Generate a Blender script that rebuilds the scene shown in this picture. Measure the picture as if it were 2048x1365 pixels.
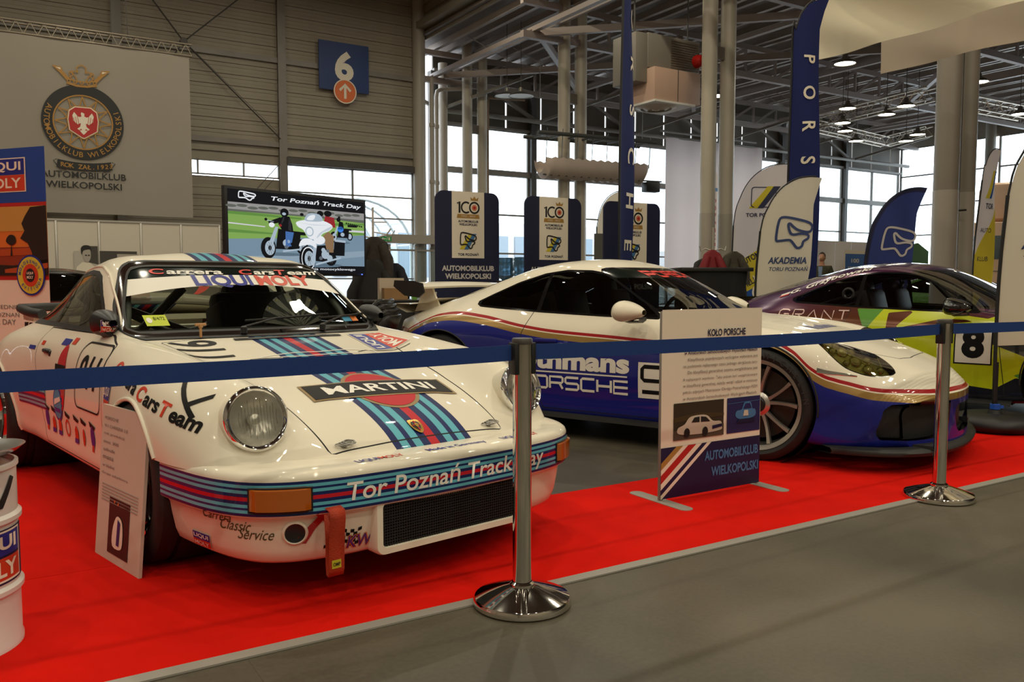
import bpy, bmesh, math, random
import numpy as np
from mathutils import Vector, Matrix
from mathutils.bvhtree import BVHTree

for _o in list(bpy.data.objects):
    bpy.data.objects.remove(_o)
random.seed(4)
SC = bpy.context.scene
COL = SC.collection
PI = math.pi

# ------------------------------------------------------------------ camera, world, lights, exposure
CAM_Z, FPX, HORIZON = 1.085, 1680.0, 564.5
PITCH = math.atan((682.5 - HORIZON) / FPX)
cam = bpy.data.cameras.new('camera')
cam.sensor_width = 36.0
cam.lens = 36.0 * FPX / 2048.0
cam.clip_end = 400
cam_ob = bpy.data.objects.new('camera', cam)
COL.objects.link(cam_ob)
cam_ob.location = (0, 0, CAM_Z)
cam_ob.rotation_euler = (PI / 2 - PITCH, 0, 0)
SC.camera = cam_ob
SC.view_settings.view_transform = 'Standard'
SC.view_settings.look = 'None'
SC.view_settings.gamma = 1.0
SC.view_settings.use_curve_mapping = False
SC.view_settings.exposure = EXPOSURE if 'EXPOSURE' in globals() else 0.0

world = bpy.data.worlds.new('overcast_sky')
SC.world = world
world.use_nodes = True
_bg = world.node_tree.nodes['Background']
_bg.inputs[0].default_value = (0.86, 0.93, 1.0, 1)
_bg.inputs[1].default_value = 4.6

# hall axes: U runs along the long wall (to the right and away), W points at the wall
U = Vector((0.848, 0.530, 0)).normalized()
W = Vector((-U.y, U.x, 0))
HALL_ANG = math.atan2(U.y, U.x)

def hall(a, b, z=0.0):
    p = U * a + W * b
    return Vector((p.x, p.y, z))

# ------------------------------------------------------------------ materials
MATS = {}
def lin(c):
    return tuple(((x / 12.92) if x <= 0.04045 else ((x + 0.055) / 1.055) ** 2.4) for x in c)
def rgb(r, g, b):
    return lin((r / 255, g / 255, b / 255))
def mat(name, col=(.8, .8, .8), rough=.5, metal=0.0, coat=0.0, emit=None, estr=1.0, noise=None, bump=None, spec=.5, trans=0.0, alpha=1.0):
    """noise=(scale, amount): value variation; bump=(scale, strength)."""
    if name in MATS:
        return MATS[name]
    m = bpy.data.materials.new(name)
    m.use_nodes = True
    nt = m.node_tree
    b = nt.nodes['Principled BSDF']
    b.inputs['Base Color'].default_value = (*col, 1)
    b.inputs['Roughness'].default_value = rough
    b.inputs['Metallic'].default_value = metal
    b.inputs['Coat Weight'].default_value = coat
    b.inputs['Coat Roughness'].default_value = .03
    b.inputs['Specular IOR Level'].default_value = spec
    b.inputs['Transmission Weight'].default_value = trans
    b.inputs['Alpha'].default_value = alpha
    if emit:
        b.inputs['Emission Color'].default_value = (*emit, 1)
        b.inputs['Emission Strength'].default_value = estr
    if noise or bump:
        tc = nt.nodes.new('ShaderNodeTexCoord')
    if noise:
        n = nt.nodes.new('ShaderNodeTexNoise')
        n.inputs['Scale'].default_value = noise[0]
        n.inputs['Detail'].default_value = 5
        nt.links.new(tc.outputs['Object'], n.inputs['Vector'])
        mr = nt.nodes.new('ShaderNodeMapRange')
        mr.inputs[1].default_value = .3; mr.inputs[2].default_value = .7
        mr.inputs[3].default_value = 1 - noise[1]; mr.inputs[4].default_value = 1 + noise[1]
        nt.links.new(n.outputs[0], mr.inputs[0])
        vm = nt.nodes.new('ShaderNodeVectorMath'); vm.operation = 'SCALE'
        vm.inputs[0].default_value = col
        nt.links.new(mr.outputs[0], vm.inputs['Scale'])
        nt.links.new(vm.outputs[0], b.inputs['Base Color'])
    if bump:
        n2 = nt.nodes.new('ShaderNodeTexNoise')
        n2.inputs['Scale'].default_value = bump[0]
        n2.inputs['Detail'].default_value = 3
        nt.links.new(tc.outputs['Object'], n2.inputs['Vector'])
        bp = nt.nodes.new('ShaderNodeBump')
        bp.inputs['Strength'].default_value = bump[1]
        bp.inputs['Distance'].default_value = .02
        nt.links.new(n2.outputs[0], bp.inputs['Height'])
        nt.links.new(bp.outputs[0], b.inputs['Normal'])
    MATS[name] = m
    return m

def glass_mat(name, tint, refl=1.0, rough=0.0):
    """thin pane: see-through tint plus a mirror reflection that grows at grazing angles"""
    if name in MATS:
        return MATS[name]
    m = bpy.data.materials.new(name)
    m.use_nodes = True
    nt = m.node_tree
    nt.nodes.clear()
    out = nt.nodes.new('ShaderNodeOutputMaterial')
    tr = nt.nodes.new('ShaderNodeBsdfTransparent'); tr.inputs[0].default_value = (*tint, 1)
    gl = nt.nodes.new('ShaderNodeBsdfGlossy'); gl.inputs[0].default_value = (1, 1, 1, 1); gl.inputs['Roughness'].default_value = rough
    fr = nt.nodes.new('ShaderNodeFresnel'); fr.inputs[0].default_value = 1.5
    mu = nt.nodes.new('ShaderNodeMath'); mu.operation = 'MULTIPLY'; mu.inputs[1].default_value = refl
    mx = nt.nodes.new('ShaderNodeMixShader')
    nt.links.new(fr.outputs[0], mu.inputs[0]); nt.links.new(mu.outputs[0], mx.inputs[0])
    nt.links.new(tr.outputs[0], mx.inputs[1]); nt.links.new(gl.outputs[0], mx.inputs[2])
    nt.links.new(mx.outputs[0], out.inputs[0])
    MATS[name] = m
    return m

def cloth_mat(name, col, through=.45):
    """thin printed fabric: lets part of the light through"""
    if name in MATS:
        return MATS[name]
    m = bpy.data.materials.new(name)
    m.use_nodes = True
    nt = m.node_tree
    b = nt.nodes['Principled BSDF']
    b.inputs['Base Color'].default_value = (*col, 1); b.inputs['Roughness'].default_value = .8
    b.inputs['Specular IOR Level'].default_value = .2
    t = nt.nodes.new('ShaderNodeBsdfTranslucent'); t.inputs[0].default_value = (*col, 1)
    mx = nt.nodes.new('ShaderNodeMixShader'); mx.inputs[0].default_value = through
    nt.links.new(b.outputs[0], mx.inputs[1]); nt.links.new(t.outputs[0], mx.inputs[2])
    nt.links.new(mx.outputs[0], nt.nodes['Material Output'].inputs[0])
    MATS[name] = m
    return m

# ------------------------------------------------------------------ mesh builder
class MB:
    def __init__(self):
        self.v = []; self.f = []; self.m = []
        self.cur = 0
    def mat(self, i):
        self.cur = i; return self
    def add(self, vs, fs, m=None):
        o = len(self.v)
        self.v.extend([tuple(p) for p in vs])
        for f in fs:
            self.f.append(tuple(i + o for i in f)); self.m.append(self.cur if m is None else m)
        return self
    def box(self, c, s, rot=None, m=None, bev=0.0):
        x, y, z = s[0] / 2, s[1] / 2, s[2] / 2
        if bev > 0:
            bm = bmesh.new()
            bmesh.ops.create_cube(bm, size=1)
            for v in bm.verts: v.co = Vector((v.co.x * s[0], v.co.y * s[1], v.co.z * s[2]))
            bmesh.ops.bevel(bm, geom=bm.edges[:], offset=bev, segments=2, affect='EDGES', profile=.5)
            vs = [v.co.copy() for v in bm.verts]; bm.verts.index_update()
            fs = [[v.index for v in f.verts] for f in bm.faces]
            bm.free()
        else:
            vs = [Vector(p) for p in ((-x, -y, -z), (x, -y, -z), (x, y, -z), (-x, y, -z), (-x, -y, z), (x, -y, z), (x, y, z), (-x, y, z))]
            fs = [(0, 3, 2, 1), (4, 5, 6, 7), (0, 1, 5, 4), (1, 2, 6, 5), (2, 3, 7, 6), (3, 0, 4, 7)]
        if rot is not None:
            vs = [rot @ p for p in vs]
        c = Vector(c)
        return self.add([p + c for p in vs], fs, m)
    def bar(self, p, q, w, h=None, m=None, up=(0, 0, 1)):
        p, q = Vector(p), Vector(q); h = h or w
        d = q - p; L = d.length
        if L < 1e-6: return self
        x = d / L
        y = Vector(up).cross(x)
        if y.length < 1e-4: y = Vector((1, 0, 0)).cross(x)
        y.normalize(); z = x.cross(y)
        R = Matrix((x, y, z)).transposed()
        return self.box((p + q) / 2, (L, w, h), R, m)
    def tube(self, path, r, n=8, m=None, cap=True, closed=False):
        P = [Vector(p) for p in path]; N = len(P)
        rr = r if hasattr(r, '__len__') else [r] * N
        vs = []; prev = None
        for i in range(N):
            if closed: t = P[(i + 1) % N] - P[i - 1]
            else: t = P[min(i + 1, N - 1)] - P[max(i - 1, 0)]
            t.normalize()
            if prev is None:
                a = Vector((0, 0, 1)) if abs(t.z) < .9 else Vector((1, 0, 0))
                x = a.cross(t).normalized()
            else:
                x = prev - t * prev.dot(t)
                x = x.normalized() if x.length > 1e-6 else prev
            prev = x; y = t.cross(x)
            for k in range(n):
                a = 2 * PI * k / n
                vs.append(P[i] + (x * math.cos(a) + y * math.sin(a)) * rr[i])
        fs = []
        for i in range(N if closed else N - 1):
            j = (i + 1) % N
            for k in range(n):
                l = (k + 1) % n
                fs.append((i * n + k, i * n + l, j * n + l, j * n + k))
        if cap and not closed:
            fs.append(tuple(range(n - 1, -1, -1))); fs.append(tuple((N - 1) * n + k for k in range(n)))
        return self.add(vs, fs, m)
    def lathe(self, prof, n=32, axis='z', c=(0, 0, 0), m=None, closed=False):
        """prof: list of (r, h); turned about the axis through c"""
        vs = []; c = Vector(c); K = len(prof)
        for i in range(n):
            a = 2 * PI * i / n
            for r, h in prof:
                if axis == 'z': p = (r * math.cos(a), r * math.sin(a), h)
                elif axis == 'y': p = (r * math.sin(a), h, r * math.cos(a))
                else: p = (h, r * math.cos(a), r * math.sin(a))
                vs.append(Vector(p) + c)
        fs = []
        for i in range(n):
            j = (i + 1) % n
            for k in range(K if closed else K - 1):
                l = (k + 1) % K
                q = (i * K + k, j * K + k, j * K + l, i * K + l)
                fs.append(q)
        return self.add(vs, fs, m)
    def prism(self, poly, d, o=(0, 0, 0), x=(1, 0, 0), y=(0, 1, 0), m=None, mside=None):
        """2D polygon in the (x, y) plane at o, thickened by d along x cross y"""
        o, x, y = Vector(o), Vector(x), Vector(y); n = x.cross(y).normalized(); K = len(poly)
        vs = [o + x * p[0] + y * p[1] for p in poly]
        vs2 = [p + n * d for p in vs]
        base = len(self.v)
        self.add(vs + vs2, [tuple(range(K - 1, -1, -1)), tuple(range(K, 2 * K))], m)
        for i in range(K):
            j = (i + 1) % K
            self.f.append((base + i, base + j, base + K + j, base + K + i)); self.m.append((self.cur if m is None else m) if mside is None else mside)
        return self
    def poly(self, pts, o=(0, 0, 0), x=(1, 0, 0), y=(0, 0, 1), m=None):
        o, x, y = Vector(o), Vector(x), Vector(y)
        return self.add([o + x * p[0] + y * p[1] for p in pts], [tuple(range(len(pts)))], m)
    def grid(self, rows, m=None, closed=False):
        """rows: list of equally long point lists"""
        R, C = len(rows), len(rows[0]); vs = [p for r in rows for p in r]; fs = []
        for i in range(R - 1):
            for j in range(C if closed else C - 1):
                k = (j + 1) % C
                fs.append((i * C + j, i * C + k, (i + 1) * C + k, (i + 1) * C + j))
        return self.add(vs, fs, m)
    def xf(self, M):
        self.v = [tuple(M @ Vector(p)) for p in self.v]; return self
    def merge(self, o):
        return self.add_m(o)
    def add_m(self, o):
        b = len(self.v); self.v.extend(o.v)
        for f, m in zip(o.f, o.m):
            self.f.append(tuple(i + b for i in f)); self.m.append(m)
        return self
    def mesh(self, name, mats, smooth=None):
        me = bpy.data.meshes.new(name)
        me.from_pydata(self.v, [], self.f)
        for mm in (mats if isinstance(mats, (list, tuple)) else [mats]): me.materials.append(mm)
        if any(self.m): me.polygons.foreach_set('material_index', self.m)
        if smooth is not None:
            me.shade_smooth()
            if smooth < 180: me.set_sharp_from_angle(angle=math.radians(smooth))
        me.update()
        return me

def link(name, me, parent=None, loc=None, rot=None):
    o = bpy.data.objects.new(name, me)
    COL.objects.link(o)
    if parent is not None: o.parent = parent
    if loc is not None: o.location = loc
    if rot is not None: o.rotation_euler = rot
    return o

def obj(name, mb, mats, parent=None, smooth=None, loc=None, rot=None, label=None):
    o = link(name, mb.mesh(name, mats, smooth), parent, loc, rot)
    if label: o['label'] = label
    return o

def thing(name, label, cat, loc=(0, 0, 0), rotz=0.0, group=None):
    o = link(name, None, None, loc, (0, 0, rotz))
    return tag(o, label, cat, group)

def tag(o, label, cat, group=None):
    o['label'] = label; o['category'] = cat
    if group: o['group'] = group
    return o

def struct(o):
    o['kind'] = 'structure'; return o

def copy_tree(o, parent=None, loc=None, rotz=None, label=None):
    c = o.copy(); COL.objects.link(c)
    if parent is not None: c.parent = parent
    if loc is not None: c.location = loc
    if rotz is not None: c.rotation_euler = (0, 0, rotz)
    if label: c['label'] = label
    for ch in list(KIDS(o)):
        copy_tree(ch, c)
    return c
def KIDS(o):
    return [k for k in bpy.data.objects if k.parent == o]

# ------------------------------------------------------------------ lettering
_TXT = {}
def text2d(body, size=1.0, align='CENTER', shear=0.0, bold=0.0, space=1.0, sx=1.0, valign='CENTER'):
    """flat text as (verts, faces); the cap height is about 0.72 * size"""
    key = (body, align, round(shear, 3), round(bold, 4), space)
    if key not in _TXT:
        cu = bpy.data.curves.new('text', 'FONT')
        cu.body = body; cu.size = 1.0; cu.align_x = 'CENTER' if align == 'CENTER' else align
        cu.shear = shear; cu.offset = bold; cu.space_character = space; cu.resolution_u = 4
        cu.fill_mode = 'FRONT'
        ob = bpy.data.objects.new('text', cu)
        me = ob.to_mesh()
        vs = [(v.co.x, v.co.y) for v in me.vertices]
        fs = [tuple(p.vertices) for p in me.polygons]
        ob.to_mesh_clear()
        bpy.data.objects.remove(ob); bpy.data.curves.remove(cu)
        if vs and valign == 'CENTER':
            ys = [v[1] for v in vs]
        _TXT[key] = (vs, fs)
    vs, fs = _TXT[key]
    oy = .36 if valign == 'CENTER' else 0.0
    return [(x * size * sx, (y - oy) * size) for x, y in vs], fs

def text_fit(body, w, h, **k):
    """text scaled so its bounding box is exactly w x h, centred"""
    vs, fs = text2d(body, 1.0, **k)
    xs = [v[0] for v in vs]; ys = [v[1] for v in vs]
    x0, x1, y0, y1 = min(xs), max(xs), min(ys), max(ys)
    return [((x - (x0 + x1) / 2) * w / (x1 - x0), (y - (y0 + y1) / 2) * h / (y1 - y0)) for x, y in vs], fs

def letters(name, parent, mt, items, o, x, y, n=None, lift=.002, label=None):
    """items: list of (verts2d, faces, dx, dy, material index); printed on a flat face at o"""
    mb = MB(); o, x, y = Vector(o), Vector(x), Vector(y); n = x.cross(y).normalized()
    for vs, fs, dx, dy, mi in items:
        mb.add([o + x * (p[0] + dx) + y * (p[1] + dy) + n * lift for p in vs], fs, mi)
    return obj(name, mb, mt, parent, label=label)

def dice(vs, fs, du, dv):
    """cut a flat 2D mesh into cells so that it can follow a curved surface"""
    bm = bmesh.new()
    bv = [bm.verts.new((p[0], p[1], 0)) for p in vs]
    for f in fs:
        try: bm.faces.new([bv[i] for i in f])
        except ValueError: pass
    xs = [p[0] for p in vs]; ys = [p[1] for p in vs]
    def cut(lo, hi, st, ax):
        k = math.ceil(lo / st + 1e-6)
        while k * st < hi - 1e-6:
            co = [0, 0, 0]; no = [0, 0, 0]; co[ax] = k * st; no[ax] = 1
            bmesh.ops.bisect_plane(bm, geom=bm.verts[:] + bm.edges[:] + bm.faces[:], plane_co=co, plane_no=no, dist=1e-7)
            k += 1
    if du: cut(min(xs), max(xs), du, 0)
    if dv: cut(min(ys), max(ys), dv, 1)
    bm.verts.index_update()
    V = [(v.co.x, v.co.y) for v in bm.verts]; F = [tuple(v.index for v in f.verts) for f in bm.faces]
    bm.free()
    return V, F

def ngon(n, rx, ry=None, a0=0.0):
    ry = rx if ry is None else ry
    return [(rx * math.cos(a0 + 2 * PI * i / n), ry * math.sin(a0 + 2 * PI * i / n)) for i in range(n)]
def rect(w, h): return [(-w / 2, -h / 2), (w / 2, -h / 2), (w / 2, h / 2), (-w / 2, h / 2)]
def rrect(w, h, r, k=5):
    out = []
    for cx, cy, a in ((w / 2 - r, h / 2 - r, 0), (-w / 2 + r, h / 2 - r, PI / 2), (-w / 2 + r, -h / 2 + r, PI), (w / 2 - r, -h / 2 + r, 1.5 * PI)):
        for i in range(k + 1):
            t = a + PI / 2 * i / k
            out.append((cx + r * math.cos(t), cy + r * math.sin(t)))
    return out
def one(poly): return list(poly), [tuple(range(len(poly)))]
def ring2d(outer, inner):
    K = len(outer)
    return list(outer) + list(inner), [(i, (i + 1) % K, K + (i + 1) % K, K + i) for i in range(K)]
def stroke(pts, w, closed=False):
    """constant-width line along 2D points"""
    P = [Vector((p[0], p[1])) for p in pts]; N = len(P); L = []; R = []
    for i in range(N):
        a = P[i - 1] if (closed or i > 0) else P[i]
        b = P[(i + 1) % N] if (closed or i < N - 1) else P[i]
        t = (b - a); t = t.normalized() if t.length > 1e-9 else Vector((1, 0)); n = Vector((-t.y, t.x))
        L.append(tuple(P[i] + n * w / 2)); R.append(tuple(P[i] - n * w / 2))
    fs = [(i, (i + 1) % N, N + (i + 1) % N, N + i) for i in range(N if closed else N - 1)]
    return R + L, fs
def smooth2(pts, k=5, closed=True):
    """Catmull-Rom through 2D points"""
    N = len(pts); out = []
    for i in range(N if closed else N - 1):
        p = [pts[(i + d) % N] if closed else pts[min(max(i + d, 0), N - 1)] for d in (-1, 0, 1, 2)]
        for j in range(k):
            t = j / k
            out.append(tuple(.5 * ((2 * p[1][c]) + (p[2][c] - p[0][c]) * t + (2 * p[0][c] - 5 * p[1][c] + 4 * p[2][c] - p[3][c]) * t * t + (3 * p[1][c] - p[0][c] - 3 * p[2][c] + p[3][c]) * t ** 3) for c in (0, 1)))
    if not closed: out.append(tuple(pts[-1]))
    return out
# ------------------------------------------------------------------ car body surfaces
def pchip(xs, ys, q):
    """monotone cubic through (xs, ys), xs ascending"""
    xs = np.asarray(xs, float); ys = np.asarray(ys, float); q = np.clip(np.asarray(q, float), xs[0], xs[-1])
    h = np.diff(xs); d = np.diff(ys) / h
    m = np.zeros_like(ys); m[0] = d[0]; m[-1] = d[-1]
    for i in range(1, len(xs) - 1):
        if d[i - 1] * d[i] > 0:
            w1 = 2 * h[i] + h[i - 1]; w2 = h[i] + 2 * h[i - 1]
            m[i] = (w1 + w2) / (w1 / d[i - 1] + w2 / d[i])
    i = np.clip(np.searchsorted(xs, q) - 1, 0, len(xs) - 2)
    t = (q - xs[i]) / h[i]
    return ((2 * t ** 3 - 3 * t ** 2 + 1) * ys[i] + (t ** 3 - 2 * t ** 2 + t) * h[i] * m[i] + (-2 * t ** 3 + 3 * t ** 2) * ys[i + 1] + (t ** 3 - t ** 2) * h[i] * m[i + 1])

def hermite_row(P, sub):
    """P: (K, n, 2) control points of every station; cubic through them, mirrored at the centre line"""
    K = P.shape[0]
    ext = np.concatenate([P[1:2] * np.array([-1, 1]), P, 2 * P[-1:] - P[-2:-1]], 0)
    seg = np.maximum(np.linalg.norm(np.diff(ext, axis=0), axis=2), 1e-3)
    out = []
    for k in range(K - 1):
        i = k + 1
        d0, d1, d2 = seg[i - 1], seg[i], seg[i + 1]
        m1 = ((ext[i] - ext[i - 1]) / d0[:, None] * d1[:, None] + (ext[i + 1] - ext[i]) / d1[:, None] * d0[:, None]) / (d0 + d1)[:, None] * d1[:, None]
        m2 = ((ext[i + 1] - ext[i]) / d1[:, None] * d2[:, None] + (ext[i + 2] - ext[i + 1]) / d2[:, None] * d1[:, None]) / (d1 + d2)[:, None] * d1[:, None]
        for j in range(sub):
            t = j / sub
            out.append((2 * t ** 3 - 3 * t ** 2 + 1) * ext[i] + (t ** 3 - 2 * t ** 2 + t) * m1 + (-2 * t ** 3 + 3 * t ** 2) * ext[i + 1] + (t ** 3 - t ** 2) * m2)
    out.append(P[-1])
    return np.array(out)          # (rows, stations, 2)

def smooth_axis(A, axis, it, keep_ends=True):
    for _ in range(it):
        B = A.copy()
        s = [slice(None)] * A.ndim; a = list(s); b = list(s); c = list(s)
        a[axis] = slice(0, -2); b[axis] = slice(1, -1); c[axis] = slice(2, None)
        B[tuple(b)] = .25 * A[tuple(a)] + .5 * A[tuple(b)] + .25 * A[tuple(c)]
        A = B
    return A

class Surf:
    """a skin of quads that can be cut along smooth outlines into regions (panels, panes, paint)"""
    def __init__(self, V, F, N=None):
        self.V = [tuple(p) for p in V]; self.F = list(F); self.R = ['body'] * len(F)
        A = np.array(self.V)
        if N is None:
            N = np.zeros_like(A)
            for f in self.F:
                n = np.cross(A[f[2]] - A[f[0]], A[f[-1]] - A[f[1]])
                for i in f: N[i] += n
            N /= np.maximum(np.linalg.norm(N, axis=1), 1e-12)[:, None]
        self.N = [tuple(n) for n in N]
    def cut(self, fun, name, where=('body',)):
        """faces (of the regions in where) on the negative side of fun(x, y, z, nx, ny, nz) become region name"""
        A = np.array(self.V); NN = np.array(self.N)
        s = fun(A[:, 0], A[:, 1], A[:, 2], NN[:, 0], NN[:, 1], NN[:, 2])
        s = np.where(np.abs(s) < 1e-6, 1e-6, s)
        neg = s < 0
        nF = []; nR = []; edge = {}
        def mid(i, j):
            k = (i, j) if i < j else (j, i)
            if k not in edge:
                a, b = k; t = s[a] / (s[a] - s[b])
                edge[k] = len(self.V)
                self.V.append(tuple(self.V[a][c] + (self.V[b][c] - self.V[a][c]) * t for c in range(3)))
                n = [self.N[a][c] + (self.N[b][c] - self.N[a][c]) * t for c in range(3)]
                l = math.sqrt(sum(q * q for q in n)) or 1
                self.N.append(tuple(q / l for q in n))
            return edge[k]
        wh = set(where)
        # a face outside the regions that shares a cut edge keeps its outline and gains the new corner
        for f, r in zip(self.F, self.R):
            c = [bool(neg[i]) for i in f]
            if r not in wh:
                nF.append(f); nR.append(r); continue
            if all(c): nF.append(f); nR.append(name); continue
            if not any(c): nF.append(f); nR.append(r); continue
            pos = []; ng = []
            K = len(f)
            for q in range(K):
                i, j = f[q], f[(q + 1) % K]
                (ng if neg[i] else pos).append(i)
                if neg[i] != neg[j]:
                    mm = mid(i, j); pos.append(mm); ng.append(mm)
            if len(pos) > 2: nF.append(tuple(pos)); nR.append(r)
            if len(ng) > 2: nF.append(tuple(ng)); nR.append(name)
        self.F, self.R = nF, nR
        return self
    def take(self, regions, offset=0.0):
        """(verts, faces, normals, region of each face) of some regions"""
        rs = set(regions); idx = {}; V = []; N = []; F = []; G = []
        for f, r in zip(self.F, self.R):
            if r in rs:
                g = []
                for i in f:
                    if i not in idx:
                        idx[i] = len(V); n = self.N[i]
                        V.append(tuple(self.V[i][c] + n[c] * offset for c in range(3))); N.append(n)
                    g.append(idx[i])
                F.append(tuple(g)); G.append(r)
        return V, F, N, G
    def build(self, name, regions, mats, parent, offset=0.0, label=None, flip=False, side=None, thick=0.0):
        """regions: dict region -> material index"""
        V, F, N, G = self.take(regions.keys(), offset)
        if side is not None:
            keep = [k for k, f in enumerate(F) if sum(V[i][1] for i in f) * side > 0]
            F = [F[k] for k in keep]; G = [G[k] for k in keep]
            use = sorted({i for f in F for i in f}); mp = {i: k for k, i in enumerate(use)}
            V = [V[i] for i in use]; N = [N[i] for i in use]; F = [tuple(mp[i] for i in f) for f in F]
        if not F: return None
        me = bpy.data.meshes.new(name)
        me.from_pydata(V, [], F)
        for m in (mats if isinstance(mats, (list, tuple)) else [mats]): me.materials.append(m)
        me.polygons.foreach_set('material_index', [regions[g] for g in G])
        me.shade_smooth(); me.update()
        me.normals_split_custom_set_from_vertices(N)
        o = link(name, me, parent)
        if label: o['label'] = label
        return o
    def bvh(self, regions=None):
        fs = [f for f, r in zip(self.F, self.R) if regions is None or r in regions]
        return BVHTree.FromPolygons(self.V, fs)

def shell(curves, stations, bend, sub=6, smx=6, smr=1, nose_cols=7):
    """curves: list of dicts {x: (y, z)}, centre line first; returns a Surf with both halves and end caps"""
    st = np.array(sorted(stations))
    P = []
    for c in curves:
        xs = sorted(c); P.append(np.stack([pchip(xs, [c[x][0] for x in xs], st), pchip(xs, [c[x][1] for x in xs], st)], 1))
    P = np.array(P)
    for k in range(len(P)): P[k] = smooth_axis(P[k], 0, smx)
    G = hermite_row(P, sub)
    G = smooth_axis(G, 0, smr)
    G[0, :, 0] = 0
    R, S = G.shape[:2]
    bx = sorted(bend); bk = pchip(bx, [bend[x] for x in bx], st)
    X = st[None, :] - bk[None, :] * (np.abs(G[:, :, 0]) / .9) ** 2.2
    V = []; ids = np.zeros((2 * R - 1, S), int)
    for r in range(-(R - 1), R):
        k = abs(r); sg = 1 if r >= 0 else -1
        for s in range(S):
            ids[r + R - 1, s] = len(V); V.append((X[k, s], sg * G[k, s, 0], G[k, s, 1]))
    F = []
    for r in range(2 * R - 2):
        for s in range(S - 1):
            F.append((int(ids[r, s]), int(ids[r, s + 1]), int(ids[r + 1, s + 1]), int(ids[r + 1, s])))
    # end caps: ladders from the left half to the right half
    for s, fl in ((S - 1, False), (0, True)):
        prev = None
        for k in range(R):
            a = int(ids[R - 1 - k, s]); b = int(ids[R - 1 + k, s])
            ya, za = G[k, s]
            row = [a]
            for c in range(1, nose_cols):
                t = -1 + 2 * c / nose_cols
                y = ya * t
                if k == 0: row.append(a); continue
                V.append((st[s] - bk[s] * (abs(y) / .9) ** 2.2, y, za)); row.append(len(V) - 1)
            row.append(b)
            if prev is not None:
                for c in range(nose_cols):
                    q = [prev[c], prev[c + 1], row[c + 1], row[c]]
                    q = [q[i] for i in range(4) if q[i] != q[i - 1]]
                    if len(set(q)) > 2: F.append(tuple(q[::-1] if not fl else q))
            prev = row
    return Surf(V, F)

def sd_poly(pts, x, y):
    """signed distance to a 2D polygon (negative inside)"""
    x = np.asarray(x, float); y = np.asarray(y, float)
    d = np.full(x.shape, 1e9); ins = np.zeros(x.shape, bool)
    N = len(pts)
    for i in range(N):
        ax, ay = pts[i]; bx, by = pts[(i + 1) % N]
        ex, ey = bx - ax, by - ay
        t = np.clip(((x - ax) * ex + (y - ay) * ey) / (ex * ex + ey * ey + 1e-12), 0, 1)
        d = np.minimum(d, (x - ax - ex * t) ** 2 + (y - ay - ey * t) ** 2)
        c = (ay > y) != (by > y)
        with np.errstate(divide='ignore', invalid='ignore'):
            xi = ax + (y - ay) * ex / (ey if abs(ey) > 1e-12 else 1e-12)
        ins ^= c & (x < xi)
    return np.where(ins, -1, 1) * np.sqrt(d)

def project(bvh, vs, fs, o, x, y, lift=.0025, reach=1.2, back=.6):
    """lay a flat mesh on a surface along the direction -(x cross y)"""
    o, x, y = Vector(o), Vector(x), Vector(y); n = x.cross(y).normalized()
    V = []; ok = []
    for p in vs:
        s = o + x * p[0] + y * p[1] + n * back
        h, nn, _, _ = bvh.ray_cast(s, -n, reach)
        if h is None: V.append((0, 0, 0)); ok.append(False)
        else:
            if nn.dot(n) < 0: nn = -nn
            V.append(tuple(h + nn * lift)); ok.append(True)
    F = [f for f in fs if all(ok[i] for i in f)]
    return V, F

def decal(name, parent, bvh, items, mats, o, x, y, du=.03, dv=.03, lift=.0025, label=None, reach=1.2, back=.6):
    """items: list of (verts, faces, dx, dy, material index, layer)"""
    mb = MB()
    for it in items:
        vs, fs, dx, dy, mi = it[:5]; lay = it[5] if len(it) > 5 else 0
        vs, fs = dice([(p[0] + dx, p[1] + dy) for p in vs], fs, du, dv)
        V, F = project(bvh, vs, fs, o, x, y, lift + lay * .0012, reach, back)
        mb.add(V, F, mi)
    used = sorted({i for f in mb.f for i in f}); mp = {i: k for k, i in enumerate(used)}
    mb.v = [mb.v[i] for i in used]; mb.f = [tuple(mp[i] for i in f) for f in mb.f]
    if not mb.f: return None
    return obj(name, mb, mats, parent, smooth=180, label=label)

def arch_points(bvh, cx, cz, r, side, a0, a1, n=40, y0=1.3):
    out = []
    for i in range(n + 1):
        a = math.radians(a0 + (a1 - a0) * i / n)
        h, nn, _, _ = bvh.ray_cast(Vector((cx + r * math.cos(a), side * y0, cz + r * math.sin(a))), Vector((0, -side, 0)), 1.0)
        if h is not None: out.append(h)
    return out
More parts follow.
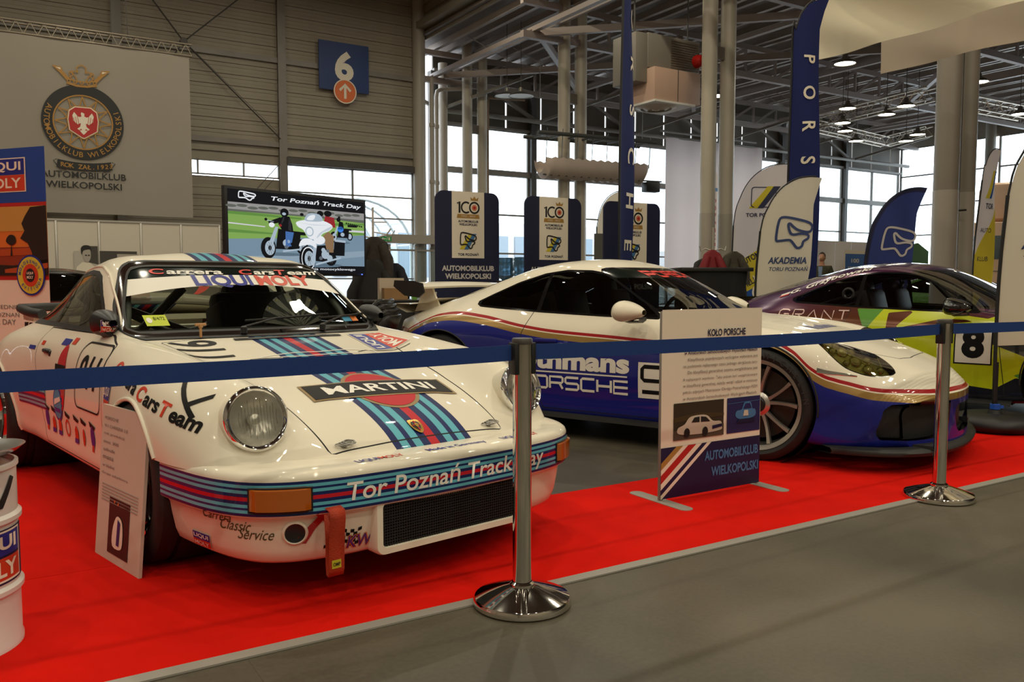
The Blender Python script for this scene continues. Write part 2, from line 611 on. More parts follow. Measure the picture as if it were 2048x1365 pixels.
# ------------------------------------------------------------------ wheels (axis = y, outer face towards -y)
def wheel(parent, loc, side, R, width, rim_r, style, mats, name='wheel'):
    """side -1: the car's right-hand side. parts: tyre, rim, brake_disc, brake_caliper as sub-parts of the wheel"""
    t = link(name, None, parent, loc)
    s = side
    w = width / 2
    mb = MB()
    prof = [(rim_r - .012, -w * .80), (rim_r + .008, -w * .90), (rim_r + .028, -w * .97), (R - .045, -w * 1.0), (R - .018, -w * .95), (R - .005, -w * .84), (R, -w * .6),
            (R, -w * .32), (R - .006, -w * .31), (R - .006, -w * .27), (R, -w * .26), (R, w * .26), (R - .006, w * .27), (R - .006, w * .31), (R, w * .32),
            (R, w * .6), (R - .005, w * .84), (R - .018, w * .95), (R - .045, w), (rim_r + .01, w * .9), (rim_r - .012, w * .8)]
    mb.lathe([(r, h * -s) for r, h in prof], 72, 'y')
    obj('tyre', mb, mats['tyre'], t, 35)
    # rim barrel and lip (outer face on the side given by s)
    def P(l): return [(r, h * -s) for r, h in l]
    mb = MB()
    if style == 'deep':
        mb.lathe(P([(rim_r - .012, -w * .86), (rim_r + .006, -w * .93), (rim_r + .004, -w * .86), (rim_r - .016, -w * .80), (rim_r - .03, -w * .2), (rim_r - .035, w * .8)]), 64, 'y', m=0)
        mb.lathe(P([(0, -w * .18), (.05, -w * .18), (.075, -w * .12), (.09, -w * .05), (rim_r - .03, w * .05)]), 48, 'y', m=1)
        for k in range(5):
            a = 2 * PI * k / 5
            d = Vector((math.sin(a), 0, math.cos(a)))
            mb.bar(d * .06 + Vector((0, -w * .05 * -s, 0)), d * (rim_r - .03) + Vector((0, w * .0, 0)), .075, .03, m=1, up=(0, 1, 0))
        for k in range(5):
            a = 2 * PI * (k + .5) / 5
            mb.lathe(P([(0, -w * .2), (.009, -w * .2), (.009, -w * .05)]), 8, 'y', (.062 * math.sin(a), 0, .062 * math.cos(a)), m=0)
        obj('rim', mb, [mats['chrome'], mats['rim']], t, 30)
    else:
        mb.lathe(P([(rim_r - .012, -w * .86), (rim_r + .008, -w * .93), (rim_r + .006, -w * .84), (rim_r - .018, -w * .76), (rim_r - .024, -w * .2), (rim_r - .03, w * .8)]), 72, 'y', m=0)
        # ten spokes in five forked pairs
        ns = 10
        for k in range(ns):
            pair = k // 2; sg = -1 if k % 2 else 1
            a0 = 2 * PI * pair / 5 + sg * .16; a1 = 2 * PI * pair / 5 + sg * .30
            pts = []
            for q in range(7):
                u = q / 6
                a = a0 + (a1 - a0) * u; r = .055 + (rim_r - .022 - .055) * u
                h = -w * (.50 + .30 * u ** 1.6)
                pts.append(Vector((r * math.sin(a), h * -s, r * math.cos(a))))
            rows = []
            for q, p in enumerate(pts):
                tt = pts[min(q + 1, 6)] - pts[max(q - 1, 0)]; tt.normalize()
                nn = Vector((0, s, 0)); sd = tt.cross(nn).normalized()
                hw = .0145 - .004 * math.sin(PI * q / 6); dp = .022
                rows.append([p + sd * hw - nn * dp, p + sd * hw * .75, p - sd * hw * .75, p - sd * hw - nn * dp])
            mb.grid(rows, closed=True, m=0)
        mb.lathe(P([(.075, -w * .35), (.075, -w * .5), (.062, -w * .56), (.05, -w * .60)]), 32, 'y', m=0)
        mb.lathe(P([(.05, -w * .60), (.046, -w * .66), (.04, -w * .70), (0, -w * .70)]), 24, 'y', m=1)
        obj('rim', mb, [mats['rim'], mats['black']], t, 30)
        md = MB(); md.lathe(P([(.06, -w * .12), (rim_r - .055, -w * .12), (rim_r - .055, w * .05), (.06, w * .05)]), 48, 'y')
        obj('brake_disc', md, mats['disc'], t, 30)
        mc = MB()
        rows = []
        for q in range(7):
            a = math.radians(200 + 70 * q / 6) if s < 0 else math.radians(200 + 70 * q / 6)
            c_, s_ = math.cos(a), math.sin(a)
            rows.append([((rim_r - .03) * s_, -w * .22 * -s, (rim_r - .03) * c_), ((rim_r - .12) * s_, -w * .22 * -s, (rim_r - .12) * c_), ((rim_r - .12) * s_, w * .1 * -s, (rim_r - .12) * c_), ((rim_r - .03) * s_, w * .1 * -s, (rim_r - .03) * c_)])
        mc.grid(rows, closed=True)
        obj('brake_caliper', mc, mats['caliper'], t, 30)
    return t
# ------------------------------------------------------------------ classic rear-engined coupe (origin: ground under the middle of the front axle, x forward)
def car_mats():
    return dict(
        tyre=mat('tyre_rubber', (.012, .012, .012), .62, noise=(30, .2)),
        chrome=mat('chrome', (.82, .82, .82), .06, 1.0),
        rim=mat('rim_silver', (.62, .60, .56), .28, .9),
        black=mat('black_plastic', (.011, .011, .012), .42),
        gloss=mat('gloss_black', (.008, .008, .009), .08, coat=.6),
        rubber=mat('black_rubber', (.012, .012, .012), .55),
        disc=mat('brake_disc_dark', (.05, .048, .045), .4, .8),
        caliper=mat('caliper_grey', (.06, .055, .05), .4),
        dark=mat('interior_dark', (.012, .012, .012), .7),
        gap=mat('panel_gap', (.006, .006, .006), .8),
        amber=mat('amber_lens', (.42, .10, .008), .12, coat=.8),
        red=mat('red_lens', (.45, .012, .008), .1, coat=.8),
    )

CL = dict(
    wb=2.272, R=.312, archR=.320,
    curves=[
        {.80: (0, .46), .74: (0, .51), .66: (0, .552), .5: (0, .612), .3: (0, .668), .1: (0, .708), -.1: (0, .748), -.3: (0, .79), -.46: (0, .822), -.53: (0, .842), -.60: (0, .888), -.80: (0, 1.03), -.97: (0, 1.145), -1.06: (0, 1.19), -1.15: (0, 1.222), -1.3: (0, 1.248), -1.5: (0, 1.238), -1.75: (0, 1.185), -2.1: (0, 1.05), -2.4: (0, .93), -2.7: (0, .84), -3.0: (0, .75), -3.15: (0, .69)},
        {.80: (.22, .458), .74: (.23, .508), .5: (.24, .61), .1: (.245, .704), -.3: (.27, .786), -.46: (.30, .82), -.56: (.32, .845), -.64: (.32, .89), -.84: (.30, 1.03), -1.0: (.28, 1.138), -1.10: (.28, 1.188), -1.3: (.28, 1.232), -1.6: (.28, 1.21), -1.9: (.28, 1.118), -2.2: (.28, 1.0), -2.6: (.29, .862), -3.15: (.28, .68)},
        {.80: (.40, .452), .74: (.405, .50), .5: (.415, .603), .25: (.43, .672), 0: (.45, .718), -.2: (.48, .758), -.42: (.56, .81), -.60: (.645, .842), -.72: (.635, .90), -.92: (.59, 1.045), -1.07: (.555, 1.145), -1.16: (.537, 1.178), -1.28: (.527, 1.195), -1.6: (.515, 1.165), -1.9: (.51, 1.072), -2.2: (.51, .967), -2.5: (.52, .872), -3.15: (.5, .665)},
        {.80: (.56, .40), .74: (.58, .44), .68: (.597, .505), .63: (.605, .60), .59: (.608, .675), .55: (.610, .715), .48: (.612, .738), .3: (.618, .765), .1: (.63, .788), -.2: (.655, .815), -.45: (.68, .83), -.7: (.70, .84), -1.2: (.712, .848), -1.7: (.70, .862), -2.1: (.67, .87), -2.4: (.63, .845), -2.8: (.58, .765), -3.15: (.52, .625)},
        {.80: (.68, .38), .70: (.72, .49), .58: (.742, .61), .4: (.768, .675), .1: (.79, .715), -.2: (.788, .735), -.45: (.774, .748), -1.2: (.782, .752), -1.6: (.79, .765), -2.0: (.82, .77), -2.27: (.84, .755), -2.6: (.82, .715), -2.9: (.76, .645), -3.15: (.64, .565)},
        {.80: (.74, .33), .6: (.795, .50), .4: (.825, .565), .1: (.847, .605), -.3: (.827, .60), -.5: (.807, .57), -1.2: (.808, .55), -1.6: (.82, .56), -2.0: (.865, .59), -2.27: (.885, .60), -2.6: (.865, .56), -2.9: (.80, .51), -3.15: (.66, .49)},
        {.80: (.74, .27), .4: (.83, .38), .05: (.845, .43), -.5: (.80, .38), -1.2: (.80, .36), -1.7: (.815, .37), -2.27: (.88, .43), -2.9: (.78, .4), -3.15: (.64, .42)},
        {.80: (.70, .22), 0: (.79, .24), -.5: (.79, .25), -1.7: (.79, .25), -2.27: (.845, .27), -2.9: (.72, .32), -3.15: (.6, .38)},
        {.80: (.64, .21), 0: (.70, .22), -.5: (.70, .23), -1.7: (.70, .23), -2.27: (.76, .25), -2.9: (.62, .31), -3.15: (.5, .37)},
    ],
    bend={-3.2: -.35, -2.4: -.1, -2.0: 0, -.2: 0, .3: .02, .8: .10},
)
def stations(lo, hi, step, dense):
    xs = set()
    x = lo
    while x < hi: xs.add(round(x, 4)); x += step
    xs.add(hi)
    for a, b, st in dense:
        x = a
        while x <= b + 1e-9: xs.add(round(x, 4)); x += st
    return sorted(xs)

SIDE_GLASS_CL = [(-.84, .872), (-1.10, 1.06), (-1.16, 1.095), (-1.25, 1.118), (-1.40, 1.125), (-1.60, 1.112), (-1.82, 1.052), (-2.02, .967), (-2.14, .89), (-2.10, .872), (-1.6, .872), (-1.1, .868)]

def panel(S, fun, name, w=.0028, where=('body',)):
    """cut a panel out of the skin and leave a dark shut line round it"""
    S.cut(lambda *k: fun(*k) - w, 'gap_' + name, where)
    S.cut(lambda *k: fun(*k) + w, name, ('gap_' + name,))
    S.R = ['gap' if r == 'gap_' + name else r for r in S.R]

def classic_shell():
    S = shell(CL["curves"], stations(-3.15, .80, .015, []), CL["bend"], sub=7, smx=10, smr=1)
    ar = CL['archR']
    S.cut(lambda x, y, z, a, b, c: np.maximum(np.hypot(x, z - CL['R']) - ar, .5 - np.abs(y)), 'void')
    S.cut(lambda x, y, z, a, b, c: np.maximum(np.hypot(x + CL['wb'], z - CL['R']) - ar - .012, .5 - np.abs(y)), 'void')
    # windscreen: outline in front view, only ahead of the roof
    ws = [(-.628, .872), (-.60, .96), (-.552, 1.06), (-.515, 1.128), (-.48, 1.152), (-.40, 1.16), (.40, 1.16), (.48, 1.152), (.515, 1.128), (.552, 1.06), (.60, .96), (.628, .872), (.60, .858), (-.60, .858)]
    fw = lambda x, y, z: np.maximum(sd_poly(ws, y, z + .10 * (np.abs(y) / .6) ** 2 * 0), -1.3 - x)
    S.cut(lambda x, y, z, a, b, c: np.maximum(fw(x, y, z) - .034, -a - .1), 'screen_seal')
    S.cut(lambda x, y, z, a, b, c: fw(x, y, z) - .026, 'screen_chrome', ('screen_seal',))
    S.cut(lambda x, y, z, a, b, c: fw(x, y, z) - .009, 'screen_seal2', ('screen_chrome',))
    S.cut(lambda x, y, z, a, b, c: fw(x, y, z), 'windscreen', ('screen_seal2',))
    fs = lambda x, z: sd_poly(SIDE_GLASS_CL, x, z)
    S.cut(lambda x, y, z, a, b, c: np.maximum(fs(x, z) - .022, .45 - np.abs(y)), 'window_seal')
    S.cut(lambda x, y, z, a, b, c: fs(x, z), 'side_glass', ('window_seal',))
    S.cut(lambda x, y, z, a, b, c: np.abs(x + 1.64 - (z - .9) * .12) - .014, 'window_seal', ('side_glass',))
    S.cut(lambda x, y, z, a, b, c: x + 1.64 - (z - .9) * .12, 'quarter_glass', ('side_glass',))
    rw = [(-.44, -1.80), (-.40, -1.74), (.40, -1.74), (.44, -1.80), (.50, -2.28), (.44, -2.36), (-.44, -2.36), (-.50, -2.28)]
    S.cut(lambda x, y, z, a, b, c: np.maximum(sd_poly(rw, y, x) - .02, .2 - c), 'rear_seal')
    S.cut(lambda x, y, z, a, b, c: sd_poly(rw, y, x), 'rear_glass', ('rear_seal',))
    # panels
    hood = [(.395, .755), (-.395, .755), (-.42, .35), (-.46, 0), (-.53, -.34), (-.555, -.46), (-.50, -.485), (.50, -.485), (.555, -.46), (.53, -.34), (.46, 0), (.42, .35)]
    panel(S, lambda x, y, z, a, b, c: np.maximum(sd_poly(hood, y, x), -c), 'hood')
    door = [(-.47, .27), (-.45, .6), (-.50, .81), (-.66, .845), (-1.62, .845), (-1.60, .7), (-1.50, .45), (-1.44, .27)]
    panel(S, lambda x, y, z, a, b, c: np.maximum(sd_poly(door, x, z), .6 - np.abs(y)), 'door')
    return S
# ------------------------------------------------------------------ the white classic coupe with the blue and red stripes
NAVY = rgb(16, 34, 92); LBLUE = rgb(96, 178, 196); RACERED = rgb(196, 24, 40)
def stripe_bands(total):
    """half-open bands (lo, hi, colour) across a stripe set of the given width, centred on 0"""
    seq = [('n', 1), ('l', 1.1), ('n', .8), ('l', 1.1), ('n', 1.15), ('r', 1.35), ('n', 1.15), ('l', 1.1), ('n', .8), ('l', 1.1), ('n', 1)]
    s = sum(w for _, w in seq); x = -total / 2; out = []
    for c, w in seq:
        out.append((x, x + w * total / s, c)); x += w * total / s
    return out

def lm_logo(w, h, blue=0, red=1, white=2, frame=True):
    """two-row square logo: blue field over red field with white lettering"""
    it = []
    if frame: it.append((*one(rect(w * 1.05, h * 1.06)), 0, 0, white, 0))
    it += [(*one(rect(w, h * .49)), 0, h * .25, blue, 1), (*one(rect(w, h * .49)), 0, -h * .25, red, 1)]
    it.append((*text_fit('LIQUI', w * .86, h * .32, bold=.02), 0, h * .25, white, 2))
    it.append((*text_fit('MOLY', w * .86, h * .32, bold=.02), 0, -h * .25, white, 2))
    return it

def words_fit(parts, h, gap=.0, **k):
    """words in different materials set one after another; parts: (text, material); returns items and total width for cap height h"""
    it = []; x = 0
    for body, mi in parts:
        vs, fs = text2d(body, h / .72, **k)
        if not vs: continue
        x0 = min(v[0] for v in vs); x1 = max(v[0] for v in vs)
        it.append((vs, fs, x - x0, 0, mi)); x += x1 - x0 + gap
    x -= gap
    return [(v, f, dx - x / 2, dy, mi) for v, f, dx, dy, mi in it], x

def words_w(parts, Wd, h, gap, **k):
    """words of different colours set in one line that is exactly Wd wide; h is the letter height"""
    gl = gap if hasattr(gap, '__len__') else [gap] * (len(parts) - 1)
    it = []; x = 0
    for i, (body, mi) in enumerate(parts):
        vs, fs = text2d(body, h / .72, **k)
        x0 = min(v[0] for v in vs); x1 = max(v[0] for v in vs)
        it.append([[(v[0] - x0 + x, v[1]) for v in vs], fs, mi]); x += x1 - x0 + (gl[i] if i < len(gl) else 0)
    s = Wd / x
    return [([((p[0] - x / 2) * s, p[1]) for p in vs], fs, 0, 0, mi) for vs, fs, mi in it]

def bumper_classic(root, M, paint, stripe):
    plan = [(.955, 0), (.952, .15), (.945, .30), (.930, .44), (.905, .55), (.865, .64), (.80, .715), (.71, .765), (.60, .797), (.48, .815), (.38, .826), (.315, .83)]
    pts = smooth2([(p[0], -p[1]) for p in plan[::-1]] + plan[1:], 4, False)
    N = len(pts)
    nor = []
    for i in range(N):
        a = pts[max(i - 1, 0)]; b = pts[min(i + 1, N - 1)]
        t = Vector((b[0] - a[0], b[1] - a[1])).normalized(); nor.append((t.y, -t.x))
    bands = stripe_bands(.112)
    prof = [(-.20, .470, 0), (-.10, .474, 0), (-.035, .474, 0), (-.014, .470, 0), (-.002, .461, 0), (.003, .450, 0)]
    zc = .386
    for lo, hi, c in reversed(bands):
        prof.append((.004, zc + hi, {'n': 1, 'l': 2, 'r': 3}[c]))
    prof += [(.004, zc - .056, 0), (-.002, .325, 0), (-.014, .320, 0), (-.024, .312, 0), (-.030, .30, 0), (-.036, .26, 0), (-.048, .20, 0), (-.062, .165, 0), (-.08, .152, 0), (-.13, .155, 0)]
    rows = []; mi = []
    for k, (o, z, c) in enumerate(prof):
        row = []
        for i, (x, y) in enumerate(pts):
            side = min(1, max(0, (abs(y) - .70) / .12))
            oo = o if o > -.15 else o * (1 - .75 * side)
            zz = z
            if z < .33:                        # the valance rises a little towards the middle and the wheel arches
                zz = z + .012 * (1 - min(1, abs(y) / .35) ** 2) * (.33 - z) / .18
            row.append((x + nor[i][0] * oo, y + nor[i][1] * oo, zz))
        rows.append(row); mi.append(c)
    mb = MB(); V = [p for r in rows for p in r]; F = []; G = []
    for k in range(len(rows) - 1):
        for i in range(N - 1):
            F.append((k * N + i, (k + 1) * N + i, (k + 1) * N + i + 1, k * N + i + 1)); G.append(mi[k])
    mb.v = V; mb.f = F; mb.m = G
    bump = obj('front_bumper', mb, [paint, stripe['n'], stripe['l'], stripe['r']], root, 180)
    bv = BVHTree.FromPolygons(V, F)
    # oil cooler opening
    fr = MB(); o_, i_ = rrect(.665, .205, .03), rrect(.605, .152, .016)
    K = len(o_); ring = []
    for pl, x in ((o_, .885), (o_, .945), ([(a * .985, b * .97) for a, b in o_], .955), ([(a * 1.01, b * 1.03) for a, b in i_], .955), (i_, .947), (i_, .895)):
        ring.append([(x - .03 * (a / .33) ** 2 * .5, a, .249 + b) for a, b in pl])
    fr.grid(ring, closed=True)
    obj('cooler_frame', fr, paint, bump, 40)
    gr = MB(); gr.box((.925, 0, .249), (.008, .61, .155))
    for k in range(15): gr.box((.932, 0, .249 - .07 + k * .01), (.006, .60, .0035))
    for k in range(59): gr.box((.933, -.295 + k * .0102, .249), (.005, .003, .15))
    obj('cooler_grille', gr, mat('grille_black', (.008, .008, .008), .55), bump)
    # turn signals follow the corner of the bumper
    for sd in (-1, 1):
        tl = MB(); R0 = []; 
        for lift, zz in ((.002, .062), (.016, .058), (.016, -.0), (.016, -.058 + .116 - .058), (.002, -.0)): pass
        cols = []
        for q in range(9):
            yy = sd * (.555 + .165 * q / 8)
            h, n, _, _ = bv.ray_cast(Vector((1.3, yy, zc - .003)), Vector((-1, 0, 0)))
            n = Vector((n.x, n.y, 0)).normalized()
            if n.x < 0: n = -n
            e = .016 if 0 < q < 8 else .004
            cols.append([h + n * .002 + Vector((0, 0, .037)), h + n * e + Vector((0, 0, .034)), h + n * e + Vector((0, 0, -.034)), h + n * .002 + Vector((0, 0, -.037))])
        tl.grid(cols if sd > 0 else cols[::-1])
        s_ = obj('turn_signal', tl, M['amber_lens_ribbed'], bump, 30, label='amber turn signal lens')
        fr = MB()
        loop = [c[0] + Vector((0, 0, .002)) for c in cols] + [c[3] - Vector((0, 0, .002)) for c in cols[::-1]]
        fr.tube(loop, .0045, 6, closed=True)
        obj('signal_rim', fr, M['black'], bump)
    # tow opening: flat black disc painted for the shade inside the hole, with raised ring
    for sd in (-1,):
        h, n, _, _ = bv.ray_cast(Vector((1.3, sd * .588, .262)), Vector((-1, 0, 0)))
        if n.x < 0: n = -n
        q = n.to_track_quat('Z', 'Y').to_matrix().to_4x4()
        tw = MB(); tw.lathe([(0, .002), (.03, .002), (.033, .004)], 24, m=1); tw.lathe([(.033, .003), (.036, .006), (.040, .004), (.043, .0)], 24, m=0)
        tw.xf(Matrix.Translation(h) @ q)
        obj('tow_opening', tw, [paint, M['black']], bump, 40)
    # orange tow strap
    st = MB(); y0 = -.50
    path = [(.945, .352), (.972, .345), (.976, .32), (.968, .27), (.962, .20), (.960, .15), (.954, .128), (.944, .132), (.942, .17), (.945, .25), (.94, .33)]
    rows = [[(x, y0 - .028 + .012 * (.35 - z), z), (x, y0 + .028 + .012 * (.35 - z), z)] for x, z in path]
    st.grid(rows)
    s_ = obj('tow_strap', st, mat('strap_orange', rgb(176, 52, 14), .7, bump=(220, .3)), bump, 60, label='orange webbing tow strap')
    s_.modifiers.new('thick', 'SOLIDIFY').thickness = .003
    lb = MB(); lb.poly(rect(.034, .028), (.9655, y0, .168), (0, 1, 0), (0, 0, 1))
    obj('strap_tag', lb, mat('tag_yellow', rgb(190, 180, 40), .5), s_)
    letters('tag_lettering', s_, [M['black']], [(*text_fit('OMP', .026, .012, bold=.02), 0, 0, 0)], (.967, y0, .168), (0, 1, 0), (0, 0, 1), lift=.0006)
    return bump, bv

def make_martini(pose):
    M = car_mats()
    paint = mat('paint_white', rgb(232, 224, 204), .45, coat=.55, spec=.25)
    stripe = {'n': mat('stripe_navy', NAVY, .45, coat=.5, spec=.2), 'l': mat('stripe_light_blue', LBLUE, .45, coat=.5, spec=.2), 'r': mat('stripe_red', RACERED, .45, coat=.5, spec=.2)}
    M['amber_lens_ribbed'] = M['amber']
    S = classic_shell()
    # headlight holes
    HL = Vector((.612, .612, .612)); tilt = math.radians(13)
    hn = Vector((math.cos(tilt), .05, math.sin(tilt))).normalized()
    for sd in (-1, 1):
        c = Vector((HL.x, sd * HL.y, HL.z)); n = Vector((hn.x, sd * hn.y, hn.z))
        def f(x, y, z, a, b, cc, c=c, n=n):
            dx, dy, dz = x - c.x, y - c.y, z - c.z
            t = dx * n.x + dy * n.y + dz * n.z
            r = np.sqrt(np.maximum((dx - t * n.x) ** 2 + (dy - t * n.y) ** 2 + (dz - t * n.z) ** 2, 0))
            return np.maximum(r - .099, -.22 - t)
        S.cut(f, 'void')
    SY = .03
    for reg in ('hood', 'body'):
        S.cut(lambda x, y, z, a, b, cc: np.maximum(np.abs(y - SY) - .176, -cc + .1), 'stripe', (reg,))
        for lo, hi, c in stripe_bands(.352): S.cut(lambda x, y, z, a, b, cc: y - SY - hi - 1e-4, reg + '_' + c, ('stripe',))
    S.cut(lambda x, y, z, a, b, cc: np.maximum(z - .452, .24 - x), 'void')
    bvh = S.bvh([r for r in set(S.R) if r != 'void'])
    root = thing('sports_car', 'white classic coupe with round headlights and striped hood lettered MARTINI', 'car', (pose[0], pose[1], 0), pose[2])
    sm = [paint, M['gap'], stripe['n'], stripe['l'], stripe['r']]
    bl = mat('band_black', (.006, .012, .010), .12, coat=.5)
    wh = mat('decal_white', rgb(236, 232, 222), .45, spec=.3)
    S.build('body_shell', {'body': 0, 'gap': 1, 'body_n': 2, 'body_l': 3, 'body_r': 4}, sm, root)
    S.build('hood', {'hood': 0, 'hood_n': 2, 'hood_l': 3, 'hood_r': 4}, sm, root, label='front lid with blue, light blue and red stripes')
    for sd in (-1, 1): S.build('door', {'door': 0}, [paint], root, side=sd)
    # windscreen with its sun strips
    zb = lambda y, z0, d: z0 - d * (y / .5) ** 2
    S.cut(lambda x, y, z, a, b, c: zb(y, 1.072, .042) - z, 'band_white', ('windscreen',))
    S.cut(lambda x, y, z, a, b, c: zb(y, 1.122, .022) - z, 'band_black', ('band_white',))
    g = glass_mat('car_glass', (.82, .87, .82), .75)
    gs = glass_mat('car_glass_side', (.55, .58, .56), 1.6)
    S.build('windscreen_seal', {'screen_seal': 0, 'screen_chrome': 1, 'screen_seal2': 0}, [M['rubber'], M['chrome']], root, offset=.004)
    ws = S.build('windscreen', {'windscreen': 0, 'band_white': 1, 'band_black': 2}, [g, wh, bl], root, label='windscreen with a black and a white sun strip')
    for sd in (-1, 1):
        S.build('side_window', {'side_glass': 0}, [gs], root, side=sd, offset=-.004)
        S.build('quarter_window', {'quarter_glass': 0}, [gs], root, side=sd, offset=-.004)
        S.build('window_seal', {'window_seal': 0}, [M['rubber']], root, side=sd, offset=.002)
    S.build('rear_window', {'rear_glass': 0}, [g], root, offset=-.002)
    S.build('rear_seal', {'rear_seal': 0}, [M['rubber']], root)
    # drip rails along the roof edge
    for sd in (-1, 1):
        pts = []
        for x in np.linspace(-.70, -2.05, 26):
            z = float(pchip([-2.05, -1.9, -1.6, -1.28, -1.1, -.92, -.70], [1.012, 1.075, 1.15, 1.165, 1.13, 1.03, .885], [x])[0])
            h, n, _, _ = bvh.ray_cast(Vector((x, sd * 1.2, z)), Vector((0, -sd, 0)))
            if h is not None: pts.append(h + Vector((0, sd * .003, 0)))
        if len(pts) > 2: obj('drip_rail', MB().tube(pts, .007, 6), paint, root, 60)
    # wheel arch lips and dark wheel wells
    for cx, r in ((0, CL['archR']), (-CL['wb'], CL['archR'] + .012)):
        for sd in (-1, 1):
            ap = arch_points(bvh, cx, CL['R'], r + .006, sd, -8, 188)
            obj('arch_lip', MB().tube(ap, .009, 8), paint, root, 60)
            ww = MB(); ww.lathe([(r + .0, -.02), (r + .01, .32), (.0, .34)], 32, 'y', (cx, sd * .46 + (0 if sd < 0 else 0), CL['R']) if False else (cx, 0, CL['R']))
            ww.v = [(p[0], sd * (.79 - abs(p[1]) - (.02 if p[1] < 0 else 0)), p[2]) for p in ww.v]
            obj('wheel_well', ww, M['dark'], root)
    uf = MB(); uf.box((-1.13, 0, .235), (1.55, 1.5, .02)); uf.box((-2.75, 0, .33), (.75, 1.1, .02)); uf.box((.60, 0, .24), (.42, 1.28, .02)); uf.box((-1.1, 0, .25), (3.4, .9, .02))
    obj('underfloor', uf, M['dark'], root)
    for x, y, wd in ((0, .725, .225), (-CL['wb'], .745, .27)):
        for sd in (-1, 1):
            wheel(root, (x, sd * y, CL['R']), sd, CL['R'], wd, .205, 'deep', M)
    bump, bbv = bumper_classic(root, M, paint, stripe)
    # headlights
    ribs = glass_mat('headlight_glass', (.93, .93, .90), 1.0)
    for sd in (-1, 1):
        n = Vector((hn.x, sd * hn.y, hn.z)); c = Vector((HL.x, sd * HL.y, HL.z)) + n * .02
        q = n.to_track_quat('Z', 'Y').to_matrix().to_4x4(); T = Matrix.Translation(c) @ q
        hb = MB().lathe([(.099, -.20), (.1095, -.03), (.1125, -.006)], 48); hb.xf(T)
        hl = obj('headlight', hb, paint, root, 60)
        rg = MB().lathe([(.1125, -.012), (.114, .0), (.112, .010), (.105, .016), (.097, .013), (.094, .004)], 64); rg.xf(T)
        obj('headlight_ring', rg, M['chrome'], hl, 60, label='chrome headlight ring')
        rf = MB().lathe([(.094, .004), (.078, -.03), (.05, -.05), (.02, -.062), (0, -.064)], 48); rf.lathe([(0, -.005), (.018, -.010), (.022, -.03), (.012, -.055)], 20); rf.xf(T)
        obj('reflector', rf, mat('reflector', (.62, .60, .55), .32, .65), hl, 60)
        ln = MB(); rows = []
        for k in range(9):
            r = .0945 * k / 8
            rows.append([(r * math.cos(2 * PI * j / 40), r * math.sin(2 * PI * j / 40), .022 - .016 * (k / 8) ** 2) for j in range(40)])
        ln.grid(rows, closed=True); ln.xf(T)
        obj('headlight_lens', ln, ribs, hl, 180)
        bars = MB()
        for k in range(13):                       # moulded ribs of the lens
            xx = -.066 + k * .011
            y_ = math.sqrt(max(0, .078 ** 2 - xx * xx)) * (.9 if k % 2 else .6)
            # local x of the tracked frame is sideways, local y is up or down
            bars.tube([(xx, -y_, .0215 - .016 * ((xx * xx + y_ * y_) / .08)), (xx, 0, .0215 - 2.0 * xx * xx), (xx, y_, .0215 - .016 * ((xx * xx + y_ * y_) / .08))], .0011, 5)
        bars.xf(T)
        obj('lens_ribs', bars, glass_mat('rib_glass', (.8, .8, .77), 1.5), hl, 60)
    # hood furniture: crest, pin cables, cowl slot, wipers, washer peg
    cr = MB()
    sh = [(-.024, .032), (0, .036), (.024, .032), (.026, 0), (.018, -.022), (0, -.036), (-.018, -.022), (-.026, 0)]
    gold = mat('gold_badge', rgb(190, 150, 70), .25, .8)
    decal('hood_crest', root, bvh, [(*one(smooth2(sh, 3)), 0, 0, 0, 1), (*one([(p[0] * .62, p[1] * .62) for p in smooth2(sh, 3)]), 0, 0, 1, 2), (*one(rect(.006, .05)), 0, 0, 2, 3), (*one(rect(.034, .005)), 0, .002, 2, 3), (*one([(p[0] * .3, p[1] * .3) for p in sh]), 0, 0, 0, 4)], [gold, M['black'], stripe['r']], (.705, .0, .5), (0, 1, 0), (-1, 0, 0), .02, .02, lift=.004)
    for sd in (-1, 1):
        h, n, _, _ = bvh.ray_cast(Vector((.735, sd * .335, 1)), Vector((0, 0, -1)))
        cl = MB()
        for k in range(4):
            cl.tube([h + Vector(((.012 + .003 * k) * math.sin(a) + .004 * k, (.034 - .004 * k) * math.cos(a) + .006 * k, .007 + .003 * k - .35 * (.012 * math.sin(a)))) for a in np.linspace(0, 2 * PI, 17)], .0018, 5)
        cl.lathe([(0, .016), (.008, .014), (.012, .004), (.012, 0)], 12, c=h)
        obj('hood_pin', cl, mat('steel_cable', (.35, .34, .32), .35, .9), root, 40)
    decal('cowl_slot', root, bvh, [(*one(rect(.56, .03)), 0, 0, 0, 1)], [M['black']], (-.435, SY + .02, 1), (0, 1, 0), (-1, 0, 0), .05, .05, lift=.003)
    for y0, y1, xx in ((-.15, .22, -.515), (.27, .56, -.53)):
        p0 = Vector((-.505, y0, .862)); p1 = Vector((-.60, y1, .905))
        h1, n1, _, _ = bvh.ray_cast(Vector((.2, y1, .90)), Vector((-1, 0, 0))); p1 = h1 + n1 * .015
        mid = []
        for k in range(9):
            yy = y0 + .05 + (y1 - y0 + .12) * k / 8
            h, n, _, _ = bvh.ray_cast(Vector((.2, yy, .888 + .02 * k / 8)), Vector((-1, 0, 0)))
            if h is not None: mid.append(h + n * .010)
        wp = MB(); wp.lathe([(.016, 0), (.016, .03), (.008, .036), (0, .036)], 12, c=(p0.x, p0.y, .84)); wp.tube([p0 + Vector((0, 0, .01)), (p0 + p1) / 2 + Vector((.02, 0, .02)), mid[5]], .005, 6)
        w_ = obj('wiper', wp, M['black'], root, 40)
        obj('wiper_blade', MB().tube(mid, .006, 6), M['rubber'], w_, 60)
    h, n, _, _ = bvh.ray_cast(Vector((-.50, -.36, 2)), Vector((0, 0, -1)))
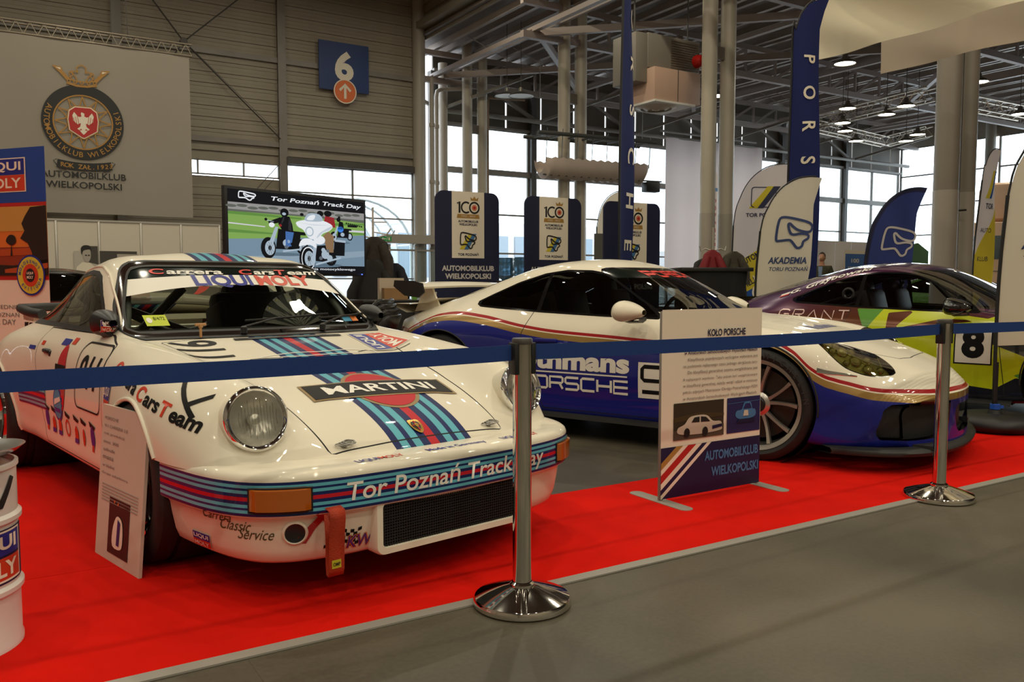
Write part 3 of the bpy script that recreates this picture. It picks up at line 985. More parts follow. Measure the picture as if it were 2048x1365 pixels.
    pg = MB().lathe([(.006, 0), (.006, .045), (.011, .05), (.011, .062), (0, .064)], 10, c=h); pg.box((h.x, h.y, h.z + .062), (.016, .052, .012), bev=.004)
    obj('hood_peg', pg, mat('peg_tan', rgb(190, 140, 90), .5), root, 40)
    # mirrors
    for sd in (-1, 1):
        mm = MB(); c = Vector((-.72, sd * .70, .90))
        rows = []
        for k in range(9):
            u = k / 8; r = math.sin(PI * min(1, .12 + .88 * u) * .5) ** .8
            rows.append([(c.x + .09 - .15 * u, c.y + .060 * r * math.copysign(abs(math.cos(t)) ** .8, math.cos(t)), c.z + .060 * r * math.copysign(abs(math.sin(t)) ** .8, math.sin(t))) for t in np.linspace(0, 2 * PI, 25)[:-1]])
        mm.grid(rows, closed=True); mm.f.append(tuple(range(8 * 24, 9 * 24))); mm.m.append(0)
        mm.grid([[(c.x - .02, sd * .70, .825), (c.x + .05, sd * .69, .83), (c.x + .05, sd * .69, .85), (c.x - .02, sd * .695, .845)], [(c.x - .03, sd * .75, .86), (c.x + .04, sd * .74, .87), (c.x + .04, sd * .75, .90), (c.x - .03, sd * .75, .90)]], closed=True)
        mr = obj('door_mirror', mm, M['black'], root, 50)
        if sd < 0:
            bm_ = BVHTree.FromPolygons(mm.v, mm.f)
            decal('mirror_sticker', mr, bm_, lm_logo(.05, .05), [mat('logo_blue', rgb(36, 44, 140), .4), mat('logo_red', rgb(206, 62, 34), .4), wh], c + Vector((.1, -.012, -.012)), (0, 1, 0), (0, 0, 1), .02, .02, lift=.002)
        # door handle
        dh = MB(); dh.box((-1.42, sd * .795, .735), (.10, .03, .022), bev=.008); dh.box((-1.36, sd * .79, .725), (.03, .025, .03), bev=.006)
        obj('door_handle', dh, M['black'], root, 40)
    # tail spoiler with its rubber lip
    tp = MB()
    plan = [(-2.36, -.46), (-2.36, .46), (-2.62, .60), (-2.98, .585), (-3.06, .40), (-3.08, 0), (-3.06, -.40), (-2.98, -.585), (-2.62, -.60)]
    tp.prism(plan, -.035, (0, 0, .872), (1, 0, 0), (0, 1, 0))
    obj('tail_spoiler', tp, paint, root, 30)
    lip = MB().tube([(-2.50, -.575, .885), (-2.62, -.612, .893), (-2.80, -.615, .905), (-2.98, -.60, .912), (-3.07, -.40, .915), (-3.09, 0, .915), (-3.07, .40, .915), (-2.98, .60, .912), (-2.80, .615, .905), (-2.62, .612, .893), (-2.50, .575, .885)], .03, 10)
    obj('spoiler_lip', lip, M['rubber'], root, 60, label='black rubber spoiler lip')
    sb = MB().box((-2.62, 0, .81), (.42, .8, .08), bev=.02); obj('spoiler_base', sb, paint, root, 40)
    # tail lamps
    for sd in (-1, 1):
        obj('tail_lamp', MB().box((-3.02, sd * .55, .56), (.12, .22, .10), bev=.02), M['red'], root, 40)
    obj('rear_bumper', MB().box((-3.12, 0, .45), (.14, 1.5, .12), bev=.04), paint, root, 40)
    # cabin
    cb = MB(); cb.box((-1.3, 0, .30), (1.7, 1.25, .04));  cb.box((-.62, 0, .62), (.12, 1.3, .36), bev=.02)
    obj('cabin_tub', cb, M['dark'], root, 40)
    rs = MB(); rs.box((-2.05, 0, .60), (.5, 1.24, .40), bev=.03); rs.box((-1.82, 0, .66), (.06, 1.2, .34), bev=.02)
    obj('rear_shelf', rs, paint, root, 40)
    for sd in (1,):
        se = MB(); y = sd * .34
        se.box((-1.18, y, .42), (.50, .46, .14), bev=.05); se.box((-1.47, y, .72), (.14, .48, .62), Matrix.Rotation(-.25, 3, 'Y'), bev=.05)
        se.box((-1.58, y, 1.0), (.10, .30, .14), Matrix.Rotation(-.2, 3, 'Y'), bev=.04)
        for q in (-1, 1): se.box((-1.42, y + q * .235, .74), (.22, .05, .44), Matrix.Rotation(-.25, 3, 'Y'), bev=.02)
        obj('seat', se, M['dark'], root, 40)
    ds = MB(); ds.box((-.80, 0, .80), (.34, 1.26, .10), bev=.035); obj('dashboard', ds, M['dark'], root, 40)
    stw = MB(); stw.tube([(-.98 + .04 * math.sin(a), .34 + .165 * math.cos(a), .80 + .16 * math.sin(a)) for a in np.linspace(0, 2 * PI, 33)[:-1]], .014, 8, closed=True)
    for a in (.2, PI - .2, 1.5 * PI): stw.bar((-.985, .34, .80), (-.98 + .04 * math.sin(a), .34 + .16 * math.cos(a), .80 + .16 * math.sin(a)), .03, .008)
    cv = MB()
    for k in range(15):
        a = PI * (k + .3) / 14.6
        p0 = Vector((-.80, .30, .855)); p1 = Vector((-.90, .30 + .17 * math.cos(a), .875 + .15 * math.sin(a)))
        cv.bar(p0, p1, .028, .01, m=k % 2, up=(1, 0, 0))
    for k in range(6): a = .5 + 2.1 * k / 5; cv.box((-.892, .30 + .145 * math.cos(a), .875 + .13 * math.sin(a)), (.012, .03, .014), m=2)
    obj('folded_sunshade', cv, [mat('shade_grey', rgb(120, 116, 108), .6), M['dark'], mat('shade_yellow', rgb(200, 180, 50), .6)], root)
    obj('steering_wheel', stw, M['rubber'], root, 60)
    cage = MB(); cg = .019
    hoop = [(-1.50, -.60, .3), (-1.52, -.60, .85), (-1.55, -.53, 1.08), (-1.56, -.44, 1.15), (-1.56, 0, 1.165), (-1.56, .44, 1.15), (-1.55, .53, 1.08), (-1.52, .60, .85), (-1.50, .60, .3)]
    cage.tube(hoop, cg, 8)
    for sd in (-1, 1):
        cage.tube([(-1.55, sd * .50, 1.12), (-1.2, sd * .50, 1.13), (-1.02, sd * .52, 1.09), (-.86, sd * .57, .93), (-.80, sd * .60, .80), (-.78, sd * .61, .4)], cg, 8)
        cage.tube([(-1.53, sd * .56, .98), (-2.1, sd * .42, .78)], cg, 8)
    cage.tube([(-1.54, -.57, 1.02), (-1.75, -.1, .80), (-2.05, .38, .66)], cg, 8); cage.tube([(-1.54, .57, 1.02), (-1.75, .1, .80), (-2.05, -.38, .66)], cg, 8)
    cage.tube([(-1.50, -.58, .55), (-1.53, .57, 1.02)], cg, 8); cage.tube([(-1.50, .58, .55), (-1.53, -.57, 1.02)], cg, 8)
    cage.tube([(-1.02, -.52, 1.09), (-1.02, .52, 1.09)], cg, 8)
    for a_, b_ in (((-1.53, -.60, 1.02), (-1.51, -.06, .50)), ((-1.53, -.06, 1.05), (-1.51, -.60, .52)), ((-1.52, -.62, .78), (-.80, -.62, .62))): cage.tube([a_, b_], .027, 8)
    cage.lathe([(0, -.03), (.05, -.03), (.05, .01), (0, .01)], 14, 'x', (-1.51, -.33, .775))
    obj('roll_cage', cage, mat('cage_grey', (.13, .13, .12), .45), root, 60)
    # --- lettering and stickers
    L = dict(blue=mat('logo_blue', rgb(36, 44, 140), .4), red=mat('logo_red', rgb(206, 62, 34), .4), white=wh, black=mat('decal_black', (.008, .008, .009), .5, spec=.15), purple=mat('logo_purple', rgb(84, 30, 110), .4), green=mat('script_green', rgb(70, 74, 40), .5), gold=mat('decal_gold', rgb(140, 112, 62), .4), tow=mat('arrow_red', rgb(170, 20, 24), .35, coat=.5), lime=mat('sticker_lime', rgb(190, 205, 40), .5), cyan=mat('sticker_cyan', rgb(60, 150, 190), .5), orange=mat('sticker_orange', rgb(220, 120, 40), .5))
    LM3 = [L['blue'], L['red'], L['white']]
    Y, Z = Vector((0, 1, 0)), Vector((0, 0, 1)); UPH = Vector((-1, 0, 0))
    el = ngon(48, .135, .175)
    tx, tw_ = words_fit([('MARTINI', 3)], .085, bold=.03)
    bar = [(-.315, -.075), (.315, -.075), (.315, .075), (-.315, .075)]
    ang = math.radians(4); ca, sa = math.cos(ang), math.sin(ang)
    mx, my = (ca * Y + sa * UPH * -1), (-sa * Y * -1 + ca * UPH)
    decal('hood_logo', root, bvh, [(*one(ngon(48, .152, .192)), 0, 0, 2, 0), (*one(el), 0, 0, 0, 1), (*one(rect(.66, .165)), 0, 0, 2, 2), (*one(rect(.635, .142)), 0, 0, 1, 3), (*text_fit('MARTINI', .50, .082, bold=.022), 0, 0, 3, 4)], [stripe['r'], L['black'], L['gold'], L['white']], (.385, .042, 1), mx, my, lift=.0012, label='drinks logo: white lettering on a black bar over a red oval')
    decal('hood_lettering', root, bvh, [(*text_fit('911', .27, .21, bold=.012, shear=.2), 0, 0, 0, 0)], [L['black']], (-.325, -.43, 1), (1, 0, 0), (0, 1, 0), label='black race number lying across the hood edge')
    decal('hood_sticker', root, bvh, lm_logo(.27, .19), LM3, (-.31, .475, 1), (-1, 0, 0), (0, -1, 0))
    decal('tow_mark', root, bvh, [(*ring2d(ngon(32, .052, .04), ngon(32, .044, .033)), 0, 0, 0), (*text_fit('E', .028, .036, bold=.02), 0, 0, 0)], [L['red']], (-.515, -.505, 2), Y, UPH)
    # track outline drawn across the hood, mostly behind the belt
    trk = smooth2([(-.30, .0), (-.12, .035), (.02, .03), (.16, .045), (.30, .02), (.26, -.01), (.05, -.015), (-.1, -.02)], 4)
    decal('track_outline', root, bvh, [(*stroke(trk, .008, True), 0, 0, 0)], [L['white']], (-.13, .05, 1), Y, UPH)
    decal('track_outline', root, bvh, [(*stroke([(-.42, -.02), (-.34, .02), (-.2, .015)], .006), 0, 0, 0), (*stroke([(.2, .03), (.26, .06), (.38, .055), (.5, .03)], .006), 0, 0, 0)], [L['black']], (-.10, .05, 1), Y, UPH)
    wbv = S.bvh(['windscreen', 'band_white', 'band_black', 'screen_seal', 'screen_chrome', 'screen_seal2'])
    it = words_w([('LIQUI', 0), ('MOLY', 1)], .66, .052, .018, bold=.035)
    decal('windscreen_lettering', ws, wbv, it, [L['blue'], L['red']], (0, .10, 1.094), Y, Z, reach=2.2, label='blue and red lettering on the white sun strip')
    out = words_w([('C', 1), ('arrera', 0), ('C', 1), ('ars', 0), ('T', 1), ('eam', 0)], .92, .026, (.002, .03, .002, .002, .002), bold=.025, shear=.15)
    decal('windscreen_lettering', ws, wbv, out, [L['white'], mat('letter_red', rgb(215, 40, 24), .4)], (0, .04, 1.137), Y, Z, dv=.012, lift=.003, reach=2.2)
    decal('vignette', ws, wbv, [(*one(rect(.10, .048)), 0, 0, 0), (*text_fit('8/4/72', .05, .014), .015, .008, 1, 1), (*one(ngon(16, .012)), -.03, 0, 2, 1)], [L['lime'], L['black'], L['white']], (0, -.50, .905), Y, Z, lift=.002, reach=2.2)
    decal('windscreen_sticker', ws, wbv, [(*one(rect(.05, .03)), -.03, 0, 0), (*one(rect(.04, .03)), .018, 0, 1)], [L['cyan'], L['orange']], (0, .52, .888), Y, Z, reach=2.2)
    # bumper lettering
    it, tw_ = words_fit([('Tor Pozna\u0144 Track Day', 0)], .058, bold=.012, shear=.12)
    it = [(v, f, 0, dy, m) for v, f, dx, dy, m in it]
    vs, fs = text_fit('Tor Pozna\u0144 Track Day', .90, .088, bold=.012, shear=.12)
    decal('bumper_lettering', bump, bbv, [(vs, fs, 0, 0, 0)], [L['white']], (1.4, .01, .384), Y, Z, dv=0, lift=.002, label='white italic lettering on the striped bumper')
    for bd, w_, y_, ms in ((('LIQUI', 'MOLY'), .19, -.28, (0, 1)), (('Made in Germany',), .27, .055, (0,)), (('LIQUI', 'MOLY'), .19, .37, (0, 1))):
        it, tw_ = words_fit([(b, m) for b, m in zip(bd, ms)], .03, .006, bold=.02, sx=1.0)
        k = w_ / tw_
        it = [([(p[0] * k, p[1] * 1.2) for p in v], f, dx * k, dy, m) for v, f, dx, dy, m in it]
        decal('bumper_lettering', bump, bbv, it, [L['blue'], L['red']], (.885, y_, 1), Y, UPH, lift=.0015)
    nx = Vector((.80, -.60, 0)).normalized(); tx_ = Vector((.60, .80, 0)).normalized()
    for k, wd in enumerate(('Carrera', 'Classic', 'Service')):
        decal('bumper_script', bump, bbv, [(*text_fit(wd, (.115, .115, .125)[k], .038, shear=.5), 0, 0, 0)], [L['green']], Vector((.655 + .05 * k, -.775 + .05 * k, .312 - .026 * k)) + nx * .5, tx_, Z, lift=.0015, reach=1.2, back=.2)
    decal('bumper_sticker', bump, bbv, lm_logo(.078, .054), LM3, Vector((.56, -.80, .198)) + nx * .4, tx_, Z, reach=1.2, back=.2)
    ar = [(-.075, -.055), (-.035, -.062), (-.005, -.012), (.018, .012), (.036, .0), (.045, .06), (-.012, .045), (.0, .03), (-.03, -.005)]
    decal('tow_arrow', bump, bbv, [(*one(ar), 0, 0, 0)], [L['tow']], Vector((1.2, -.605, .285)), Vector((.25, .97, 0)), Z, lift=.003, reach=1.6)
    chk = []
    for i in range(9):
        for j in range(5):
            if (i + j) % 2 == 0: chk.append((*one([(-.06 + i * .0135 + j * .002, -.03 + j * .012 + .006 * math.sin(i * .7)), (-.0465 + i * .0135 + j * .002, -.03 + j * .012 + .006 * math.sin(i * .7 + .7)), (-.0465 + i * .0135 + j * .002, -.018 + j * .012 + .006 * math.sin(i * .7 + .7)), (-.06 + i * .0135 + j * .002, -.018 + j * .012 + .006 * math.sin(i * .7))]), 0, 0, 0, 0))
    chk.append((*text_fit('KW', .10, .05, bold=.05, shear=.1), .068, -.02, 2, 1)); chk.append((*text_fit('KW', .092, .044, bold=.015, shear=.1), .066, -.019, 1, 2))
    decal('bumper_sticker', bump, bbv, chk, [L['black'], L['purple'], L['orange']], (1.3, -.435, .225), Y, Z, reach=1.5, lift=.002)
    # right-hand side
    R_, N_ = Vector((1, 0, 0)), Vector((0, -1, 0))
    it = words_w([('C', 1), ('arrera', 0), ('C', 1), ('ars', 0), ('T', 1), ('eam', 0)], .84, .05, (.006, .02, .006, .006, .006), bold=.03, shear=.1)
    it = [([(p[0], p[1] - .17 * p[0]) for p in v], f, dx, dy, m) for v, f, dx, dy, m in it]
    decal('fender_lettering', root, bvh, it, [L['black'], L['red']], (.11, -1.2, .668), R_, Z, reach=1.0, back=.2)
    decal('fender_arrow', root, bvh, [(*one([(-.125, .075), (-.112, .08), (.098, -.05), (.085, -.062)]), 0, 0, 0), (*one([(.02, -.012), (.10, .022), (.106, .008), (.045, -.022)]), 0, 0, 0)], [L['black']], (.385, -1.2, .672), R_, Z, reach=1.0, back=.2)
    decal('door_number', root, bvh, [(*ring2d(rrect(.40, .30, .05), rrect(.385, .285, .045)), 0, 0, 0), (*text_fit('911', .28, .15, shear=.25, bold=.02), 0, .02, 0)], [L['black']], (-.68, -1.2, .66), R_, Z, reach=1.0, back=.2, label='black race number in a rounded frame')
    decal('door_sticker', root, bvh, [(*one(ngon(32, .075, .16)), 0, 0, 0), (*one(rect(.17, .05)), -.02, .04, 1, 1)], [stripe['r'], L['black']], (-1.12, -1.2, .62), R_, Z, reach=1.0, back=.2)
    bands = []
    for lo, hi, c in stripe_bands(.13): bands.append((*one([(-.20, lo), (.26, lo), (.24, hi), (-.20, hi)]), 0, 0, {'n': 0, 'l': 1, 'r': 2}[c]))
    decal('flare_stripes', root, bvh, bands, [stripe['n'], stripe['l'], stripe['r']], (-1.66, -1.3, .50), R_, Z, dv=0, reach=1.0, back=.2)
    decal('round_badge', root, bvh, [(*one(ngon(28, .085)), 0, 0, 0), (*one(ngon(28, .072)), 0, 0, 1, 1), (*one([(-.06, -.01), (.06, .02), (.05, .04), (-.05, .02)]), 0, 0, 2, 2), (*one(rect(.10, .02)), 0, -.03, 0, 2)], [L['blue'], L['cyan'], L['white']], (-1.18, -1.2, .49), R_, Z, reach=1.0, back=.2)
    stk = []
    for k, (x, kind) in enumerate(((-.42, 'd'), (-.30, 'h'), (-.19, 'h'), (-.05, 'r'), (.10, 'h'), (.22, 's'), (.36, 'd'))):
        stk.append((*one([(x - .04, .07), (x + .05, .05), (x + .03, .035), (x - .03, .045)]), 0, 0, 3))
        if kind == 'h': stk += [(*one([(x - .028, -.05), (x - .028, .0), (x, .022), (x + .028, .0), (x + .028, -.05)]), 0, 0, 1), (*one(rect(.06, .022)), x, -.052, 0, 1)]
        elif kind == 'r': stk.append((*ring2d(ngon(20, .042), ngon(20, .030)), x, -.01, 1))
        elif kind == 's': stk.append((*one(ngon(12, .02, .04)), x, -.02, 1))
        else: stk += [(*one(ngon(14, .03, .05)), x, 0, 0), (*one(rect(.03, .03)), x, -.05, 1)]
    decal('sill_stickers', root, bvh, stk, [L['blue'], L['red'], L['white'], L['black']], (-.98, -1.2, .40), R_, Z, reach=1.0, back=.2)
    decal('fender_sticker', root, bvh, lm_logo(.11, .13), LM3, (-.33, -1.2, .60), R_, Z, reach=1.0, back=.2)
    decal('side_sticker', root, bvh, [(*one(rect(.12, .03)), 0, 0, 0), (*one(rect(.06, .03)), .12, .01, 1), (*one(rect(.05, .02)), -.35, -.02, 1), (*one(rect(.10, .02)), -.5, -.05, 0)], [L['blue'], L['red']], (-1.18, -1.2, .79), R_, Z, reach=1.0, back=.2)
    decal('roof_number', root, bvh, [(*ring2d(rrect(.16, .12, .02), rrect(.14, .10, .015)), 0, 0, 0)], [L['black']], (-1.35, -.40, 2), Y, UPH)
    return root
# ------------------------------------------------------------------ modern rear-engined coupe (origin: ground under the middle of the front axle)
MO = dict(
    wb=2.457, R=.345, archR=.372,
    curves=[
        {1.03: (0, .43), 1.0: (0, .475), .9: (0, .55), .7: (0, .64), .4: (0, .73), .1: (0, .79), -.2: (0, .84), -.40: (0, .868), -.47: (0, .895), -.7: (0, 1.02), -.95: (0, 1.15), -1.1: (0, 1.207), -1.25: (0, 1.242), -1.45: (0, 1.262), -1.7: (0, 1.25), -2.0: (0, 1.20), -2.4: (0, 1.085), -2.75: (0, .965), -3.0: (0, .885), -3.2: (0, .845), -3.32: (0, .78)},
        {1.03: (.25, .428), .9: (.25, .548), .4: (.27, .726), -.2: (.30, .834), -.42: (.34, .862), -.52: (.36, .90), -.75: (.36, 1.02), -1.0: (.34, 1.145), -1.15: (.32, 1.20), -1.45: (.31, 1.245), -1.75: (.305, 1.228), -2.1: (.305, 1.15), -2.5: (.31, 1.03), -2.9: (.31, .895), -3.32: (.27, .77)},
        {1.03: (.44, .42), .9: (.46, .54), .7: (.475, .625), .4: (.50, .71), .1: (.53, .768), -.2: (.58, .815), -.45: (.66, .845), -.64: (.705, .858), -.82: (.675, .94), -1.0: (.642, 1.03), -1.15: (.61, 1.105), -1.3: (.586, 1.158), -1.5: (.568, 1.186), -1.8: (.553, 1.165), -2.1: (.545, 1.085), -2.4: (.545, .985), -2.7: (.56, .905), -3.0: (.55, .835), -3.32: (.46, .745)},
        {1.03: (.58, .405), .95: (.61, .455), .85: (.645, .52), .7: (.68, .605), .5: (.705, .70), .3: (.72, .758), .1: (.728, .79), -.2: (.738, .82), -.5: (.752, .835), -.8: (.768, .843), -1.5: (.782, .866), -2.0: (.775, .89), -2.3: (.75, .892), -2.6: (.715, .855), -3.0: (.645, .775), -3.32: (.50, .68)},
        {1.03: (.66, .385), .9: (.745, .455), .7: (.80, .55), .4: (.855, .665), .1: (.875, .71), -.3: (.868, .715), -.9: (.862, .715), -1.6: (.868, .735), -2.1: (.893, .76), -2.457: (.905, .755), -2.85: (.85, .69), -3.1: (.75, .63), -3.32: (.56, .58)},
        {1.03: (.69, .345), .9: (.785, .40), .7: (.85, .46), .4: (.895, .54), 0: (.91, .60), -.4: (.895, .585), -1.2: (.885, .55), -1.8: (.90, .58), -2.457: (.924, .615), -2.85: (.875, .56), -3.1: (.78, .52), -3.32: (.58, .5)},
        {1.03: (.69, .26), .9: (.79, .27), .7: (.862, .29), .4: (.90, .33), 0: (.905, .4), -.5: (.885, .33), -1.2: (.885, .30), -1.9: (.895, .33), -2.457: (.922, .42), -2.85: (.86, .38), -3.32: (.56, .38)},
        {1.03: (.67, .15), .7: (.86, .14), .4: (.89, .15), 0: (.88, .2), -.5: (.87, .165), -1.9: (.875, .165), -2.457: (.89, .22), -2.85: (.80, .25), -3.32: (.52, .30)},
        {1.03: (.55, .145), .7: (.76, .135), 0: (.76, .16), -1.9: (.76, .16), -2.457: (.78, .21), -3.32: (.44, .29)},
    ],
    bend={-3.4: -.45, -3.0: -.2, -2.5: 0, -.2: 0, .1: .02, .4: .08, .7: .22, 1.05: .40},
)
MO_GLASS = [(-.70, .852), (-1.03, 1.07), (-1.15, 1.128), (-1.31, 1.155), (-1.5, 1.16), (-1.68, 1.135), (-1.9, 1.068), (-2.1, .985), (-2.215, .93), (-2.17, .912), (-2.0, .902), (-1.6, .88), (-1.1, .862)]
# headlight outline on the plane across HDIR
HDIR = Vector((.55, -.62, .56)).normalized()
HU = Vector((0, 0, 1)).cross(HDIR).normalized()      # across, towards the front
HV = HDIR.cross(HU)

def modern_shell():
    S = shell(MO['curves'], stations(-3.32, 1.03, .015, [(.9, 1.03, .0075)]), MO['bend'], sub=7, smx=14, smr=1, nose_cols=25)
    ar = MO['archR']
    S.cut(lambda x, y, z, a, b, c: np.maximum(np.hypot(x, z - MO['R'] + .005) - ar + .004, .55 - np.abs(y)), 'void')
    S.cut(lambda x, y, z, a, b, c: np.maximum(np.hypot(x + MO['wb'], z - MO['R']) - ar, .55 - np.abs(y)), 'void')
    ws = [(-.69, .885), (-.655, .97), (-.61, 1.06), (-.575, 1.125), (-.54, 1.165), (-.47, 1.18), (.47, 1.18), (.54, 1.165), (.575, 1.125), (.61, 1.06), (.655, .97), (.69, .885), (.64, .872), (-.64, .872)]
    fw = lambda x, y, z: np.maximum(sd_poly(ws, y, z), -1.35 - x)
    S.cut(lambda x, y, z, a, b, c: np.maximum(fw(x, y, z) - .010, -a - .05), 'screen_seal')
    S.cut(lambda x, y, z, a, b, c: fw(x, y, z), 'windscreen', ('screen_seal',))
    fs = lambda x, z: sd_poly(MO_GLASS, x, z)
    S.cut(lambda x, y, z, a, b, c: np.maximum(fs(x, z) - .014, .5 - np.abs(y)), 'window_seal')
    S.cut(lambda x, y, z, a, b, c: fs(x, z), 'side_glass', ('window_seal',))
    S.cut(lambda x, y, z, a, b, c: np.abs(x + 1.63 - (z - .9) * .05) - .016, 'window_seal', ('side_glass',))
    S.cut(lambda x, y, z, a, b, c: x + 1.63 - (z - .9) * .05, 'quarter_glass', ('side_glass',))
    rw = [(-.44, -1.95), (.44, -1.95), (.50, -2.6), (.40, -2.72), (-.40, -2.72), (-.50, -2.6)]
    S.cut(lambda x, y, z, a, b, c: np.maximum(sd_poly(rw, y, x), .2 - c), 'rear_glass')
    panel(S, lambda x, y, z, a, b, c: np.maximum(sd_poly([(-.47, .2), (-.55, .84), (-.74, .862), (-1.66, .885), (-1.72, .70), (-1.60, .45), (-1.52, .2)], x, z), .6 - np.abs(y)), 'door')
    hood = [(.36, .70), (.22, .74), (-.22, .74), (-.36, .70), (-.46, .58), (-.50, .3), (-.60, -.2), (-.60, -.40), (.60, -.40), (.60, -.2), (.50, .3), (.46, .58)]
    panel(S, lambda x, y, z, a, b, c: np.maximum(sd_poly(hood, y, x), .25 - c), 'hood')
    for sd in (-1, 1):
        o = Vector((.50, sd * .70, .665))
        d = Vector((HDIR.x, -sd * HDIR.y, HDIR.z)) if sd > 0 else HDIR
        u = Vector((HU.x, -sd * HU.y, HU.z)) if sd > 0 else HU
        v = Vector((HV.x, -sd * HV.y, HV.z)) if sd > 0 else HV
        pl = smooth2(HEAD_OUT, 5)
        def f(x, y, z, a, b, c, o=o, u=u, v=v, sd=sd, pl=pl):
            p = (x - o.x) * u.x + (y - o.y) * u.y + (z - o.z) * u.z
            q = (x - o.x) * v.x + (y - o.y) * v.y + (z - o.z) * v.z
            return np.maximum(np.maximum(sd_poly(pl, p, q), .3 - y * sd), -.05 - x)
        S.cut(lambda *k: f(*k) - .007, 'lamp_rim')
        S.cut(f, 'lamp_glass', ('lamp_rim',))
    return S
HEAD_OUT = [(-.165, .12), (-.16, .07), (-.125, -.02), (-.068, -.092), (.0, -.13), (.07, -.15), (.17, -.148), (.235, -.125), (.252, -.095), (.235, .0), (.20, .09), (.15, .16), (.08, .21), (-.02, .215), (-.12, .18)]

MO_LINE = ([-3.3, -2.95, -2.72, -2.55, -2.345, -2.08, -1.72, -1.467, -1.0, -.611, -.35, -.1, .08, .21, .33, .43, .58, .76, .97, 1.05], [.62, .72, .79, .84, .86, .84, .78, .752, .728, .71, .722, .748, .742, .69, .59, .540, .513, .482, .464, .456])

def modern_common(root, S, bvh, M, paintmats, opts):
    """glass, wheels, mirrors, wells and cabin shared by the two modern coupes"""
    gd = glass_mat(opts['glass'], opts['tint'], 1.3)
    gw = glass_mat(opts['glass'] + '_screen', opts['tint_screen'], 1.3)
    S.build('windscreen_seal', {'screen_seal': 0}, [M['gloss']], root, offset=.001)
    ws = S.build('windscreen', {'windscreen': 0, 'band': 1}, [gw, mat('band_black', (.006, .012, .010), .12, coat=.5)], root)
    for sd in (-1, 1):
        S.build('side_window', {'side_glass': 0}, [gd], root, side=sd, offset=-.003)
        S.build('quarter_window', {'quarter_glass': 0}, [gd], root, side=sd, offset=-.003)
        S.build('window_seal', {'window_seal': 0}, [M['gloss']], root, side=sd, offset=.001)
        lamp = S.build('headlight', {'lamp_glass': 0}, [glass_mat('lamp_cover', (.86, .84, .62), 1.4)], root, side=sd, label='headlight under a clear yellowish cover')
        S.build('lamp_rim', {'lamp_rim': 0}, [M['gloss']], lamp, side=sd)
        S.build('lamp_bowl', {'lamp_glass': 0}, [mat('lamp_bowl', (.30, .28, .12), .25, .6)], lamp, side=sd, offset=-.045)
        d = Vector((HDIR.x, -sd * HDIR.y, HDIR.z)) if sd > 0 else HDIR
        u = Vector((HU.x, -sd * HU.y, HU.z)) if sd > 0 else HU
        v = Vector((HV.x, -sd * HV.y, HV.z)) if sd > 0 else HV
        pm = MB()
        for p, q, r in ((-.08, .11, .034), (-.02, .04, .036), (.04, -.03, .036), (.10, -.09, .032), (-.085, .04, .022), (.0, .13, .024), (.07, .07, .026), (.13, -.01, .024), (.18, -.09, .022), (-.03, -.05, .02)):
            s0 = Vector((.50, sd * .70, .665)) + u * p + v * q + d * .5
            h, n, _, _ = bvh.ray_cast(s0, -d)
            if h is None: continue
            c = h - d * .034
            T = Matrix.Translation(c) @ d.to_track_quat('Z', 'Y').to_matrix().to_4x4()
            k = MB().lathe([(r, -.012), (r * 1.02, .004), (r * .86, .008), (r * .80, -.004)], 20, m=0).lathe([(r * .8, -.004), (r * .6, .010), (r * .3, .016), (0, .018)], 20, m=1)
            k.xf(T); pm.add_m(k)
        obj('lamp_projectors', pm, [mat('lamp_chrome', (.80, .78, .55), .10, 1.0), mat('lamp_lens', (.55, .52, .30), .05, .6)], lamp, 60)
        for cx, r in ((0, MO['archR']), (-MO['wb'], MO['archR'])):
            ww = MB().lathe([(r + .0, 0), (r + .01, .36), (0, .38)], 36, 'y')
            ww.v = [(p[0] + cx, sd * (.865 - abs(p[1])), p[2] + MO['R']) for p in ww.v]
            obj('wheel_well', ww, M['dark'], root)
            ap = arch_points(bvh, cx, MO['R'], r + .004, sd, -6, 186)
            if len(ap) > 3: obj('arch_edge', MB().tube(ap, .006, 6), M['dark'], root, 60)
        # mirror
        mm = MB(); c = Vector((-.80, sd * .965, .888))
        rows = []
        for k in range(11):
            t = k / 10; r = math.sin(PI * (.08 + .92 * t) / 2) ** .7 * (1 if t < .85 else 1 - (t - .85) * 1.2)
            rows.append([(c.x + .10 - .18 * t, c.y + .135 * r * math.copysign(abs(math.cos(a)) ** .85, math.cos(a)), c.z + .080 * r * math.sin(a) * (1.0 if math.sin(a) > 0 else .8)) for a in np.linspace(0, 2 * PI, 25)[:-1]])
        mm.grid(rows, closed=True, m=0)
        mm.f.append(tuple(range(len(mm.v) - 24, len(mm.v)))); mm.m.append(1)
        mr = obj('door_mirror', mm, [opts['mirror'], M['gloss']], root, 60)
        ml = MB(); 
        ml.grid([[(c.x + .06, sd * .85, .835), (c.x - .03, sd * .85, .832), (c.x - .03, sd * .85, .852), (c.x + .06, sd * .85, .856)], [(c.x + .06, sd * .90, .80 + .02), (c.x - .04, sd * .90, .815), (c.x - .04, sd * .91, .84), (c.x + .06, sd * .91, .845)], [(c.x + .07, sd * .98, .83), (c.x - .05, sd * .98, .83), (c.x - .05, sd * .98, .85), (c.x + .07, sd * .98, .85)]], closed=True)
        obj('mirror_foot', ml, M['black'], mr, 50)
    S.build('rear_window', {'rear_glass': 0}, [gd], root, offset=-.002)
    for x, y, wd in ((0, .765, .235), (-MO['wb'], .765, .30)):
        for sd in (-1, 1):
            wheel(root, (x, sd * y, MO['R']), sd, MO['R'], wd, .268, 'spoke', M)
    uf = MB(); uf.box((-1.25, 0, .155), (1.65, 1.66, .02)); uf.box((.72, 0, .15), (.5, 1.3, .02)); uf.box((-2.9, 0, .27), (.7, 1.2, .02)); uf.box((-1.2, 0, .17), (4.0, .95, .02))
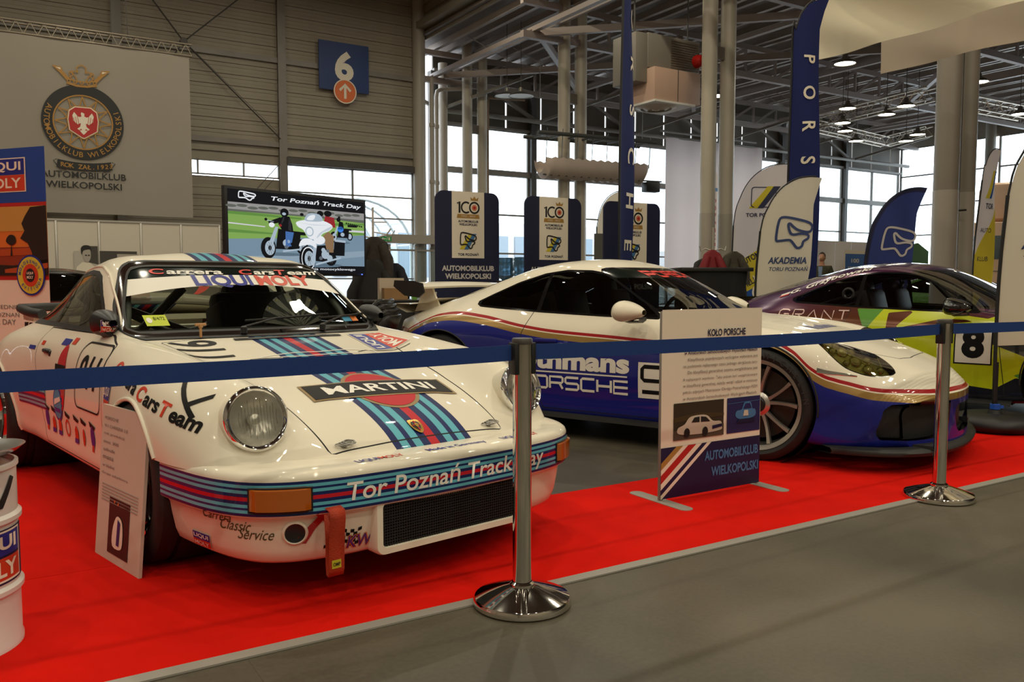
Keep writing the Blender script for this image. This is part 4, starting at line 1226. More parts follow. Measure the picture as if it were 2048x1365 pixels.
    obj('underfloor', uf, M['dark'], root)
    cb = MB(); cb.box((-1.3, 0, .30), (1.9, 1.4, .04)); cb.box((-2.35, 0, .55), (.6, 1.3, .5)); cb.box((-.60, 0, .60), (.12, 1.5, .36), bev=.02)
    obj('cabin_tub', cb, M['dark'], root, 40)
    for sd in (-1, 1):
        se = MB(); y = sd * .36
        se.box((-1.28, y, .42), (.52, .48, .14), bev=.05); se.box((-1.60, y, .72), (.14, .50, .62), Matrix.Rotation(-.25, 3, 'Y'), bev=.05); se.box((-1.70, y, 1.02), (.10, .28, .18), Matrix.Rotation(-.2, 3, 'Y'), bev=.045)
        obj('seat', se, mat('seat_leather', (.022, .022, .026), .45), root, 40)
    ds = MB(); ds.box((-.85, 0, .79), (.42, 1.34, .12), bev=.045); obj('dashboard', ds, M['dark'], root, 40)
    stw = MB(); stw.tube([(-1.12 + .05 * math.sin(a), .36 + .17 * math.cos(a), .80 + .165 * math.sin(a)) for a in np.linspace(0, 2 * PI, 33)[:-1]], .016, 8, closed=True)
    for a in (.1, PI - .1, 1.5 * PI): stw.bar((-1.125, .36, .80), (-1.12 + .05 * math.sin(a), .36 + .165 * math.cos(a), .80 + .16 * math.sin(a)), .035, .01)
    obj('steering_wheel', stw, M['rubber'], root, 60)
    # front splitter lip
    pl = smooth2([(.44, -.905), (.60, -.885), (.76, -.82), (.89, -.70), (.98, -.52), (1.035, -.28), (1.05, 0), (1.035, .28), (.98, .52), (.89, .70), (.76, .82), (.60, .885), (.44, .905)], 4, False)
    rows = [[(x + dx, y * ky, z) for x, y in pl] for dx, ky, z in ((-.06, .97, .150), (.012, 1.01, .140), (.022, 1.015, .126), (.016, 1.012, .108), (-.10, .93, .105))]
    obj('front_splitter', MB().grid([r[::-1] for r in rows]), M['rubber'], root, 50, label='black front splitter lip')
    sk = MB()
    for sd in (-1, 1): sk.grid([[(x, sd * y, z) for y, z in ((.86, .185), (.915, .165), (.92, .145), (.86, .135))] for x in (-.42, -1.0, -1.6, -2.02)])
    obj('side_skirt', sk, M['rubber'], root, 40)
    return ws

def intakes(root, S, M):
    rec = S.build('intake_liner', {'intake': 0}, [mat('intake_black', (.012, .012, .013), .5)], root, offset=-.05)
    return rec

def make_rothmans(pose):
    M = car_mats()
    white = mat('paint_white_modern', rgb(232, 224, 204), .45, coat=.55, spec=.25)
    blue = mat('paint_deep_blue', rgb(20, 30, 124), .45, coat=.6, spec=.2)
    gold = mat('livery_gold', rgb(160, 128, 66), .3, .25, coat=1.0)
    red = mat('livery_red', rgb(160, 18, 26), .4, coat=.5, spec=.2)
    S = modern_shell()
    ln = lambda x: pchip(MO_LINE[0], MO_LINE[1], x)
    def band(reg, off, tgt):
        S.cut(lambda x, y, z, a, b, c: z - (ln(x + .40 * np.maximum(0, x - .45) / .5 * (np.abs(y) / .9) ** 2.2) - off), tgt, (reg,))
    def intk(x, y, z, a, b, c):
        ay = np.abs(y)
        side = sd_poly([(.33, .39), (.58, .402), (.735, .388), (.765, .36), (.785, .22), (.765, .185), (.60, .18), (.42, .185), (.35, .25)], ay, z)
        mid = sd_poly([(-.01, .36), (.24, .36), (.27, .30), (.23, .19), (-.01, .185)], ay, z)
        return np.maximum(np.minimum(side, mid), .45 - x)
    S.cut(lambda *k: intk(*k), 'intake')
    slot = lambda x, y, z, a, b, c: np.maximum(sd_poly([(-.01, .552), (.33, .540), (.33, .528), (-.01, .537)], np.abs(y), z), .6 - x)
    for reg in ('body', 'door', 'hood'):
        cur = reg
        for off, nm in ((0, 'red'), (.020, 'white'), (.027, 'gold'), (.066, 'blue')):
            band(cur, off, reg + '_' + nm); cur = reg + '_' + nm
    S.cut(lambda x, y, z, a, b, c: z - (1.115 + .03 * 0 + 0 * y), 'x_', ('windscreen',))
    S.R = ['band' if r == 'windscreen' else ('windscreen' if r == 'x_' else r) for r in S.R]
    bvh = S.bvh([r for r in set(S.R) if r not in ('void', 'intake')])
    root = thing('sports_car', 'white and blue modern coupe with gold and red waistline and a rear wing', 'car', (pose[0], pose[1], 0), pose[2])
    mats = [white, M['gap'], red, white, gold, blue, M['gloss']]
    body = S.build('body_shell', {'body': 0, 'gap': 1, 'body_red': 2, 'body_white': 3, 'body_gold': 4, 'body_blue': 5}, mats, root)
    S.build('hood', {'hood': 0, 'hood_red': 2, 'hood_white': 3, 'hood_gold': 4, 'hood_blue': 5}, mats, root)
    for sd in (-1, 1): S.build('door', {'door': 0, 'door_red': 2, 'door_white': 3, 'door_gold': 4, 'door_blue': 5}, mats, root, side=sd)
    ws = modern_common(root, S, bvh, M, mats, dict(glass='tinted_glass', tint=(.30, .33, .31), tint_screen=(.42, .45, .44), mirror=white))
    intakes(root, S, M)
    # intake flaps
    for sd in (-1, 1):
        fl = MB()
        h = [bvh.ray_cast(Vector((1.6, sd * y, .405)), Vector((-1, 0, 0)))[0] for y in (.36, .48, .60)]
        if all(q is not None for q in h):
            fl.grid([[q + Vector((.004, 0, .0)) for q in h], [q + Vector((-.01, 0, -.03)) for q in h], [q + Vector((-.05, 0, -.035)) for q in h]])
            obj('intake_flap', fl, M['black'], root, 60)
        # side lamp strip ahead of the wheel
        hs = [bvh.ray_cast(Vector((x, sd * 1.4, .575 - .01 * k)), Vector((0, -sd, 0)))[0] for k, x in enumerate((.36, .42, .50, .56))]
        if all(q is not None for q in hs):
            sm = MB(); o_ = Vector((0, sd * .006, 0))
            sm.grid([[q + o_ + Vector((0, 0, .016 - .004 * k)) for k, q in enumerate(hs)], [q + o_ * 1.6 for q in hs], [q + o_ - Vector((0, 0, .016 - .004 * k)) for k, q in enumerate(hs)]])
            obj('side_lamp', sm, M['chrome'], root, 60, label='clear side lamp strip')
        obj('door_handle', MB().box((-1.50, sd * .885, .675), (.19, .035, .03), bev=.012), blue, root, 40)
        tl = MB()
        tp = []
        for k in range(7):
            y = sd * (.30 + .065 * k)
            h1 = bvh.ray_cast(Vector((-4.2, y, .72 - .004 * k)), Vector((1, 0, 0)))[0]; h2 = bvh.ray_cast(Vector((-4.2, y, .665 - .004 * k)), Vector((1, 0, 0)))[0]
            if h1 is not None and h2 is not None: tp.append([h1 + Vector((-.006, 0, 0)), (h1 + h2) / 2 + Vector((-.016, 0, 0)), h2 + Vector((-.006, 0, 0))])
        if len(tp) > 1: tl.grid(tp); obj('tail_lamp', tl, M['red'], root, 60)
    # rear wing
    wg = MB(); rows = []
    for k in range(17):
        y = -.70 + 1.40 * k / 16
        dz = .012 * math.cos(PI * y / 1.4)
        rows.append([(-2.79 + 0 * y, y, 1.045 + dz), (-2.86, y, 1.068 + dz), (-2.95, y, 1.074 + dz), (-3.06, y, 1.078 + dz), (-3.06, y, 1.068 + dz), (-2.95, y, 1.055 + dz), (-2.86, y, 1.038 + dz), (-2.80, y, 1.03 + dz)])
    wg.grid(rows, closed=True)
    wing = obj('rear_wing', wg, white, root, 60)
    for sd in (-1, 1):
        ep = [(-2.77, 1.00), (-2.79, 1.075), (-2.88, 1.095), (-3.09, 1.10), (-3.10, 1.05), (-2.98, .975), (-2.83, .96)]
        obj('end_plate', MB().prism(ep if sd < 0 else ep, .016, (0, sd * .712 + .008, 0), (1, 0, 0), (0, 0, 1)), M['black'], wing, 30, label='black wing end plate')
        st = [(-2.79, .86), (-2.78, .88), (-2.83, .97), (-2.87, 1.05), (-2.97, 1.055), (-2.99, .96), (-3.05, .84)]
        obj('wing_strut', MB().prism(st, .02, (0, sd * .50 + .01, 0), (1, 0, 0), (0, 0, 1)), white, wing, 30)
    dk = MB(); dk.grid([[(-2.75, y, .955), (-2.88, y, .915), (-3.05, y, .90), (-3.24, y, .905), (-3.25, y, .885), (-3.1, y, .83)] for y in np.linspace(-.56, .56, 9)])
    obj('tail_lip', dk, white, root, 50)
    # lettering
    wh = mat('decal_white', rgb(236, 232, 222), .3, coat=.6); bk = mat('decal_black', (.008, .008, .009), .3, coat=.5)
    R_, Z, Y = Vector((1, 0, 0)), Vector((0, 0, 1)), Vector((0, 1, 0))
    decal('side_lettering', root, bvh, [(*text_fit('Rothmans', 1.01, .135, bold=.045), 0, .545, 0), (*one(rect(.98, .010)), 0, .458, 0)], [wh], (-1.345, -1.3, 0), R_, Z, reach=1.0, back=.2, label='bold white sponsor lettering on the blue flank')
    # wide square-cut marque lettering
    glyph = {'P': [[(0, 0), (0, 1), (.9, 1), (1, .9), (1, .55), (.9, .45), (0, .45)]], 'O': [[(.1, 0), (0, .1), (0, .9), (.1, 1), (.9, 1), (1, .9), (1, .1), (.9, 0), (.1, 0)]], 'R': [[(0, 0), (0, 1), (.9, 1), (1, .9), (1, .6), (.9, .48), (0, .48)], [(.75, .48), (1, 0)]],
             'S': [[(1, 1), (.1, 1), (0, .9), (0, .6), (.1, .5), (.9, .5), (1, .4), (1, .1), (.9, 0), (0, 0)]], 'C': [[(1, 1), (.1, 1), (0, .9), (0, .1), (.1, 0), (1, 0)]], 'H': [[(0, 0), (0, 1)], [(1, 0), (1, 1)], [(0, .5), (1, .5)]], 'E': [[(1, 1), (0, 1), (0, 0), (1, 0)], [(0, .5), (1, .5)]]}
    def wide(word, w, h, lw):
        it = []; n = len(word); cw = w / (n + (n - 1) * .22)
        for i, ch in enumerate(word):
            for pl in glyph[ch]:
                it.append((*stroke([(-w / 2 + i * cw * 1.22 + p[0] * cw, (p[1] - .5) * h) for p in pl], lw), 0, 0, 0))
        return it
    decal('side_lettering', root, bvh, [(v, f, dx, .385, m) for v, f, dx, dy, m in wide('PORSCHE', .86, .082, .017)], [wh], (-1.28, -1.3, 0), R_, Z, reach=1.0, back=.2, lift=.003, label='wide white marque lettering under the line')
    nine = []
    for x0 in (-.185, .005, .11):
        pass
    g9 = [[(.9, 0), (.9, 0)],]
    num = [(*stroke([(.10, -.075), (-.09, -.075)], .026), 0, 0, 1, 1), (*stroke([(.10, -.0), (.10, .075), (.085, .09), (-.075, .09), (-.09, .075), (-.09, .015), (-.075, 0), (.10, 0), (.10, -.075)], .026), 0, 0, 1, 1)]
    decal('race_number', root, bvh, [(*one(rect(.44, .235)), 0, 0, 0)] + [(v, f, -.10, .0, m, l) for v, f, dx, dy, m, l in num] + [(v, f, .11, .0, m, l) for v, f, dx, dy, m, l in num], [wh, bk], (-.555, -1.3, .445), R_, Z, reach=1.0, back=.2)
    wbv = S.bvh(['windscreen', 'band', 'screen_seal'])
    decal('windscreen_lettering', ws, wbv, [(v, f, dx, dy, m) for v, f, dx, dy, m in wide('PORSCHE', .70, .036, .012)], [mat('letter_red', rgb(215, 40, 24), .4)], (0, 0, 1.142), Y, Z, reach=2.4)
    decal('hood_lettering', root, bvh, [(*text_fit('Rothmans', .62, .10, bold=.03), 0, 0, 0)], [mat('logo_blue_deep', rgb(44, 52, 120), .4)], (.13, .12, 2), Y, Vector((-1, 0, 0)), reach=2.5, back=.2)
    wbv2 = BVHTree.FromPolygons([(0, 0, 0)], [])
    # tyre wall lettering
    ty = MB()
    for k, ch in enumerate('MICHELIN'):
        a = math.radians(-18 + 10 * k + 30)
        vs, fs = text2d(ch, .045, bold=.02)
        c = Vector((math.sin(a) * .307, 0, math.cos(a) * .307)); t = Vector((math.cos(a), 0, -math.sin(a))); u = Vector((math.sin(a), 0, math.cos(a)))
        ty.add([Vector((0, -.765 - .1178, MO['R'])) + c + t * p[0] + u * p[1] for p in vs], fs)
    obj('tyre_lettering', ty, mat('tyre_letters', (.035, .035, .035), .5), root)
    return root
# ------------------------------------------------------------------ the hall
MP = dict(
    panel=mat('wall_panel_cream', rgb(146, 137, 121), .55, noise=(1.2, .08)),
    steel=mat('steel_grey', rgb(128, 122, 114), .45, noise=(2, .1)),
    steeld=mat('steel_dark', rgb(74, 70, 66), .5, noise=(2, .12)),
    deck=mat('roof_deck', rgb(112, 102, 94), .6, noise=(1, .15)),
    clad=mat('upper_cladding', rgb(92, 84, 72), .6, noise=(1, .1)),
    pipe=mat('pipe_grey', rgb(164, 156, 144), .4),
    white=mat('white_paint', rgb(226, 222, 214), .5),
    glass=glass_mat('window_glass', (.93, .97, .98), .8),
)
A0, A1, B0, B1 = -13.0, 42.8, -14.0, 28.3
HALLROT = (0, 0, HALL_ANG)

def hall_obj(name, mb, mats, parent=None, smooth=None):
    """mesh written in hall axes (a, b, z)"""
    o = obj(name, mb, mats, parent, smooth)
    if parent is None: o.rotation_euler = HALLROT
    return o

def floor_mat():
    m = mat('floor_concrete', rgb(104, 100, 93), .30)
    nt = m.node_tree; b = nt.nodes['Principled BSDF']
    tc = nt.nodes.new('ShaderNodeTexCoord')
    n1 = nt.nodes.new('ShaderNodeTexNoise'); n1.inputs['Scale'].default_value = .9; n1.inputs['Detail'].default_value = 8
    n2 = nt.nodes.new('ShaderNodeTexNoise'); n2.inputs['Scale'].default_value = 60; n2.inputs['Detail'].default_value = 3
    ad = nt.nodes.new('ShaderNodeMath'); ad.operation = 'MULTIPLY_ADD'; ad.inputs[1].default_value = .25
    nt.links.new(tc.outputs['Object'], n1.inputs[0]); nt.links.new(tc.outputs['Object'], n2.inputs[0])
    nt.links.new(n2.outputs[0], ad.inputs[0]); nt.links.new(n1.outputs[0], ad.inputs[2])
    cr = nt.nodes.new('ShaderNodeValToRGB')
    cr.color_ramp.elements[0].position = .48; cr.color_ramp.elements[0].color = (*rgb(66, 61, 51), 1)
    cr.color_ramp.elements[1].position = .78; cr.color_ramp.elements[1].color = (*rgb(94, 87, 71), 1)
    nt.links.new(ad.outputs[0], cr.inputs[0]); nt.links.new(cr.outputs[0], b.inputs['Base Color'])
    mr = nt.nodes.new('ShaderNodeMapRange'); mr.inputs[3].default_value = .34; mr.inputs[4].default_value = .55
    nt.links.new(n1.outputs[0], mr.inputs[0]); nt.links.new(mr.outputs[0], b.inputs['Roughness'])
    return m
fl = MB()
# concrete bays with sawn joints
xs = [A0, -6, 0.6, 7.2, 13.8, 20.4, 27, 33.6, A1]; ys = [B0, -7.2, .55, 8.3, 15, 22, B1 + .4]
fl.box(((A0 + A1) / 2, (B0 + B1) / 2, -.06), (A1 - A0 + 1, B1 - B0 + 1, .10))
floor = struct(hall_obj('floor', fl, mat('joint_dark', rgb(84, 80, 74), .8)))
fm = floor_mat()
for i in range(len(xs) - 1):
    for j in range(len(ys) - 1):
        s = MB().box(((xs[i] + xs[i + 1]) / 2, (ys[j] + ys[j + 1]) / 2, -.006), (xs[i + 1] - xs[i] - .0006, ys[j + 1] - ys[j] - .0006, .012))
        obj('floor_slab', s, fm, floor)

# outside ground so that the windows look onto something
og = MB().box((15, 60, -.2), (160, 62, .1)); struct(hall_obj('ground', og, mat('outside_paving', rgb(170, 170, 172), .9)))
ow = MB()
ow.box((44, 75, 2.2), (46, 4, 4.8)); ow.box((38, 74, 3.2), (34, 5, 7.4), m=1)
for k in range(16): ow.box((22.5 + k * 2.1, 71.4, 3.6), (1.3, .1, 4.0), m=2)
tag(hall_obj('building', ow, [mat('far_wall', rgb(200, 200, 200), .9), mat('far_wall2', rgb(188, 188, 190), .9), mat('far_glass', rgb(120, 132, 142), .3)]), 'pale building with tall windows seen outside through the far glazing', 'building')

# ---- left wall: ribbed panels between steel columns
wl = struct(thing('wall_left', 'wall', 'x', (0, 0, 0), HALL_ANG)); del wl['category']; del wl['label']
bays = [(-12.9, -6.2), (-6.2, -1.35), (-1.35, 3.5), (3.5, 8.35), (8.35, 13.2)]
WB = 27.5
ph = .345
for bi, (a0, a1) in enumerate(bays):
    w = a1 - a0
    me = None
    k = 0
    while k * ph < 13.4:
        z = k * ph; k += 1
        zt = z + ph
        if bi == 3 and zt > 4.42 and z < 4.90: continue
        if bi == 4 and z < 4.95: continue
        if me is None:
            p = MB()
            pr = [(0, .0), (-.03, .012), (-.03, .10), (-.018, .115), (-.018, .225), (-.03, .24), (-.03, ph - .012), (0, ph)]
            p.grid([[(x, y, q) for y, q in pr] for x in (-w / 2 + .01, w / 2 - .01)])
            me = p.mesh('wall_panel', MP['panel'])
        link('wall_panel', me, wl, ((a0 + a1) / 2, WB, z))
    bk = MB().box(((a0 + a1) / 2, WB + .08, 9.2), (w, .1, 8.6))
    obj('wall_backing', bk, MP['panel'], wl)
    if bi < 4: obj('wall_backing', MB().box(((a0 + a1) / 2, WB + .08, 2.2), (w, .1, 4.4)), MP['panel'], wl)
    if bi < 3: obj('wall_backing', MB().box(((a0 + a1) / 2, WB + .08, 4.65), (w, .1, .6)), MP['panel'], wl)
# girts and wall columns
for z, d in ((5.52, .16), (8.2, .16), (11.0, .16)):
    for a0, a1 in bays: obj('girt', MB().box(((a0 + a1) / 2, WB - .06, z), (a1 - a0, .12, d)), MP['steel'], wl)
for a in (-6.2, -1.35, 3.5, 8.35):
    c = MB(); c.box((a, WB - .16, 6.7), (.26, .02, 13.4)); c.box((a, WB - .02, 6.7), (.26, .02, 13.4)); c.box((a, WB - .09, 6.7), (.02, .14, 13.4))
    struct(hall_obj('column', c, MP['steel']))
# cross bracing rods in the third bay
def rods(name, pts, r=.018):
    mb = MB()
    for p, q in pts: mb.tube([hall(*p), hall(*q)], r, 6)
    return mb
br = MB()
j0 = (5.35, WB - .2, 8.35)
for q in ((3.6, WB - .2, 10.6), (8.2, WB - .2, 11.0), (8.25, WB - .2, 5.7), (3.6, WB - .2, 5.7)): br.tube([j0, q], .02, 6)
br.tube([(5.5, WB - .3, 8.2), (8.1, WB - .3, 5.9)], .008, 5)
br.lathe([(0, -.1), (.11, -.1), (.11, 0), (0, 0)], 12, 'y', (j0[0], j0[1] + .05, j0[2]), m=0)
obj('brace_rod', br, MP['steeld'], wl, 60)
br = MB(); br.tube([(5.0, WB - .2, 2.6), (6.0, WB - .2, 1.7)], .02, 6); br.tube([(7.0, WB - .2, 2.6), (6.0, WB - .2, 1.7)], .02, 6); br.tube([(8.2, WB - .2, 4.9), (6.7, WB - .2, 3.2)], .014, 6); br.tube([(8.0, WB - .25, 4.4), (7.1, WB - .25, 3.4)], .01, 6); br.box((6.0, WB - .2, 1.75), (.5, .03, .3))
obj('brace_rod', br, MP['steeld'], wl, 60)

def window(n, a0, a1, z0, z1, b, va=(), vz=(), fr=.05, parent=None, axis='b', glass=True):
    """glazed opening in a wall; va, vz: positions of the bars; every pane is its own piece"""
    def P(u, v, w): return (u, b + w, v) if axis == 'b' else (b + w, u, v)
    def S3(u, v, w): return (u, w, v) if axis == 'b' else (w, u, v)
    f = MB()
    us = [a0] + list(va) + [a1]; zs = [z0] + list(vz) + [z1]
    for u in us: f.box(P(u, (z0 + z1) / 2, 0), S3(fr, z1 - z0 + fr, .10))
    for z in zs: f.box(P((a0 + a1) / 2, z, -.005), S3(a1 - a0, fr * .8, .09))
    o = struct(hall_obj('window_%d' % n, f, MP['steel']))
    if glass:
        for i in range(len(us) - 1):
            for j in range(len(zs) - 1):
                g = MB().box(P((us[i] + us[i + 1]) / 2, (zs[j] + zs[j + 1]) / 2, .02), S3(us[i + 1] - us[i] - fr * .6, zs[j + 1] - zs[j] - fr * .5, .008))
                obj('pane', g, MP['glass'], o)
    return o
window(1, 3.62, 8.22, 4.45, 4.88, WB, (5.7, 7.1))
window(2, 8.48, 13.0, 0.05, 4.92, WB, (10.75,), (1.2, 2.55, 3.3, 4.05), fr=.06)
hd = MB().box((10.75, WB - .1, 5.03), (4.6, .25, .22)); struct(hall_obj('trim_1', hd, MP['steeld']))
# glazed canopy outside the door
cn = MB()
for k in range(5):
    b = WB + 1.2 + k * 1.2
    cn.tube([(11.4 + 2.1 * math.cos(t), b, 2.3 + 1.75 * math.sin(t)) for t in np.linspace(0, PI, 17)], .05, 6)
for t in np.linspace(0.1, PI - .1, 7): cn.tube([(11.4 + 2.1 * math.cos(t), WB + 1.2, 2.3 + 1.75 * math.sin(t)), (11.4 + 2.1 * math.cos(t), WB + 6, 2.3 + 1.75 * math.sin(t))], .03, 6)
for a in (9.3, 13.5):
    for k in range(3): cn.bar((a, WB + 1.2 + k * 2.4, -.14), (a, WB + 1.2 + k * 2.4, 2.35), .08)
tag(hall_obj('canopy', cn, mat('canopy_white', rgb(215, 220, 222), .5), smooth=60), 'white arched canopy frame outside beyond the glazed bay by the exit', 'canopy')

# ---- pipes and column at the corner of the two wall parts
cp = MB().tube([(13.22, WB - .15, 0), (13.22, WB - .15, 13.4)], .23, 20); struct(hall_obj('column', cp, MP['pipe'], smooth=60))
for k, (a, b, r, top) in enumerate(((13.66, WB - .25, .085, 8.3), (13.95, WB - .05, .075, 8.0))):
    path = [(a, b, 0), (a, b, top - .3), (a + .04, b, top - .08), (a + .2, b, top), (a + .9, b - .3, top + .05)] if k == 1 else [(a, b, 0), (a, b, top)]
    p = MB().tube(path, r, 12)
    for z in (2.2, 4.6, 6.6): p.tube([(a, b, z), (a, b, z + .12)], r + .025, 12)
    tag(hall_obj('downpipe', p, MP['pipe'], smooth=60), ('straight grey downpipe beside the thick corner column of the wall', 'grey downpipe with an elbow under the roof, beside the corner column')[k], 'pipe')
struct(hall_obj('column', MB().tube([(14.35, B1 - .6, 0), (14.35, B1 - .6, 9)], .17, 16), MP['pipe'], smooth=60))

# ---- round column pairs that carry the roof
for k in range(4):
    c0 = Vector((7.925 - 3.18 * k, 15.5 + 5.09 * k, 0))
    for s in (0, 1):
        c = c0 + U * (.62 * s)
        r = .185 if k else (.215 if s == 0 else .17)
        o = struct(obj('column', MB().tube([c, c + Vector((0, 0, 9.6))], r, 28), mat('column_silver', rgb(176, 168, 152), .42, noise=(1, .06)) if k else mat('column_grey', rgb(140, 132, 120), .45, noise=(1, .08)), smooth=60))
        if k < 2:
            # pale paint up to head height
            obj('column_paint', MB().tube([c, c + Vector((0, 0, 2.75))], r + .004, 28, cap=False), mat('column_pale', rgb(164, 156, 144), .45), o, 60)
    if k:
        t = MB()
        for z in (6.6, 8.9): t.bar(c0 + Vector((0, 0, z)), c0 + U * .62 + Vector((0, 0, z)), .12, .3)
        struct(obj('trim_2', t, MP['steel']))
pp = MB(); c0 = Vector((7.925, 15.5, 0)) + U * .30 + W * -.02
pp.tube([c0 + U * .02, c0 + U * .02 + Vector((0, 0, 9))], .05, 10); pp.tube([c0 + W * .2 + Vector((0, 0, 2.4)), c0 - W * .2 + Vector((0, 0, 2.4))], .02, 6)
tag(obj('downpipe', pp, MP['steeld'], smooth=60), 'thin dark pipe between the two thick grey columns at the right', 'pipe')
c0 = Vector((7.925 - 3.18 * 3, 15.5 + 5.09 * 3, 0)) + U * .86
tag(obj('downpipe', MB().tube([c0, c0 + Vector((0, 0, 7.6)), c0 + U * .05 + Vector((0, 0, 7.8)), c0 + U * 1.6 + Vector((0, 0, 7.9))], .045, 8), mat('pipe_tan', rgb(128, 100, 70), .5), smooth=60), 'thin tan pipe running up the far pair of columns', 'pipe')

# ---- glazed far wall
n = 3
posts = [14.15, 18.55, 23.4, 28.25, 33.1, 37.95, A1]
for i in range(len(posts) - 1):
    a0, a1 = posts[i], posts[i + 1]
    window(n, a0 + .12, a1 - .12, .1, 6.95, B1, ((a0 + a1) / 2,), (1.25, 2.2, 3.7, 5.3), fr=.08); n += 1
    p = MB(); p.box((a0, B1 - .1, 4.4), (.20, .30, 8.8)); p.box((a0 + .22, B1 + .02, 4.4), (.10, .14, 8.8))
    struct(hall_obj('column', p, MP['steeld']))
wb = struct(thing('wall_back', 'x', 'x', (0, 0, 0), HALL_ANG)); del wb['category']; del wb['label']
a = 14.2
while a < A1 - .2:
    w = min(1.55, A1 - a)
    obj('wall_panel', MB().box((a + w / 2, B1 + .05, 7.72), (w, .06, 1.42)), MP['clad'], wb)
    a += w + .085
for z, h, d in ((5.3, .22, .2), (7.0, .10, .16), (8.75, .32, .3), (9.2, .6, .1)): obj('rail', MB().box(((14.2 + A1) / 2, B1 - .06, z), (A1 - 14.2, d, h)), MP['steel'] if z < 9 else MP['clad'], wb)
obj('rail', MB().tube([(14.2, B1 - .5, 7.35), (A1, B1 - .5, 7.35)], .09, 8), MP['steel'], wb, 60)
for k in range(6):
    a0 = posts[k]
    t = MB(); t.bar((a0 + .1, B1 - .45, 7.35), (a0 + 2.4, B1 - 3.2, 8.35), .10, .10); obj('wall_stay', t, MP['steel'], wb)
    t = MB(); t.bar((a0 + .1, B1 - .3, 7.4), (a0 - 2.2, B1 - .3, 8.45), .12, .12); obj('wall_stay', t, MP['steel'], wb)
# ---- right-hand glazed end wall
for i, (b0, b1) in enumerate(((23.2, B1), (18, 23), (12.8, 17.8), (7.6, 12.6))):
    window(n, b0 + .1, b1 - .1, .1, 8.3, A1, ((b0 + b1) / 2,), (1.3, 3.6, 5.2, 6.8), fr=.09, axis='a'); n += 1
    struct(hall_obj('column', MB().tube([(A1 - .35, b0, 0), (A1 - .35, b0, 9)], .24, 16), MP['pipe'], smooth=60))
wr = MB(); wr.box((A1 + .05, (B0 + 7.6) / 2, 4.8), (.1, 7.6 - B0, 9.6)); wr.box((A1 + .05, 18, 8.95), (.1, 21, 1.3)); struct(hall_obj('wall_right', wr, MP['panel']))
wf = MB(); wf.box(((A0 + A1) / 2, B0 - .05, 6.7), (A1 - A0, .1, 13.6)); struct(hall_obj('wall_front', wf, MP['panel']))
we = MB(); we.box((A0 - .05, (B0 + WB) / 2, 6.7), (.1, WB - B0, 13.6)); struct(hall_obj('wall_side', we, MP['panel']))

# ---- ceiling: high roof over the stand, lower roof with purlins and trusses to the right
ce = MB(); ce.box(((A0 + 13.4) / 2, (B0 + WB) / 2, 13.55), (13.6 - A0, WB - B0 + .6, .1)); ce.box(((13.4 + A1) / 2, (B0 + B1) / 2 + .2, 9.75), (A1 - 13.2, B1 - B0 + 1, .1)); 
ceil = struct(hall_obj('ceiling', ce, MP['deck']))
cl = MB()
for k in range(11): cl.grid([[(13.4, b, 10.15 + k * .31), (13.36, b, 10.17 + k * .31), (13.36, b, 10.42 + k * .31), (13.4, b, 10.46 + k * .31)] for b in (B0, B1)])
cl.box((13.5, (B0 + B1) / 2, 11.6), (.1, B1 - B0 + 1, 4.0)); cl.box((13.3, (B0 + B1) / 2, 10.02), (.5, B1 - B0 + 1, .22))
obj('clerestory', cl, MP['panel'], ceil)
pm = None
for k in range(44):
    a = 13.9 + k * .66
    if pm is None:
        p = MB(); L_ = B1 - B0; p.box((0, 0, 0), (.05, L_, .22)); p.box((0, 0, -.11), (.15, L_, .02))
        pm = p.mesh('purlin', mat('purlin_steel', rgb(160, 148, 138), .4, noise=(1, .1)))
    link('purlin', pm, ceil, (a, (B0 + B1) / 2, 9.55 if k % 2 else 9.46))
tr = mat('truss_steel', rgb(150, 138, 132), .45)
for k, b in enumerate((27.3, 20.9, 14.9, 8.9)):
    t = MB(); t.box((28.1, b, 9.2), (29.4, .16, .18)); t.box((28.1, b, 8.25), (29.4, .18, .20))
    e = obj('roof_truss', t, tr, ceil)
    d = MB(); a = 13.6; q = 0
    while a < A1 - 1.6:
        d.bar((a, b, 8.3), (a + 1.5, b, 9.15), .09, .09); d.bar((a + 1.5, b, 9.15), (a + 1.5, b, 8.3), .08, .08); a += 1.5
    obj('truss_web', d, tr, e)
for a in (13.8, 19.6, 25.4, 31.2, 37.0):
    t = MB(); t.box((a, 14.5, 8.42), (.16, 26, .14)); t.box((a + .9, 14.5, 8.75), (.10, 26, .10))
    obj('tie_beam', t, tr, ceil)
for a0, b0, a1, b1 in ((14.0, 26.9, 20.0, 20.9), (14.0, 20.9, 20.0, 26.9), (20.0, 20.9, 26, 14.9), (14, 20.9, 20, 14.9), (20, 20.9, 26, 26.9), (26, 14.9, 32, 20.9), (26, 20.9, 32, 26.9), (14, 14.9, 20, 8.9)):
    obj('plan_brace', MB().bar((a0, b0, 8.36), (a1, b1, 8.36), .16, .20), tr, ceil)
for k in range(14):
    a = 14.2 + k * 1.5; obj('hanger_rod', MB().tube([(a, 25.5, 9.4), (a + .9, 24.2, 8.4)], .015, 5), tr, ceil)

